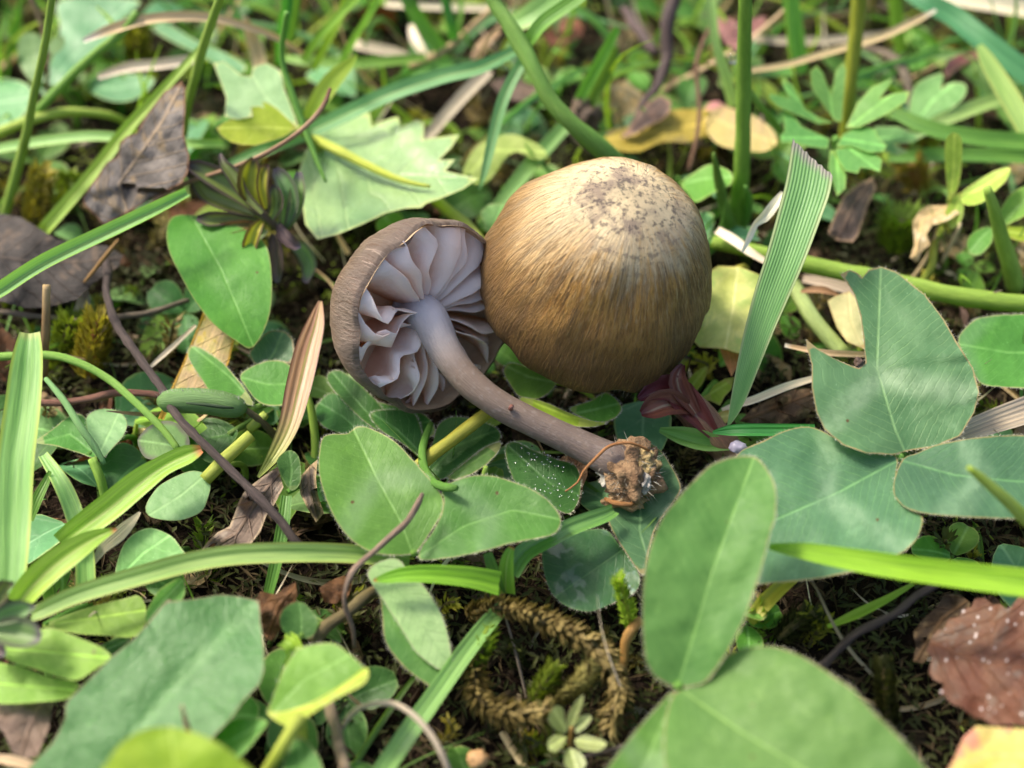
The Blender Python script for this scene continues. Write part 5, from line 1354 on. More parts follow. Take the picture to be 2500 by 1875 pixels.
run(blade, 'grass_leaf', 'grass', [
    ('pale green blade lying level through the left edge behind the grey leaf', 'g_pale', [(-40,372,0.9,24),(0,362,1.0,26),(116,343,1.2,28),(216,332,1.3,27),(293,336,1.3,26),(400,345,1.3,24),(470,350,1.3,24),(545,350,1.1,20)]),
    ('long bright blade slanting up behind the upright withered grey leaf', 'g_bright', [(95,580,0.6,30),(112,556,0.8,34),(231,417,1.3,32),(309,316,1.6,30),(386,231,1.9,24),(463,147,2.2,18),(520,80,2.4,8)]),
    ('folded two tone blade crossing in front of both withered grey leaves', 'g_teal2', [(-40,730,1.6,36),(0,710,1.7,38),(110,640,1.9,38),(270,563,2.1,38),(380,510,2.2,34),(458,470,2.2,24)], dict(crease=0.9)),
    ('blue green blade slanting behind the toothed leaf to the red joint', 'g_teal', [(560,402,0.9,20),(640,368,1.1,34),(740,328,1.3,38),(825,288,1.5,40),(950,230,1.8,42),(1080,186,2.0,40),(1170,165,2.1,36),(1262,122,2.2,26)]),
    ('bright blade springing from the red joint up to the right', 'g_mid', [(1285,110,2.9,28),(1296,93,3.0,32),(1327,54,3.2,36),(1404,0,3.5,34),(1460,-40,3.7,30)]),
    ('wide blurred pale blade beyond the bent stem top', 'g_pale', [(1240,60,1.9,40),(1290,40,2.1,60),(1360,-10,2.3,60),(1420,-60,2.5,50)]),
    ('narrow blue green blade hanging with tip beside the toothed leaf', 'g_teal', [(1280,140,2.6,22),(1273,154,2.5,26),(1230,239,2.2,30),(1203,336,1.8,26),(1184,417,1.5,18),(1170,463,1.3,4)]),
    ('straight blade slanting down behind the left shoulder of the domed cap', 'g_mid2', [(1385,302,0.9,34),(1327,366,0.8,38),(1269,436,0.75,38),(1218,505,0.65,36),(1180,560,.5,30)]),
    ('blunt blade tip leaning above the domed cap', 'g_mid', [(1415,245,1.0,26),(1427,220,1.2,28),(1473,135,1.9,28),(1508,69,2.4,18)]),
    ('second blunt blade tip beside its twin above the domed cap', 'g_shade', [(1440,260,0.9,24),(1446,247,1.0,28),(1480,180,1.5,30),(1504,116,2.0,18)]),
    ('dark green blurred blade leaning right at the far side', 'g_dark', [(1085,130,0.8,36),(1076,120,0.9,38),(1026,54,1.4,36),(995,0,1.8,34),(975,-40,2.0,30)]),
    ('dark green narrow blurred blade next to the dark leaning one', 'g_dark', [(1112,115,0.8,24),(1103,66,1.2,26),(1087,0,1.6,22),(1080,-40,1.9,18)]),
    ('bright thin blurred blade above the yellow pointed leaf', 'g_bright', [(835,150,1.4,18),(855,110,1.7,20),(890,55,2.2,20),(921,0,2.6,20),(940,-40,2.8,18)]),
    ('bright thin blurred blade crossing behind its neighbour at the far side', 'g_bright', [(740,150,1.3,18),(780,90,1.8,22),(825,40,2.2,22),(864,0,2.5,22),(900,-45,2.9,20)]),
    ('third bright blurred blade fanning out at the far side', 'g_yg', [(765,170,1.2,18),(800,100,1.7,20),(835,30,2.1,18),(850,-40,2.5,16)]),
    ('dark upright blurred blade behind the end of the arched straw', 'g_dark', [(682,160,1.0,20),(690,90,1.6,30),(700,30,2.1,30),(708,-40,2.6,28)]),
    ('thin blurred blade next to the dark upright one', 'g_mid', [(705,120,1.3,14),(718,60,1.8,18),(728,-10,2.3,18),(732,-50,2.6,16)]),
    ('green horizontal blurred blade behind the yellow pointed leaf', 'g_mid', [(690,140,1.0,16),(740,148,1.1,26),(860,155,1.1,28),(960,148,1.1,26),(1040,138,1.0,20)]),
    ('yellow pointed leaf blade tip above the toothed leaf', 'leafblade_y', [(750,290,1.3,26),(775,250,1.6,44),(810,200,1.9,48),(850,160,2.2,30),(872,135,2.4,4)]),
    ('broad ribbed grass blade with a cut top standing by the domed cap', 'g_ribbed', [(1777,1040,0.9,5),(1790,1010,1.0,22),(1805,965,1.15,38),(1830,880,1.45,56),(1855,800,1.7,70),(1885,715,2.0,84),(1917,630,2.3,94),(1950,530,2.6,104),(1972,455,2.8,110),(1984,385,3.0,108)], dict(crease=0.15, wav=0.05, cut=-0.75, nac=15)),
    ('saturated green blade lying level left of the torn leaflet', 'g_sat', [(1740,1056,1.05,8),(1775,1052,1.05,26),(1820,1050,1.1,32),(1880,1050,1.1,32),(1990,1050,1.1,30)]),
    ('dark blue green blurred blade crossing the right upper corner', 'g_dark2', [(2200,-40,2.0,44),(2252,0,2.0,48),(2325,39,1.9,52),(2402,100,1.8,56),(2500,174,1.6,56),(2580,230,1.4,54)]),
    ('pale yellow green blurred blade descending at the right edge', 'g_pale', [(2390,110,1.9,14),(2405,140,1.8,34),(2441,200,1.6,46),(2500,300,1.3,50),(2560,420,1.0,50)]),
    ('green blade running level right of the divided leaf', 'g_mid', [(2180,272,1.2,20),(2190,278,1.2,30),(2267,312,1.2,40),(2383,336,1.2,42),(2560,350,1.2,42)]),
    ('soft green blade sloping up to the right behind the level blade', 'g_pale2', [(2270,305,0.9,24),(2300,292,1.0,36),(2380,262,1.1,38),(2470,232,1.2,36),(2560,205,1.3,34)]),
    ('shaded green blade lying below the level blade at right', 'g_shade', [(2170,385,0.6,24),(2260,380,0.7,36),(2380,378,0.7,38),(2560,385,0.7,38)]),
    ('blurred green blade bending at the upper right corner', 'g_mid', [(2290,130,0.9,30),(2350,150,1.0,40),(2430,230,0.9,44),(2500,330,0.8,40),(2560,400,.7,40)]),
    ('broad yellow green strap blade with blunt red flecked tip by the twig', 'g_redtip', [(150,1330,0.9,60),(200,1290,1.0,66),(270,1238,1.1,70),(340,1180,1.2,66),(400,1138,1.25,52),(460,1110,1.3,48),(492,1097,1.3,20)], dict(crease=0.5)),
    ('broad yellow green strap blade with red tip crossing the cut blade', 'g_redtip', [(45,1475,1.1,56),(70,1440,1.2,66),(120,1390,1.3,72),(180,1345,1.35,64),(235,1312,1.35,40),(284,1292,1.35,6)], dict(crease=0.6)),
    ('wide pale cut blade standing along the left edge with chewed top', 'g_cut', [(20,1460,1.1,64),(28,1380,1.2,76),(32,1260,1.35,86),(38,1130,1.55,88),(55,1000,1.75,84),(67,880,1.95,72),(73,812,2.05,48)], dict(crease=0.35)),
    ('long pale blade bowing across the lower left to the clover leaf', 'g_pale', [(75,1502,1.25,30),(100,1492,1.3,40),(193,1451,1.3,46),(347,1405,1.3,50),(463,1374,1.25,52),(579,1355,1.2,52),(733,1350,1.1,50),(880,1355,0.9,46),(1000,1372,0.75,40)], dict(crease=0.5)),
    ('pale vertical blade partly behind the red tipped strap blade', 'g_pale', [(105,1110,1.0,24),(150,1180,1.0,40),(180,1250,0.9,44),(205,1340,0.8,46),(210,1440,0.6,46)]),
    ('thin green blade at the foot of the wide cut blade', 'g_mid', [(72,1270,0.8,20),(90,1220,0.95,26),(115,1170,1.0,18),(122,1150,1.05,8)]),
    ('green glossy blade slanting down below the folded leaflet', 'g_wet', [(1240,1470,0.55,30),(1195,1517,0.6,42),(1130,1600,0.65,46),(1060,1700,0.7,48),(990,1800,0.75,50),(920,1905,0.8,50)]),
    ('bright pointed tuft blade lying on the drooping clover leaflet', 'g_tuft', [(1220,1425,0.9,60),(1150,1410,1.05,52),(1060,1402,1.15,46),(990,1403,1.2,40),(940,1412,1.2,26),(912,1417,1.2,6)], dict(crease=0.3)),
    ('wet shiny blade rising from the tuft toward the mushroom foot', 'g_wet', [(1245,1400,0.75,50),(1280,1350,0.85,48),(1340,1315,0.95,46),(1400,1285,0.95,44),(1475,1258,0.9,40),(1500,1245,.85,30)], dict(crease=0.5)),
    ('short upright stub blade of the bright tuft', 'g_shade', [(1215,1450,0.5,40),(1205,1400,0.8,32),(1190,1350,1.0,22)]),
    ('second upright stub blade of the bright tuft, red tip', 'g_redtip', [(1235,1450,0.5,46),(1235,1400,0.75,40),(1240,1360,0.95,30),(1250,1335,1.05,14)]),
    ('thick vivid green blade lying over the torn clover at the right', 'g_front', [(2620,1440,2.2,74),(2510,1425,2.15,72),(2344,1405,2.05,66),(2190,1385,2.0,62),(2074,1366,1.95,56),(1960,1346,1.9,42),(1878,1335,1.85,16)], dict(crease=0.35)),
    ('blurred bright blade far behind the divided leaf', 'g_mid', [(1960,180,0.7,24),(1945,100,1.2,40),(1930,0,1.8,40),(1925,-50,2.1,40)]),
    ('blurred green stalk far behind the olive stem', 's_blade', [(2200,130,0.8,26),(2190,60,1.3,32),(2180,-40,2.0,34)]),
    ('blurred light blade far left of the tall bright stem', 'g_pale2', [(1790,260,0.9,24),(1770,180,1.4,28),(1745,90,1.9,22),(1735,-30,2.5,26)]),
    ('green thin stem hidden behind the dry curled leaf', 'g_mid', [(655,1450,0.3,24),(672,1380,0.5,30),(690,1290,0.7,32),(700,1210,0.8,26)]),
    ('yellow blurred blade under the dark gap near the vivid blade', 'g_yg', [(2020,1530,0.5,10),(2090,1500,0.55,24),(2170,1460,0.55,18),(2230,1425,.5,10)]),
    ('olive blade in the dark gap behind the oval leaflet', 'leafblade_y2', [(1830,1520,0.35,24),(1860,1480,0.45,40),(1910,1430,0.5,36),(1960,1390,.5,30)]),
])
run(blade, 'dry_straw', 'dry grass', [
    ('brown pink dried blade leaning beside the lying cap', 'blade_brown', [(782,735,1.35,10),(770,790,1.3,44),(752,850,1.2,60),(728,950,1.05,62),(705,1040,0.9,50),(670,1110,0.8,34),(630,1165,0.7,8)], dict(crease=0.4)),
    ('dry arched straw with white tip curving over the far left', 'straw', [(760,155,1.0,12),(745,139,1.2,16),(675,93,1.9,18),(579,58,2.3,20),(501,42,2.5,24),(424,41,2.6,26),(347,50,2.6,26),(270,73,2.5,26),(204,100,2.4,12)], dict(crease=0.6)),
    ('second pale dry straw lying below the arched one', 'straw_pale', [(500,135,1.2,16),(463,147,1.3,24),(386,158,1.35,26),(309,166,1.35,26),(239,189,1.3,14)], dict(crease=0.5)),
    ('tan dry blade standing behind the lobed leaf', 'straw', [(640,200,0.8,30),(628,130,1.1,36),(610,80,1.4,30),(595,40,1.7,12)]),
    ('grey tan dry blade slanting behind the toothed leaf tip', 'straw_grey', [(1190,172,1.0,28),(1184,181,1.0,32),(1126,239,0.9,32),(1045,332,0.7,28),(1020,365,.6,20)]),
    ('pale straw piece lying at the far side near the dark blades', 'straw_grey', [(860,105,0.7,20),(883,112,0.75,26),(960,127,0.75,26),(1002,143,0.7,20)]),
    ('thin pale straw at the very far side', 'straw_pale', [(940,10,0.7,14),(1000,14,0.8,16),(1100,18,0.8,18),(1200,20,0.8,16)]),
    ('pale curved dry bit beside the dark blurred blades', 'straw_pale', [(1003,60,0.7,10),(1010,90,0.8,24),(1030,125,0.7,22),(1045,145,.6,12)]),
    ('white dried curl hanging by the ribbed cut blade', 'straw_white', [(1912,470,2.0,12),(1890,500,2.0,24),(1866,529,2.0,26),(1845,545,2.0,18),(1830,575,1.9,24),(1812,613,1.8,16)], dict(tw=(0, 1.2))),
    ('whitish straw between the domed cap and the ribbed blade', 'straw_pale', [(1750,562,1.0,20),(1790,585,1.05,24),(1830,615,1.05,20),(1875,642,1.0,14)]),
    ('long slanted tan straw behind the divided leaf', 'straw', [(1830,172,1.4,12),(1920,158,1.5,16),(1997,135,1.6,18),(2074,112,1.7,20),(2152,89,1.8,20),(2229,54,1.9,18),(2285,24,2.0,8)]),
    ('grey straw lying level behind the slanted tan straw', 'straw_grey', [(1820,90,0.7,14),(1880,98,0.8,20),(1990,100,0.8,22),(2080,92,0.8,18),(2200,80,.8,16)]),
    ('thick pale straw at the far right corner', 'straw_pale', [(2280,-25,1.0,34),(2330,-8,1.0,42),(2430,10,1.0,44),(2580,34,1.0,44)]),
    ('thick grey straw under the torn leaflet at the right edge', 'straw_grey', [(2300,1085,0.7,40),(2356,1056,0.8,52),(2430,1028,0.85,62),(2510,1000,0.9,68),(2580,970,.9,68)]),
    ('slim cream straw slanting left of the torn leaflet', 'straw_pale', [(1762,1000,0.6,8),(1800,988,0.65,16),(1843,975,0.7,20),(1920,944,0.75,20),(2000,920,0.75,14)]),
    ('fine straw crossing the notch of the torn leaflet', 'straw', [(2120,866,0.95,14),(2060,864,1.0,16),(1997,859,1.0,15),(1916,843,1.0,10)]),
    ('orange brown dry sliver behind the torn leaflet tip', 'straw_o', [(1955,712,0.7,8),(1990,706,0.75,18),(2020,710,0.75,18),(2045,720,.7,8)]),
    ('wide dull straw behind the long flat runner', 'straw_grey', [(1960,680,0.4,20),(2020,690,0.45,30),(2070,705,0.45,30),(2130,735,.4,24)]),
    ('pinkish grey dried strip behind the pale long blade', 'straw_grey', [(228,1378,0.6,8),(250,1340,0.7,26),(290,1305,0.8,36),(320,1275,0.85,24),(342,1250,0.85,6)]),
    ('pale dry strip at the lower left corner', 'straw', [(-20,1850,0.9,16),(20,1855,0.95,24),(70,1868,0.95,24),(110,1890,.9,18)]),
    ('withered pale strip in the gap beside the brown twig', 'straw_pale', [(200,690,0.6,10),(205,730,0.6,30),(195,780,0.5,34),(190,830,.3,24)]),
    ('thin straw by the spotted oval leaf', 'straw_pale', [(365,898,0.7,8),(395,870,0.75,12),(424,844,0.75,12),(478,794,0.7,8)]),
])
run(lambda n, l, p, m, **k: tube(n, l, [(a, b, c, w * 0.8) for a, b, c, w in p], m, **k), 'twig', 'twig', [
    ('long dark purple grey twig slanting past the rolled leaflet', 'twig', [(258,640,0.8,26),(262,690,0.9,24),(264,736,1.0,24),(289,805,1.1,25),(347,882,1.15,26),(397,956,1.2,26),(444,1029,1.2,25),(540,1122,1.15,26),(617,1199,1.1,28),(679,1260,1.0,28),(733,1331,0.85,30),(760,1370,0.6,30)], dict(lump=0.3)),
    ('reddish brown twig lying level behind the green runner', 'twig_red', [(90,985,0.8,22),(193,979,0.85,22),(270,963,0.85,20),(340,960,0.85,22),(400,968,0.8,22)], dict(lump=0.3)),
    ('grey thin twig lying level under the spotted oval leaf', 'twig_grey', [(0,760,0.5,18),(110,775,0.55,16),(228,786,0.6,18),(309,774,0.65,18),(386,759,0.65,18),(463,732,0.6,14)], dict(lump=0.3)),
    ('upright brown stub with pale cut top at the left', 'twig_cut', [(114,696,1.75,24),(113,740,1.55,24),(112,794,1.3,26),(109,850,1.0,26),(106,915,0.6,28)]),
    ('tan curved stalk with dark tip before the lobed leaf', 'twig_tan', [(340,515,1.2,10),(400,475,1.5,12),(463,444,1.75,13),(579,405,2.1,14),(656,370,2.3,14),(733,320,2.5,14),(787,262,2.65,16),(806,216,2.75,10)]),
    ('orange brown needle beside the folded two tone blade', 'twig_orange', [(205,690,0.9,8),(230,660,1.0,12),(262,620,1.2,14),(290,585,1.3,10)]),
    ('thick olive twig between the clover leaf and the rounded bud', 'twig_olive', [(760,1570,0.7,48),(790,1530,0.75,46),(825,1500,0.75,42),(870,1470,0.7,40),(918,1440,0.6,38)], dict(lump=0.3)),
    ('dry twisted stalk lying across the clover leaflet', 'curl', [(1031,1204,1.45,10),(1022,1222,1.45,20),(1005,1255,1.4,22),(979,1290,1.4,22),(930,1330,1.35,20),(880,1378,1.25,20),(850,1420,1.15,18),(842,1466,1.0,16),(858,1530,.7,14),(865,1580,.4,12)], dict(lump=0.35)),
    ('pale arched dry stalk above the dark soil at the front', 'dry_arc', [(835,1780,0.7,10),(852,1750,0.85,16),(883,1726,1.0,17),(948,1716,1.15,19),(999,1738,1.15,20),(1049,1789,1.05,20),(1083,1850,0.9,20),(1100,1900,0.7,20)]),
    ('brown dry stick standing at the front by the arched stalk', 'curl', [(800,1690,0.5,26),(805,1740,0.7,32),(822,1800,0.85,36),(845,1890,1.0,36)], dict(lump=0.3)),
    ('dark twig running diagonally out of the gap below the vivid blade', 'twig', [(1985,1640,0.4,26),(2005,1621,0.5,26),(2074,1563,0.65,25),(2152,1513,0.75,25),(2267,1440,0.85,24),(2330,1400,.9,22)], dict(lump=0.25)),
    ('small orange brown stalk bent beside the moss shoot', 'twig_orange', [(1565,1510,0.55,26),(1545,1535,0.5,30),(1528,1570,0.4,30),(1518,1625,0.2,28)], dict(lump=0.3)),
    ('thin red brown stem curving down beside the tall bright stem', 'twig_red', [(1748,40,1.8,12),(1720,95,1.6,14),(1700,154,1.4,15),(1703,210,1.2,14),(1708,270,1.0,14),(1700,340,0.8,14),(1681,417,0.5,12)]),
    ('dark brown stalk behind the domed cap running to the far side', 'twig_dark', [(1655,-30,2.0,44),(1635,40,1.7,42),(1622,100,1.4,38),(1625,150,1.2,36),(1600,205,1.0,26),(1565,270,0.8,22),(1540,310,.6,18)], dict(lump=0.3)),
    ('dark purple thin twig at the far side by the dark stalk', 'twig_dark', [(1520,20,0.8,26),(1560,80,1.0,30),(1600,130,1.1,30)], dict(lump=0.3)),
    ('slim straw coloured stalk standing behind the left grass stem', 'straw_brown', [(112,225,0.9,12),(116,154,1.4,13),(104,69,1.9,14),(73,-10,2.4,14)]),
    ('thin dark twig at the lower front under the round leaflet', 'twig', [(1420,1850,0.35,12),(1480,1835,0.4,14),(1540,1815,0.45,14),(1620,1790,0.45,14)], dict(lump=0.3)),
    ('brown branched stalk at the far side above the grey blade', 'twig_tan', [(1000,165,0.7,20),(1060,140,0.8,22),(1130,90,0.9,20),(1200,20,1.0,16),(1240,-30,1.1,14)], dict(lump=0.3)),
    ('brown slender stalk behind the divided leaf to its right', 'twig_grey', [(2225,270,0.6,20),(2215,200,0.9,26),(2190,150,1.0,28),(2150,125,1.0,20),(2110,118,.9,16)], dict(lump=0.2)),
    ('thin dry stem under the slender leaflets near the right', 'straw_thin', [(2300,640,0.3,10),(2320,600,0.6,12),(2340,560,0.9,12),(2345,545,1.0,10)]),
])

# ------------------------------------------------------------------ withered leaves
for name, lab, o_, m_, h_, mat, kw in [
    ('withered_leaf', 'upright withered grey brown leaf with dark ribs at the left', [(444,197),(453,216),(453,270),(449,328),(463,382),(459,421),(444,448),(386,478),(332,509),(251,552),(235,529),(204,502),(201,482),(216,459),(238,430),(251,409),(262,395),(285,382),(293,347),(310,332),(332,324),(345,300),(359,278),(401,224)], [(310,515),(290,450),(340,380),(400,290),(446,200)], (1.3, 2.5), 'dead_grey', dict(amp=0.13, nsc=2.6, fold=0.2)),
    ('withered_leaf', 'dark withered leaf sprawling at the left edge under the folded blade', [(-40,515),(0,521),(50,530),(100,560),(140,585),(200,596),(262,600),(300,622),(290,650),(230,690),(190,730),(120,750),(60,752),(0,735),(-40,730)], [(-40,620),(80,640),(180,640),(295,630)], (0.9, 0.8), 'dead_dark', dict(amp=0.14, nsc=1.6)),
    ('withered_leaf', 'grey curled dry leaf under the long dark twig', [(571,1258),(585,1220),(600,1195),(640,1165),(679,1138),(692,1190),(668,1235),(650,1260),(635,1300),(615,1325),(580,1345),(530,1350),(480,1360),(505,1325),(530,1300),(560,1285)], [(685,1150),(630,1220),(580,1300),(490,1355)], (0.85, 0.65), 'dead_curl', dict(amp=0.2, nsc=2.6, cup=0.8)),
    ('withered_leaf', 'dark dry shred beside the clover leaflet and cupped leaf', T(4, [(1890,1420),(1960,1340),(2010,1300),(2000,1420),(2010,1520),(2050,1640),(2000,1700),(1940,1600),(1900,1520)]), T(4, [(1950,1350),(1960,1500),(2010,1690)]), (0.8, 0.5), 'dead_brown', dict(amp=0.15, nsc=3)),
    ('withered_leaf', 'yellow edged withered leaf standing behind the raised leaflet', [(500,752),(525,765),(550,800),(572,830),(560,880),(540,930),(517,962),(480,972),(440,955),(415,990),(400,1025),(386,1022),(400,985),(417,950),(445,890),(470,830)], [(392,1020),(440,900),(503,752)], (0.55, 0.95), 'dead_withered', dict(amp=0.1, nsc=2)),
    ('withered_leaf', 'red brown crinkled leaf with pale flecks at the lower right', [(2275,1555),(2290,1538),(2306,1536),(2315,1512),(2341,1505),(2350,1488),(2371,1482),(2380,1462),(2402,1459),(2425,1476),(2441,1474),(2455,1486),(2468,1482),(2500,1440),(2560,1430),(2600,1600),(2570,1740),(2510,1775),(2470,1768),(2422,1771),(2400,1755),(2375,1752),(2350,1728),(2321,1717),(2305,1698),(2290,1694),(2306,1671),(2280,1660),(2267,1644),(2275,1605),(2262,1590)], [(2280,1570),(2400,1620),(2580,1640)], (1.0, 1.3), 'dead_red', dict(amp=0.10, nsc=1.8)),
    ('withered_leaf', 'dark brown rotten leaf edge beside the red brown leaf', T(9, [(1500,800),(1560,720),(1650,640),(1700,560),(1800,560),(1870,620),(1800,720),(1700,800),(1640,860),(1600,960),(1560,1000),(1500,980),(1520,890)]), T(9, [(1840,600),(1680,720),(1530,960)]), (0.7, 0.6), 'dead_rot', dict(amp=0.15, nsc=3)),
    ('withered_leaf', 'yellow and pink fading leaf at the lower right corner', [(2300,1900),(2330,1850),(2352,1800),(2383,1772),(2430,1775),(2510,1780),(2580,1790),(2580,1930),(2420,1960),(2310,1950)], [(2320,1880),(2420,1840),(2570,1850)], (1.3, 1.5), 'leaf_pink2', dict(amp=0.08)),
    ('withered_leaf', 'brown dead leaf under the broad leaf at the lower left corner', [(-20,1718),(60,1716),(127,1717),(124,1750),(120,1775),(105,1815),(89,1848),(60,1850),(31,1837),(10,1790),(-20,1760)], [(100,1720),(70,1780),(50,1845)], (0.8, 0.8), 'dead_curl2', dict(amp=0.12, nsc=2)),
    ('withered_leaf', 'rusty dead leaf curled behind the tip of the broad leaf', T(7, [(1590,620),(1650,540),(1740,560),(1800,520),(1870,480),(1880,560),(1860,640),(1800,740),(1760,800),(1720,860),(1670,820),(1650,720)]), T(7, [(1870,500),(1760,640),(1690,830)]), (0.8, 0.6), 'dead_rust', dict(amp=0.18, nsc=3)),
    ('withered_leaf', 'rusty crumpled scrap near the base of the twisted stalk', T(7, [(2020,520),(2090,470),(2180,440),(2230,500),(2200,580),(2120,620),(2050,610)]), T(7, [(2030,530),(2200,560)]), (0.7, 0.6), 'dead_rust', dict(amp=0.15, nsc=4)),
    ('withered_leaf', 'dark grey dry leaf with tan edges under the divided leaf', [(2020,571),(2035,530),(2059,478),(2095,450),(2132,432),(2140,460),(2120,500),(2109,532),(2095,575),(2082,592),(2045,588)], [(2130,438),(2085,500),(2045,588)], (0.9, 0.75), 'dead_brown', dict(amp=0.12, nsc=2.5)),
    ('withered_leaf', 'tan crumpled dry leaf hanging near the slender leaflets', [(2221,628),(2232,600),(2228,540),(2245,515),(2267,502),(2313,500),(2345,520),(2310,540),(2275,550),(2262,572),(2272,595),(2250,615),(2240,645)], [(2310,510),(2250,540),(2235,635)], (1.0, 0.8), 'dead_tan', dict(amp=0.15, nsc=3)),
    ('withered_leaf', 'blurred pinkish brown leaf scrap behind the tall bright stem', [(1738,42),(1770,40),(1800,55),(1830,45),(1870,40),(1862,75),(1835,100),(1805,128),(1775,110),(1755,80)], [(1750,45),(1790,80),(1850,60)], (1.0, 1.1), 'dead_pink', dict(amp=0.12, nsc=2)),
    ('withered_leaf', 'dark brown blurred leaf draped behind the domed cap top', T(2, [(1860,780),(1900,720),(1960,650),(2040,600),(2110,640),(2100,710),(2050,760),(1960,800),(1880,850),(1780,880)]), T(2, [(1790,870),(1950,740),(2090,640)]), (0.75, 0.95), 'dead_brown', dict(amp=0.12, nsc=2)),
    ('withered_leaf', 'brown blurred dead leaf in the gap left of the bent stem', T(2, [(960,520),(1080,480),(1200,480),(1280,560),(1260,640),(1120,640),(1020,590)]), T(2, [(980,530),(1260,600)]), (0.4, 0.45), 'dead_brown2', dict(amp=0.12, nsc=2)),
    ('withered_leaf', 'rusty blurred leaf scrap at the far side right of the joint', T(2, [(1300,230),(1380,120),(1480,80),(1560,170),(1540,230),(1420,280),(1340,290)]), T(2, [(1320,240),(1540,160)]), (0.4, 0.5), 'dead_rust', dict(amp=0.15, nsc=2)),
    ('withered_leaf', 'tan curled leaf scrap near the end of the far brown stalk', T(2, [(860,300),(920,240),(1000,180),(1030,210),(980,270),(900,330),(880,370),(840,380)]), T(2, [(860,350),(1020,200)]), (0.9, 1.0), 'dead_tan', dict(amp=0.1, nsc=3)),
    ('withered_leaf', 'purple red blurred leaf at the far right under the dark blade', T(3, [(1690,440),(1720,380),(1800,340),(1930,320),(1940,350),(1850,400),(1770,450),(1710,500)]), T(3, [(1700,480),(1930,335)]), (0.9, 1.1), 'leaf_red', dict(amp=0.06)),
    ('withered_leaf', 'dark rotten leaf litter under the cream straw', T(6, [(400,1060),(480,980),(600,920),(740,860),(860,850),(880,960),(820,1040),(700,1080),(560,1090)]), T(6, [(410,1060),(860,880)]), (0.35, 0.4), 'dead_rot', dict(amp=0.2, nsc=4)),
]:
    sheet(name, lab, o_, m_, h_, M[mat], cat='dead leaf', sm=False, step=12, **kw)

# ------------------------------------------------------------------ bud plants
def bud_plant(label, stem_pts, leaves, smat='bud_stem'):
    root = empty('bud_plant', P(*stem_pts[0][:3])); tag(root, label, 'plant')
    tube('stem', None, stem_pts, M[smat], parent=root)
    for k, (pts, mat) in enumerate(leaves):
        blade('bud_leaf', None, [(a, b, c, d * 1.1) for a, b, c, d in pts], M[mat], parent=root, crease=0.8, wav=0.3)
    return root


bc = (630, 520)
bud_plant('dark purple green bud plant with clustered leaf tips above the spotted leaf',
    [(765,705,0.3,16),(735,640,0.8,18),(700,580,1.2,20),(650,530,1.6,24),(615,500,1.75,20)],
    [([(640,530,1.65,14),(590,478,1.75,46),(525,435,1.9,50),(475,408,2.0,34),(455,398,2.05,8)], 'bud_l'),
     ([(625,525,1.6,14),(560,500,1.6,40),(505,475,1.65,40),(475,440,1.75,22),(450,418,1.8,8)], 'bud_l'),
     ([(635,515,1.7,14),(610,470,1.9,48),(612,420,2.1,50),(620,385,2.25,14)], 'bud_yl'),
     ([(640,520,1.75,14),(595,475,1.9,24),(570,430,2.05,34),(545,400,2.15,20),(537,375,2.2,6)], 'bud_l'),
     ([(650,510,1.75,14),(640,460,2.0,26),(645,415,2.15,24),(655,402,2.2,6)], 'bud_yl'),
     ([(660,535,1.6,16),(675,500,1.8,34),(672,470,1.95,28),(668,450,2.0,8)], 'bud_l'),
     ([(690,560,1.4,16),(705,510,1.7,44),(700,460,1.95,44),(680,425,2.05,30),(672,410,2.1,10)], 'bud_g'),
     ([(700,560,1.4,14),(720,510,1.7,34),(728,460,1.9,34),(730,420,2.0,12)], 'bud_g'),
     ([(630,540,1.5,12),(560,535,1.55,28),(510,538,1.6,34),(480,533,1.6,10)], 'bud_l'),
     ([(635,548,1.45,12),(590,552,1.5,24),(550,560,1.5,28),(515,562,1.45,16)], 'bud_r'),
     ([(650,560,1.4,14),(620,580,1.4,36),(590,592,1.35,34),(575,588,1.3,12)], 'bud_g'),
     ([(670,570,1.3,14),(672,610,1.2,34),(675,660,1.0,30),(678,690,0.9,10)], 'bud_p'),
     ([(700,590,1.2,14),(735,610,1.1,36),(755,650,0.9,34),(745,690,0.8,14)], 'bud_g'),
     ([(640,540,1.6,10),(625,560,1.6,30),(610,600,1.45,34),(605,630,1.3,10)], 'bud_yl'),
     ([(680,545,1.5,10),(695,580,1.45,30),(720,600,1.35,26),(735,600,1.3,8)], 'bud_p')])
bud_plant('grey green leafy shoot with purple tips at the left edge',
    [(-60,1620,0.6,26),(-40,1560,1.0,30),(-20,1510,1.4,30)],
    [([(-30,1520,1.5,20),(20,1500,1.6,50),(60,1490,1.65,44),(85,1480,1.7,12)], 'bud_g'),
     ([(-30,1540,1.45,20),(30,1545,1.55,66),(75,1555,1.6,66),(97,1562,1.6,26)], 'bud_g'),
     ([(-30,1490,1.6,20),(0,1455,1.75,40),(15,1432,1.8,34),(35,1425,1.85,10)], 'bud_l'),
     ([(-40,1560,1.3,20),(-5,1590,1.3,40),(10,1600,1.3,20)], 'bud_p')])
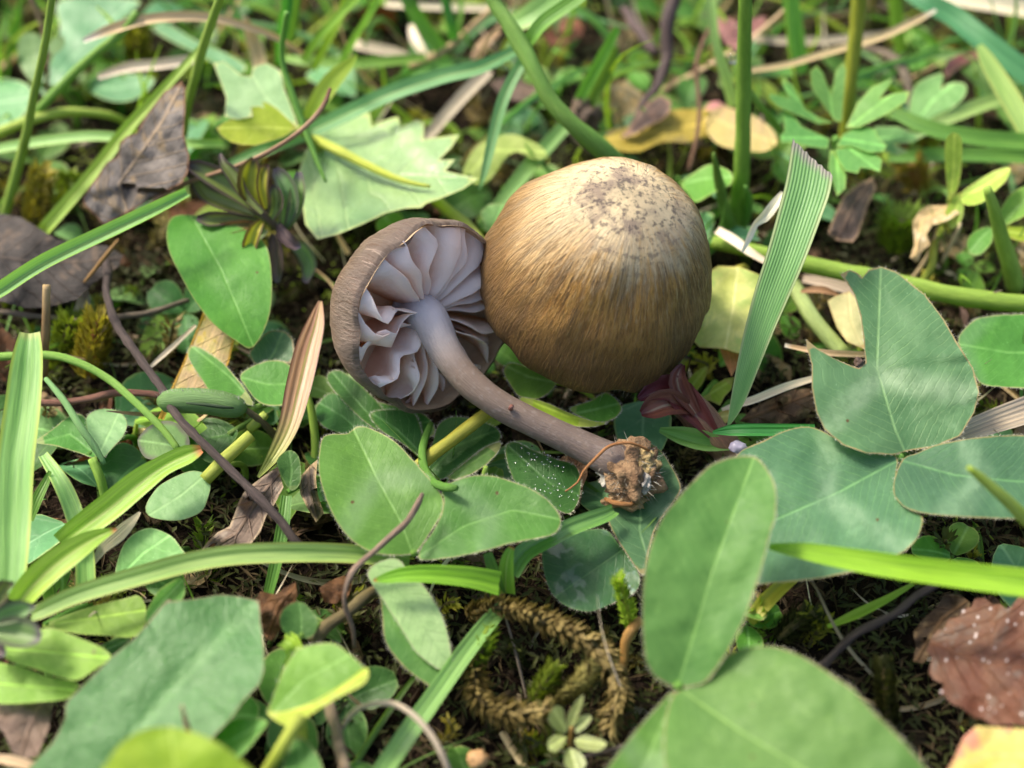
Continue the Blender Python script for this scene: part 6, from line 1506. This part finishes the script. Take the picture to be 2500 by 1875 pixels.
bud_plant('purple red stout bud stem below the domed cap',
    [(1800,1125,0.3,70),(1750,1070,0.55,84),(1700,1010,0.75,86),(1650,965,0.9,74),(1610,945,0.95,44)],
    [([(1740,1060,0.75,30),(1690,1000,1.0,60),(1645,955,1.15,66),(1600,955,1.2,50),(1560,975,1.15,14)], 'bud_red'),
     ([(1700,1010,0.95,20),(1660,950,1.2,46),(1655,915,1.35,36),(1668,890,1.4,10)], 'bud_red'),
     ([(1690,1000,0.95,20),(1635,985,1.15,60),(1590,1000,1.1,50),(1565,1010,1.05,14)], 'bud_red'),
     ([(1660,940,1.1,20),(1610,930,1.15,40),(1570,930,1.15,34),(1550,925,1.1,10)], 'bud_gw'),
     ([(1650,930,1.1,14),(1665,900,1.25,30),(1680,870,1.35,16)], 'bud_yl'),
     ([(1780,1090,0.6,20),(1720,1080,0.7,46),(1660,1065,0.75,40),(1610,1050,0.8,12)], 'leaf_b')], 'purple_stem')
# silky white hairs at the cap margin above that bud
def tuft_hairs(name, label, pts, n, ln, mat, cat, sd=1):
    rnd = random.Random(sd); V, F = [], []
    c = [P(*p) for p in pts]
    for _ in range(n):
        i = rnd.randrange(len(c) - 1); p = c[i].lerp(c[i + 1], rnd.random()) + Vector((rnd.gauss(0, .06), rnd.gauss(0, .06), rnd.gauss(0, .04)))
        e = p + Vector((rnd.gauss(0, 1), rnd.gauss(0, 1) - .4, rnd.gauss(0.2, .8))).normalized() * ln * rnd.uniform(.5, 1.2)
        s2 = (e - p).orthogonal().normalized() * 0.0035; k = len(V)
        m = p.lerp(e, .5) + Vector((rnd.gauss(0, .01), rnd.gauss(0, .01), .01))
        V += [p - s2, p + s2, m - s2 * .8, m + s2 * .8, e]; F += [(k, k + 1, k + 3, k + 2), (k + 2, k + 3, k + 4)]
    o = mesh(name, V, F, mat, None, c[0]); tag(o, label, cat, kind='stuff')
tuft_hairs('silky_hairs', 'silky white hairs hanging below the margin of the domed cap', [(1455,925,1.0),(1530,925,1.0),(1600,915,1.05)], 350, 0.22, M['hair'], 'hairs')

# ------------------------------------------------------------------ moss sprigs
def moss_leaves(v, r, n, ln, wd, rnd, flat=False, spread=0.9):
    V, F = [], []
    tt = frames(v)
    for k in range(n):
        t = rnd.random() * (len(v) - 1.001)
        i = int(t); p = v[i].lerp(v[i + 1], t - i); d = tt[i]
        s = d.orthogonal().normalized(); b = d.cross(s); a = rnd.uniform(0, 2 * math.pi)
        rad = s * math.cos(a) + b * math.sin(a)
        p = p + rad * r[i] * 0.5
        out = (rad * spread + d * rnd.uniform(0.25, 0.9)).normalized()
        L = ln * rnd.uniform(0.6, 1.2); w = wd * rnd.uniform(0.7, 1.2)
        sd = out.cross(d if abs(out.dot(d)) < .95 else s).normalized()
        up = sd.cross(out).normalized()
        m = p + out * L * 0.45 - up * w * 0.25
        k0 = len(V)
        V += [p, m + sd * w + up * w * .4, p + out * L + up * L * 0.12, m - sd * w + up * w * .4, m]
        F += [(k0, k0 + 1, k0 + 4), (k0 + 1, k0 + 2, k0 + 4), (k0 + 2, k0 + 3, k0 + 4), (k0 + 3, k0, k0 + 4)]
    return V, F


def moss_sprig(label, pts, n, ln, wd, mat, smat, sd=1, spread=0.9, cat='moss', group=None):
    v, r = curve3(pts)
    root = empty('moss_sprig', v[0]); tag(root, label, cat, group)
    g = tube_geo(v, [x * 0.35 for x in r], 8, 0.3, sd)
    mesh('stem', g[0], g[1], M[smat], root, None, g[2])
    V, F = moss_leaves(v, r, n, ln, wd, random.Random(sd), spread=spread)
    o = mesh('foliage', V, F, M[mat], root); o['kind'] = 'stuff'
    return root


moss_sprig('thick brown arched moss branch over the dark hollow', [(1140,1502,0.35,34),(1211,1484,0.6,34),(1288,1499,0.75,42),(1365,1530,0.8,48),(1423,1558,0.75,52),(1473,1598,0.65,54),(1502,1652,0.5,48),(1512,1700,0.4,40),(1494,1748,0.25,36),(1488,1790,0.1,30)], 900, 0.16, 0.036, 'moss_brown', 'twig_olive', 3, 0.85)
moss_sprig('drooping brown moss branch at the front of the hollow', [(1150,1590,0.35,26),(1158,1640,0.4,34),(1168,1698,0.45,38),(1211,1733,0.5,38),(1269,1744,0.5,36),(1330,1744,0.45,26)], 420, 0.2, 0.03, 'moss_brown', 'twig_olive', 5, 0.8)
moss_sprig('short brown moss side branch inside the arch', [(1330,1720,0.25,40),(1380,1690,0.4,52),(1420,1660,0.5,52),(1450,1620,0.55,44)], 600, 0.12, 0.03, 'moss_brown', 'twig_olive', 6, 0.7)
moss_sprig('light green moss tip rising inside the brown arch', [(1300,1712,0.3,30),(1320,1680,0.45,40),(1338,1655,0.55,42),(1352,1630,0.62,24)], 320, 0.13, 0.022, 'moss_green', 'twig_olive', 7, 0.6)
moss_sprig('bright yellow green moss shoot beside the upright oval leaflet', [(1542,1535,0.35,30),(1536,1500,0.6,30),(1525,1460,0.85,28),(1512,1412,1.1,14)], 300, 0.11, 0.02, 'moss_bright', 's_yg', 8, 0.7)
moss_sprig('glossy green moss tips left of the dark hollow', [(1160,1640,0.3,40),(1170,1600,0.45,46),(1180,1570,0.5,40),(1190,1540,.5,24)], 260, 0.13, 0.035, 'moss_green', 'twig_olive', 9, 0.8)
moss_sprig('yellow moss tuft behind the long bright blade', [(335,165,0.3,50),(338,120,0.8,60),(335,80,1.1,40),(330,60,1.2,16)], 350, 0.22, 0.05, 'moss_yellow', 'twig_olive', 10, 0.7)
moss_sprig('yellow green moss tuft under the upright grey leaf', [(85,560,0.1,50),(92,500,0.5,60),(98,450,0.8,50),(105,420,1.0,20)], 400, 0.2, 0.04, 'moss_yellow', 'twig_olive', 11, 0.8)
moss_sprig('pale moss tuft between the grey leaf and the bright blade', [(150,520,0.1,50),(160,470,0.4,60),(165,430,0.6,40)], 260, 0.2, 0.04, 'moss_green', 'twig_olive', 12, 0.8)
moss_sprig('yellow and rust moss clump behind the red brown twig', [(215,920,0.1,60),(222,870,0.4,80),(232,820,0.7,70),(240,780,0.9,30)], 520, 0.26, 0.03, 'moss_yellow', 'twig_orange', 13, 0.5)
moss_sprig('green moss clump by the withered strip left of the twig', [(150,860,0.1,50),(165,820,0.4,70),(175,780,0.6,40)], 380, 0.24, 0.03, 'moss_green', 'twig_olive', 14, 0.6)
moss_sprig('dull moss stalk in the dark gap beside the broad leaflet', [(2175,1780,0.1,40),(2165,1720,0.4,44),(2160,1670,0.6,44),(2155,1620,0.7,24)], 420, 0.14, 0.03, 'moss_dark2', 'twig_olive', 15, 0.6)
moss_sprig('dull fine moss under the torn clover in the gap', [(1900,1560,0.1,40),(1935,1530,0.3,60),(1980,1500,0.4,40)], 380, 0.2, 0.012, 'moss_dark2', 'twig_olive', 16, 0.8)
moss_sprig('rust tipped moss behind the olive curled stem', [(2240,460,0.1,40),(2235,430,0.4,70),(2220,400,0.6,60)], 300, 0.22, 0.03, 'moss_rust', 'twig_orange', 17, 0.8)
moss_sprig('grassy moss tuft right of the dark grey dry leaf', [(2180,620,0.1,60),(2195,570,0.4,90),(2200,540,0.6,60)], 460, 0.35, 0.03, 'moss_green', 'twig_olive', 18, 0.7)
# rosette of round translucent moss leaves
ros = empty('moss_rosette', P(1388, 1800, 0.2)); tag(ros, 'rosette of rounded translucent moss leaves in front of the arch', 'moss')
tube('stem', None, [(1392,1830,0.1,10),(1394,1800,0.5,12),(1396,1775,0.7,10)], M['twig_orange'], parent=ros)
for k, (o_, m_, h_) in enumerate([
    ([(1340,1310),(1380,1265),(1420,1280),(1435,1340),(1450,1420),(1430,1440),(1370,1410),(1335,1360)], [(1450,1430),(1360,1280)], (0.65, 0.9)),
    ([(1450,1400),(1450,1340),(1470,1290),(1520,1220),(1555,1200),(1540,1280),(1500,1380),(1475,1420)], [(1465,1420),(1545,1210)], (0.65, 1.0)),
    ([(1500,1400),(1520,1340),(1580,1320),(1605,1340),(1570,1400),(1510,1440)], [(1495,1430),(1600,1335)], (0.65, 0.8)),
    ([(1440,1460),(1370,1450),(1330,1490),(1335,1540),(1375,1560),(1410,1530),(1440,1490)], [(1445,1460),(1340,1530)], (0.65, 0.75)),
    ([(1500,1480),(1560,1450),(1640,1470),(1700,1500),(1660,1550),(1580,1550),(1520,1530)], [(1490,1480),(1690,1510)], (0.65, 0.65)),
    ([(1450,1540),(1430,1600),(1450,1659),(1520,1680),(1570,1640),(1550,1580),(1500,1540)], [(1470,1530),(1510,1670)], (0.6, 0.65))]):
    sheet('moss_leaf', None, T(8, o_), T(8, m_), h_, M['moss_leaf'], parent=ros, step=8, cup=1.5, amp=0.01, seed=k)

# ------------------------------------------------------------------ little things
def lump(name, label, c, r, mat, cat, sd, sq=(1, 1, 1), rough=0.25, sub=3):
    import bmesh
    bm = bmesh.new(); bmesh.ops.create_icosphere(bm, subdivisions=sub, radius=1)
    vs = []
    for q in bm.verts:
        p = q.co; k = 1 + rough * noise.fractal(p * 1.5 + Vector((sd, 0, 0)), 0.9, 2.0, 4)
        vs.append(c + Vector((p.x * sq[0], p.y * sq[1], p.z * sq[2])) * (r * k))
    fs = [[x.index for x in f.verts] for f in bm.faces]; bm.free()
    o = mesh(name, vs, fs, mat, None, c - Vector((0, 0, r * sq[2]))); tag(o, label, cat)
    return o


lump('pebble', 'tiny bluish grey pebble beside the purple bud stem', P(1802, 1092, 0.95), 0.09, M['pebble'], 'pebble', 2, (1.2, 1, .8), 0.2)
lump('seed_husk', 'dark brown seed husk behind the domed cap', P(1424, 285, 0.7), 0.28, M['dirt_dark'], 'husk', 4, (0.9, 1, 1.0), 0.5, 4)
lump('soil_crumb', 'orange brown crumb in front of the moss rosette', P(1165, 1852, 0.3), 0.1, M['dirt_o'], 'crumb', 6, (1.2, 1, .8), 0.3)
lump('soil_crumb', 'dark crumb caught in the notch of the torn leaflet', P(2096, 884, 1.62), 0.055, M['dirt_dark'], 'crumb', 9, (1, 1.3, 1), 0.5)
lump('water_bead', 'bead of water on the thin side stem tip', P(1790, 142, 2.4), 0.075, M['dew'], 'drop', 1, (1, 1, 1), 0.0)
rnd = random.Random(77); V, F = [], []
for cx, cy, n, sx, sy in [(1330, 1128, 26, 26, 14), (1348, 1195, 34, 30, 22), (1290, 1110, 10, 14, 12)]:
    for _ in range(n):
        c = P(cx + rnd.gauss(0, sx), cy + rnd.gauss(0, sy), 0.78); r = rnd.uniform(0.008, 0.018); k = len(V)
        V += [c + Vector((r, 0, 0)), c + Vector((0, r, 0)), c + Vector((-r, 0, 0)), c + Vector((0, -r, 0)), c + Vector((0, 0, r * .9)), c - Vector((0, 0, r * .5))]
        F += [(k + i, k + (i + 1) % 4, k + 4) for i in range(4)] + [(k + (i + 1) % 4, k + i, k + 5) for i in range(4)]
o = mesh('dew', V, F, M['dew'], None, P(1330, 1160, 0.7)); tag(o, 'fine dew drops on the leaf below the mushroom stem', 'dew', kind='stuff')

# ------------------------------------------------------------------ undergrowth
def to_px(p):
    d = p - CAM
    z = d.dot(FWD)
    return W / 2 + d.dot(RGT) / z * FPX, H / 2 - d.dot(UPV) / z * FPX


def keep_clear(p, z=0.3):
    x, y = to_px(Vector((p.x, p.y, z)))
    if 850 < x < 1600 and 1430 < y < 1900: return True
    if 1850 < x < 2330 and 1400 < y < 1900: return True
    if 1640 < x < 2000 and 880 < y < 1040: return True
    return False


rnd = random.Random(11)
# individual small leaves on stalks
def small_leaf(mat, smat, L, Wd, ht, sd):
    r = random.Random(sd)
    root = empty('small_leaf', (0, 0, 0))
    g = tube_geo([Vector((0, 0, -0.15)), Vector((0.05, 0.05, ht * 0.5)), Vector((0.15, 0.05, ht))], [0.035, 0.03, 0.022], 6)
    mesh('petiole', g[0], g[1], smat, root, None, g[2])
    V, F, LC, ED = [], [], [], []
    nu, nv = 9, 5
    for i in range(nu):
        u = i / (nu - 1)
        w = Wd * math.sin(math.pi * min(1, u ** 0.8 * 0.97 + 0.02)) ** 0.7 * 0.5
        for j in range(nv):
            c = -1 + 2 * j / (nv - 1)
            V.append(Vector((0.15 + u * L, 0.05 + c * w, ht + 0.25 * w * abs(c) + 0.1 * math.sin(u * 3) - 0.12 * u * u * L + r.uniform(-.01, .01))))
            LC.append((u * L, c * w, u)); ED.append(min(w * (1 - abs(c)), 0.1))
    for i in range(nu - 1):
        for j in range(nv - 1):
            F.append((i * nv + j, (i + 1) * nv + j, (i + 1) * nv + j + 1, i * nv + j + 1))
    mesh('leaf_blade', V, F, mat, root, None, LC, ED)
    return root


def small_clover(mat, smat, L, ht, sd):
    r = random.Random(sd)
    root = empty('small_clover', (0, 0, 0))
    g = tube_geo([Vector((-0.2, 0.1, -0.15)), Vector((-0.05, 0.0, ht * 0.5)), Vector((0, 0, ht))], [0.035, 0.03, 0.022], 6)
    mesh('petiole', g[0], g[1], smat, root, None, g[2])
    for k in range(3):
        a = k * 2.09 + r.uniform(-.2, .2)
        V, F, LC, ED = [], [], [], []
        nu, nv = 8, 5
        for i in range(nu):
            u = i / (nu - 1)
            w = 0.40 * L * math.sin(math.pi * min(1, u * 0.9 + 0.03)) ** 0.65
            for j in range(nv):
                c = -1 + 2 * j / (nv - 1)
                x, y = 0.03 + u * L, c * w
                V.append(Vector((x * math.cos(a) - y * math.sin(a), x * math.sin(a) + y * math.cos(a), ht + 0.3 * w * abs(c) + 0.12 * math.sin(u * 2.5) * L)))
                LC.append((x, y, u)); ED.append(min(w * (1 - abs(c)), (1 - u) * L))
        for i in range(nu - 1):
            for j in range(nv - 1):
                F.append((i * nv + j, (i + 1) * nv + j, (i + 1) * nv + j + 1, i * nv + j + 1))
        mesh('leaflet', V, F, mat, root, None, LC, ED)
    return root


def small_grass(mat, L, w, bend, sd):
    r = random.Random(sd)
    v = []
    for i in range(12):
        t = i / 11
        v.append(Vector((bend * t * t * L, 0.1 * math.sin(t * 4 + sd), L * t * (1 - 0.35 * bend * t))))
    g = ribbon_geo(v, [w * (1 - 0.9 * (i / 11) ** 2) for i in range(12)], 0.5, 0, r.uniform(-.8, .8), Vector((0.5, -1, 0.3)), 5, 0.1, sd)
    return mesh('thin_grass_leaf', g[0], g[1], mat, None, (0, 0, 0), g[2])


ANCHORS = [(1465,650,'domed mushroom cap'),(1000,760,'lying mushroom cap'),(1540,1160,'muddy mushroom foot'),(1300,1030,'bent mushroom stem'),(2150,880,'torn clover leaflet'),(2000,1230,'blue green clover leaflet'),(1890,760,'ribbed cut blade'),(2050,330,'divided leaf'),(1815,250,'tall bright stem'),(2080,120,'olive stem'),(1720,330,'pink flushed leaf'),(1350,250,'bent stem with red joint'),(940,420,'toothed leaf'),(620,280,'lobed leaf'),(330,380,'upright withered leaf'),(120,640,'dark withered leaf'),(540,680,'spotted oval leaf'),(640,480,'purple bud plant'),(420,50,'arched straw'),(220,80,'blurred teal leaf'),(70,950,'wide cut blade'),(400,960,'dark twig'),(500,985,'rolled leaflet'),(720,950,'brown dried blade'),(930,1200,'paired clover leaflets'),(430,1210,'pale round leaf'),(350,1650,'big broad leaf'),(480,1370,'long pale blade'),(160,1600,'blotched narrow leaf'),(760,1660,'folded clover rim'),(1020,1540,'drooping leaflet'),(1400,1560,'arched moss branch'),(1440,1400,'wet dark leaf'),(1730,1400,'upright oval leaflet'),(1920,1750,'broad spotted leaflet'),(2200,1390,'vivid green blade'),(2420,1620,'red brown leaf'),(2430,850,'hairy clover leaf'),(2330,450,'slender yellow leaflets'),(2400,300,'level green blade'),(2400,90,'dark blue green blade'),(1600,120,'dark brown stalk'),(1050,70,'dark far blades'),(830,90,'fan of bright far blades'),(1700,1010,'purple bud stem')]


def near(px, py):
    return min(ANCHORS, key=lambda a: (a[0] - px) ** 2 + (a[1] - py) ** 2)[2]


def scatter(protos, count, xr, yr, label, cat, group, sc=(0.7, 1.3), tilt=0.25, clear=True, zoff=0.0, dens=None, names=None):
    done = 0; tries = 0
    used = [False] * len(protos)
    while done < count and tries < count * 30:
        tries += 1
        x, y = rnd.uniform(*xr), rnd.uniform(*yr)
        p = Vector((x, y, 0))
        px, py = to_px(p)
        if not (-250 < px < 2750 and -350 < py < 2100): continue
        if clear and keep_clear(p): continue
        if dens and rnd.random() > dens(px, py): continue
        k = rnd.randrange(len(protos))
        if used[k]:
            o = copy_tree(protos[k])
        else:
            o = protos[k]; used[k] = True
        o.location = Vector((x, y, ground_h(x, y) + zoff)) * S
        o.rotation_euler = (rnd.gauss(0, tilt), rnd.gauss(0, tilt), rnd.uniform(0, 6.28))
        s = rnd.uniform(*sc); o.scale = (s, s, s)
        tag(o, label[k] + ' beside the ' + near(px, py), cat, group)
        done += 1
    for k, u in enumerate(used):
        if not u:
            for ch in list(protos[k].children): bpy.data.objects.remove(ch)
            bpy.data.objects.remove(protos[k])


lv = [small_leaf(M['leaf'], M['s_green'], 0.9, 0.55, 0.35, 1), small_leaf(M['leaf_soft'], M['s_green'], 0.7, 0.6, 0.25, 2), small_leaf(M['leaf_yg2'], M['s_yg'], 1.1, 0.5, 0.4, 3),
      small_leaf(M['clover_deep'], M['s_dark'], 0.8, 0.65, 0.25, 4), small_leaf(M['leaf_teal'], M['s_green'], 1.0, 0.7, 0.45, 5)]
scatter(lv, 240, (-11, 11), (5.5, 25), ['small pointed green leaf low', 'small soft rounded leaf low', 'small slim yellow green leaf low', 'small dark rounded leaf low', 'small teal leaf on its stalk'], 'leaf', 'small leaves in the undergrowth', (0.6, 1.15), 0.35)
cl = [small_clover(M['clover'], M['s_green'], 0.55, 0.4, 1), small_clover(M['clover_deep'], M['s_dark'], 0.5, 0.3, 2), small_clover(M['leaf'], M['s_green'], 0.45, 0.45, 3)]
scatter(cl, 110, (-11, 11), (5.5, 25), ['small three part clover leaf', 'small dark three part clover leaf', 'small bright three part clover leaf'], 'clover leaf', 'small clover leaves in the undergrowth', (0.7, 1.25), 0.25)
gr = [small_grass(M[m], L, w, b, i) for i, (m, L, w, b) in enumerate([('g_bright', 2.2, 0.06, 0.5), ('g_mid', 2.6, 0.07, 0.8), ('g_dark', 2.0, 0.07, 0.3), ('g_teal', 2.4, 0.08, 1.0), ('g_yg', 1.8, 0.05, 0.6), ('g_pale', 2.2, 0.07, 0.9)])]
scatter(gr, 290, (-13, 13), (14.0, 27), ['thin bright grass leaf', 'thin mid green bent grass leaf', 'thin dark grass leaf', 'thin blue green arching grass leaf', 'thin yellow green grass leaf', 'thin pale arching grass leaf'], 'grass', 'thin grass at the far side', (0.6, 1.25), 0.35, dens=lambda px, py: 1.0 if py < 330 else (0.35 if py < 520 else 0.0))
gl = [small_grass(M[m], L, w, b, 20 + i) for i, (m, L, w, b) in enumerate([('g_mid', 1.3, 0.05, 1.1), ('g_bright', 1.1, 0.045, 1.2), ('g_shade', 1.4, 0.05, 1.3)])]
for o in gl: o.name = 'short_grass_leaf'
scatter(gl, 130, (-9, 9), (5.5, 17), ['short low green grass leaf', 'short low bright grass leaf', 'short low shaded grass leaf'], 'grass', 'short low grass', (0.6, 1.1), 0.6, dens=lambda px, py: 1.0 if py > 420 else 0.2)
ds = [small_grass(M[m], L, w, b, 40 + i) for i, (m, L, w, b) in enumerate([('straw', 1.8, 0.045, 0.4), ('straw_grey', 2.0, 0.06, 0.3), ('straw_pale', 1.5, 0.035, 0.6)])]
for o in ds: o.name = 'straw_fragment'
scatter(ds, 260, (-11, 11), (5.5, 25), ['tan dry straw fragment', 'grey dry straw fragment', 'pale dry straw fragment'], 'dry grass', 'dry straw fragments', (0.5, 1.2), 1.5, clear=False, zoff=0.15)


def dead_bit(mat, sd):
    r = random.Random(sd); V, F, LC, ED = [], [], [], []
    nu, nv = 8, 6
    for i in range(nu):
        u = i / (nu - 1); w = 0.35 * math.sin(math.pi * min(1, u * .95 + .03)) ** .6
        for j in range(nv):
            c = -1 + 2 * j / (nv - 1)
            V.append(Vector((u * 1.0 + r.uniform(-.04, .04), c * w + r.uniform(-.04, .04), 0.15 + 0.25 * w * c * c + 0.14 * noise.noise(Vector((u * 3, c * 2, sd))))))
            LC.append((u, c * w, u)); ED.append(min(w * (1 - abs(c)), .1))
    for i in range(nu - 1):
        for j in range(nv - 1):
            F.append((i * nv + j, (i + 1) * nv + j, (i + 1) * nv + j + 1, i * nv + j + 1))
    return mesh('litter_leaf', V, F, mat, None, (0, 0, 0), LC, ED)


dl = [dead_bit(M[m], i) for i, m in enumerate(['dead_rot', 'dead_brown2', 'dead_rust', 'dead_tan'])]
scatter(dl, 190, (-11, 11), (5.5, 25), ['rotten dark leaf scrap', 'small dull brown leaf scrap', 'small rusty leaf scrap', 'small tan leaf scrap'], 'dead leaf', 'dead leaf scraps in the litter', (0.5, 1.0), 0.5, clear=False, zoff=0.0)


# long thin leaves crossing the background
lg = [small_grass(M[m], L, w, b, 60 + i) for i, (m, L, w, b) in enumerate([('g_bright', 4.0, 0.055, 0.35), ('g_mid', 4.5, 0.06, 0.5), ('g_teal', 3.8, 0.065, 0.4), ('g_yg', 3.5, 0.045, 0.5), ('straw', 3.6, 0.045, 0.4)])]
for o in lg: o.name = 'leaning_grass_leaf'
scatter(lg, 170, (-13, 13), (13.0, 26), ['long bright leaning grass leaf', 'long mid green leaning grass leaf', 'long blue green leaning grass leaf', 'long yellow green leaning grass leaf', 'long tan leaning dry grass leaf'], 'grass', 'long grass leaning at the far side', (0.6, 1.1), 0.85, dens=lambda px, py: 1.0 if py < 300 else (0.3 if py < 420 else 0.0), zoff=0.3)


# small moss sprigs
def moss_proto(mat, h, n, ln, wd, sd):
    r = random.Random(sd)
    v = [Vector((0.12 * math.sin(i * 0.6 + sd) * i / 8, 0.1 * math.cos(i * 0.5 + sd) * i / 8, -0.1 + (h + 0.1) * i / 8)) for i in range(9)]
    root = empty('small_moss', (0, 0, 0))
    g = tube_geo(v, [0.02] * 9, 5)
    mesh('stem', g[0], g[1], M['twig_olive'], root, None, g[2])
    V, F = moss_leaves(v, [0.05] * 9, n, ln, wd, r, spread=0.8)
    mesh('foliage', V, F, mat, root)['kind'] = 'stuff'
    return root


ms = [moss_proto(M['moss_green'], 0.6, 90, 0.17, 0.028, 1), moss_proto(M['moss_yellow'], 0.5, 80, 0.16, 0.026, 2), moss_proto(M['moss_brown'], 0.7, 110, 0.15, 0.026, 3), moss_proto(M['moss_dark'], 0.6, 100, 0.18, 0.026, 4)]
scatter(ms, 290, (-10, 10), (5.5, 22), ['small green moss sprig', 'small yellow moss sprig', 'small brown moss sprig', 'small dark moss sprig'], 'moss', 'small moss sprigs', (0.6, 1.3), 0.6, clear=False, zoff=0.05)

# ------------------------------------------------------------------ moss carpet and fine litter
def carpet(name, label, cat, mat, n, ln, wd, seed, hmax, dens_off, stand=0.8, clear=False):
    rs = np.random.RandomState(seed)
    V, F = [], []
    x = rs.uniform(-14, 14, n); y = rs.uniform(4, 28, n)
    for i in range(n):
        d = noise.noise(Vector((x[i] * 0.45, y[i] * 0.45, seed * 5.0)))
        if d < dens_off: continue
        if clear and keep_clear(Vector((x[i], y[i], 0)), 0): continue
        gz = ground_h(x[i], y[i])
        p = Vector((x[i], y[i], gz + rs.uniform(0, hmax) * min(1, (d - dens_off) * 2.5)))
        a = rs.uniform(0, 6.28); e = rs.uniform(-0.2, stand)
        out = Vector((math.cos(a) * math.cos(e), math.sin(a) * math.cos(e), math.sin(e)))
        sd = out.cross(ZUP).normalized()
        L = ln * rs.uniform(0.5, 1.3); w = wd * rs.uniform(0.6, 1.3)
        k = len(V); m = p + out * L * 0.45
        V += [p, m + sd * w, p + out * L + Vector((0, 0, -L * 0.15)), m - sd * w]
        F.append((k, k + 1, k + 2)); F.append((k, k + 2, k + 3))
    o = mesh(name, V, F, mat, None, (0, 14, 0), smooth=False)
    tag(o, label, cat, kind='stuff')


carpet('moss_carpet', 'dull green moss covering the soil between the plants', 'moss', M['moss_dark2'], 80000, 0.19, 0.024, 1, 0.45, -0.25)
carpet('moss_patches', 'yellow green moss patches between the meadow plants', 'moss', M['moss_green'], 22000, 0.16, 0.022, 2, 0.40, 0.05, clear=True)
carpet('leaf_litter', 'fine brown plant litter crumbled over the soil', 'litter', M['litter'], 45000, 0.30, 0.018, 3, 0.30, -0.5, 0.35)


def crumbs(n, seed):
    rs = random.Random(seed); V, F = [], []
    base = [Vector(p) for p in ((1, 0, 0), (0, 1, 0), (-1, 0, 0), (0, -1, 0), (0.1, 0, 1), (0, 0.1, -1))]
    for _ in range(n):
        x, y = rs.uniform(-12, 12), rs.uniform(4, 26); r = rs.uniform(0.03, 0.12) * rs.uniform(.6, 1.2)
        c = Vector((x, y, ground_h(x, y) + r * 0.4)); k = len(V)
        V += [c + Vector((b.x * rs.uniform(.6, 1.3), b.y * rs.uniform(.6, 1.3), b.z * rs.uniform(.5, 1.0))) * r for b in base]
        F += [(k + i, k + (i + 1) % 4, k + 4) for i in range(4)] + [(k + (i + 1) % 4, k + i, k + 5) for i in range(4)]
    o = mesh('soil_crumbs', V, F, M['crumb'], None, (0, 14, 0), smooth=False)
    tag(o, 'loose dark soil crumbs between the plants', 'soil', kind='stuff')


crumbs(9000, 4)
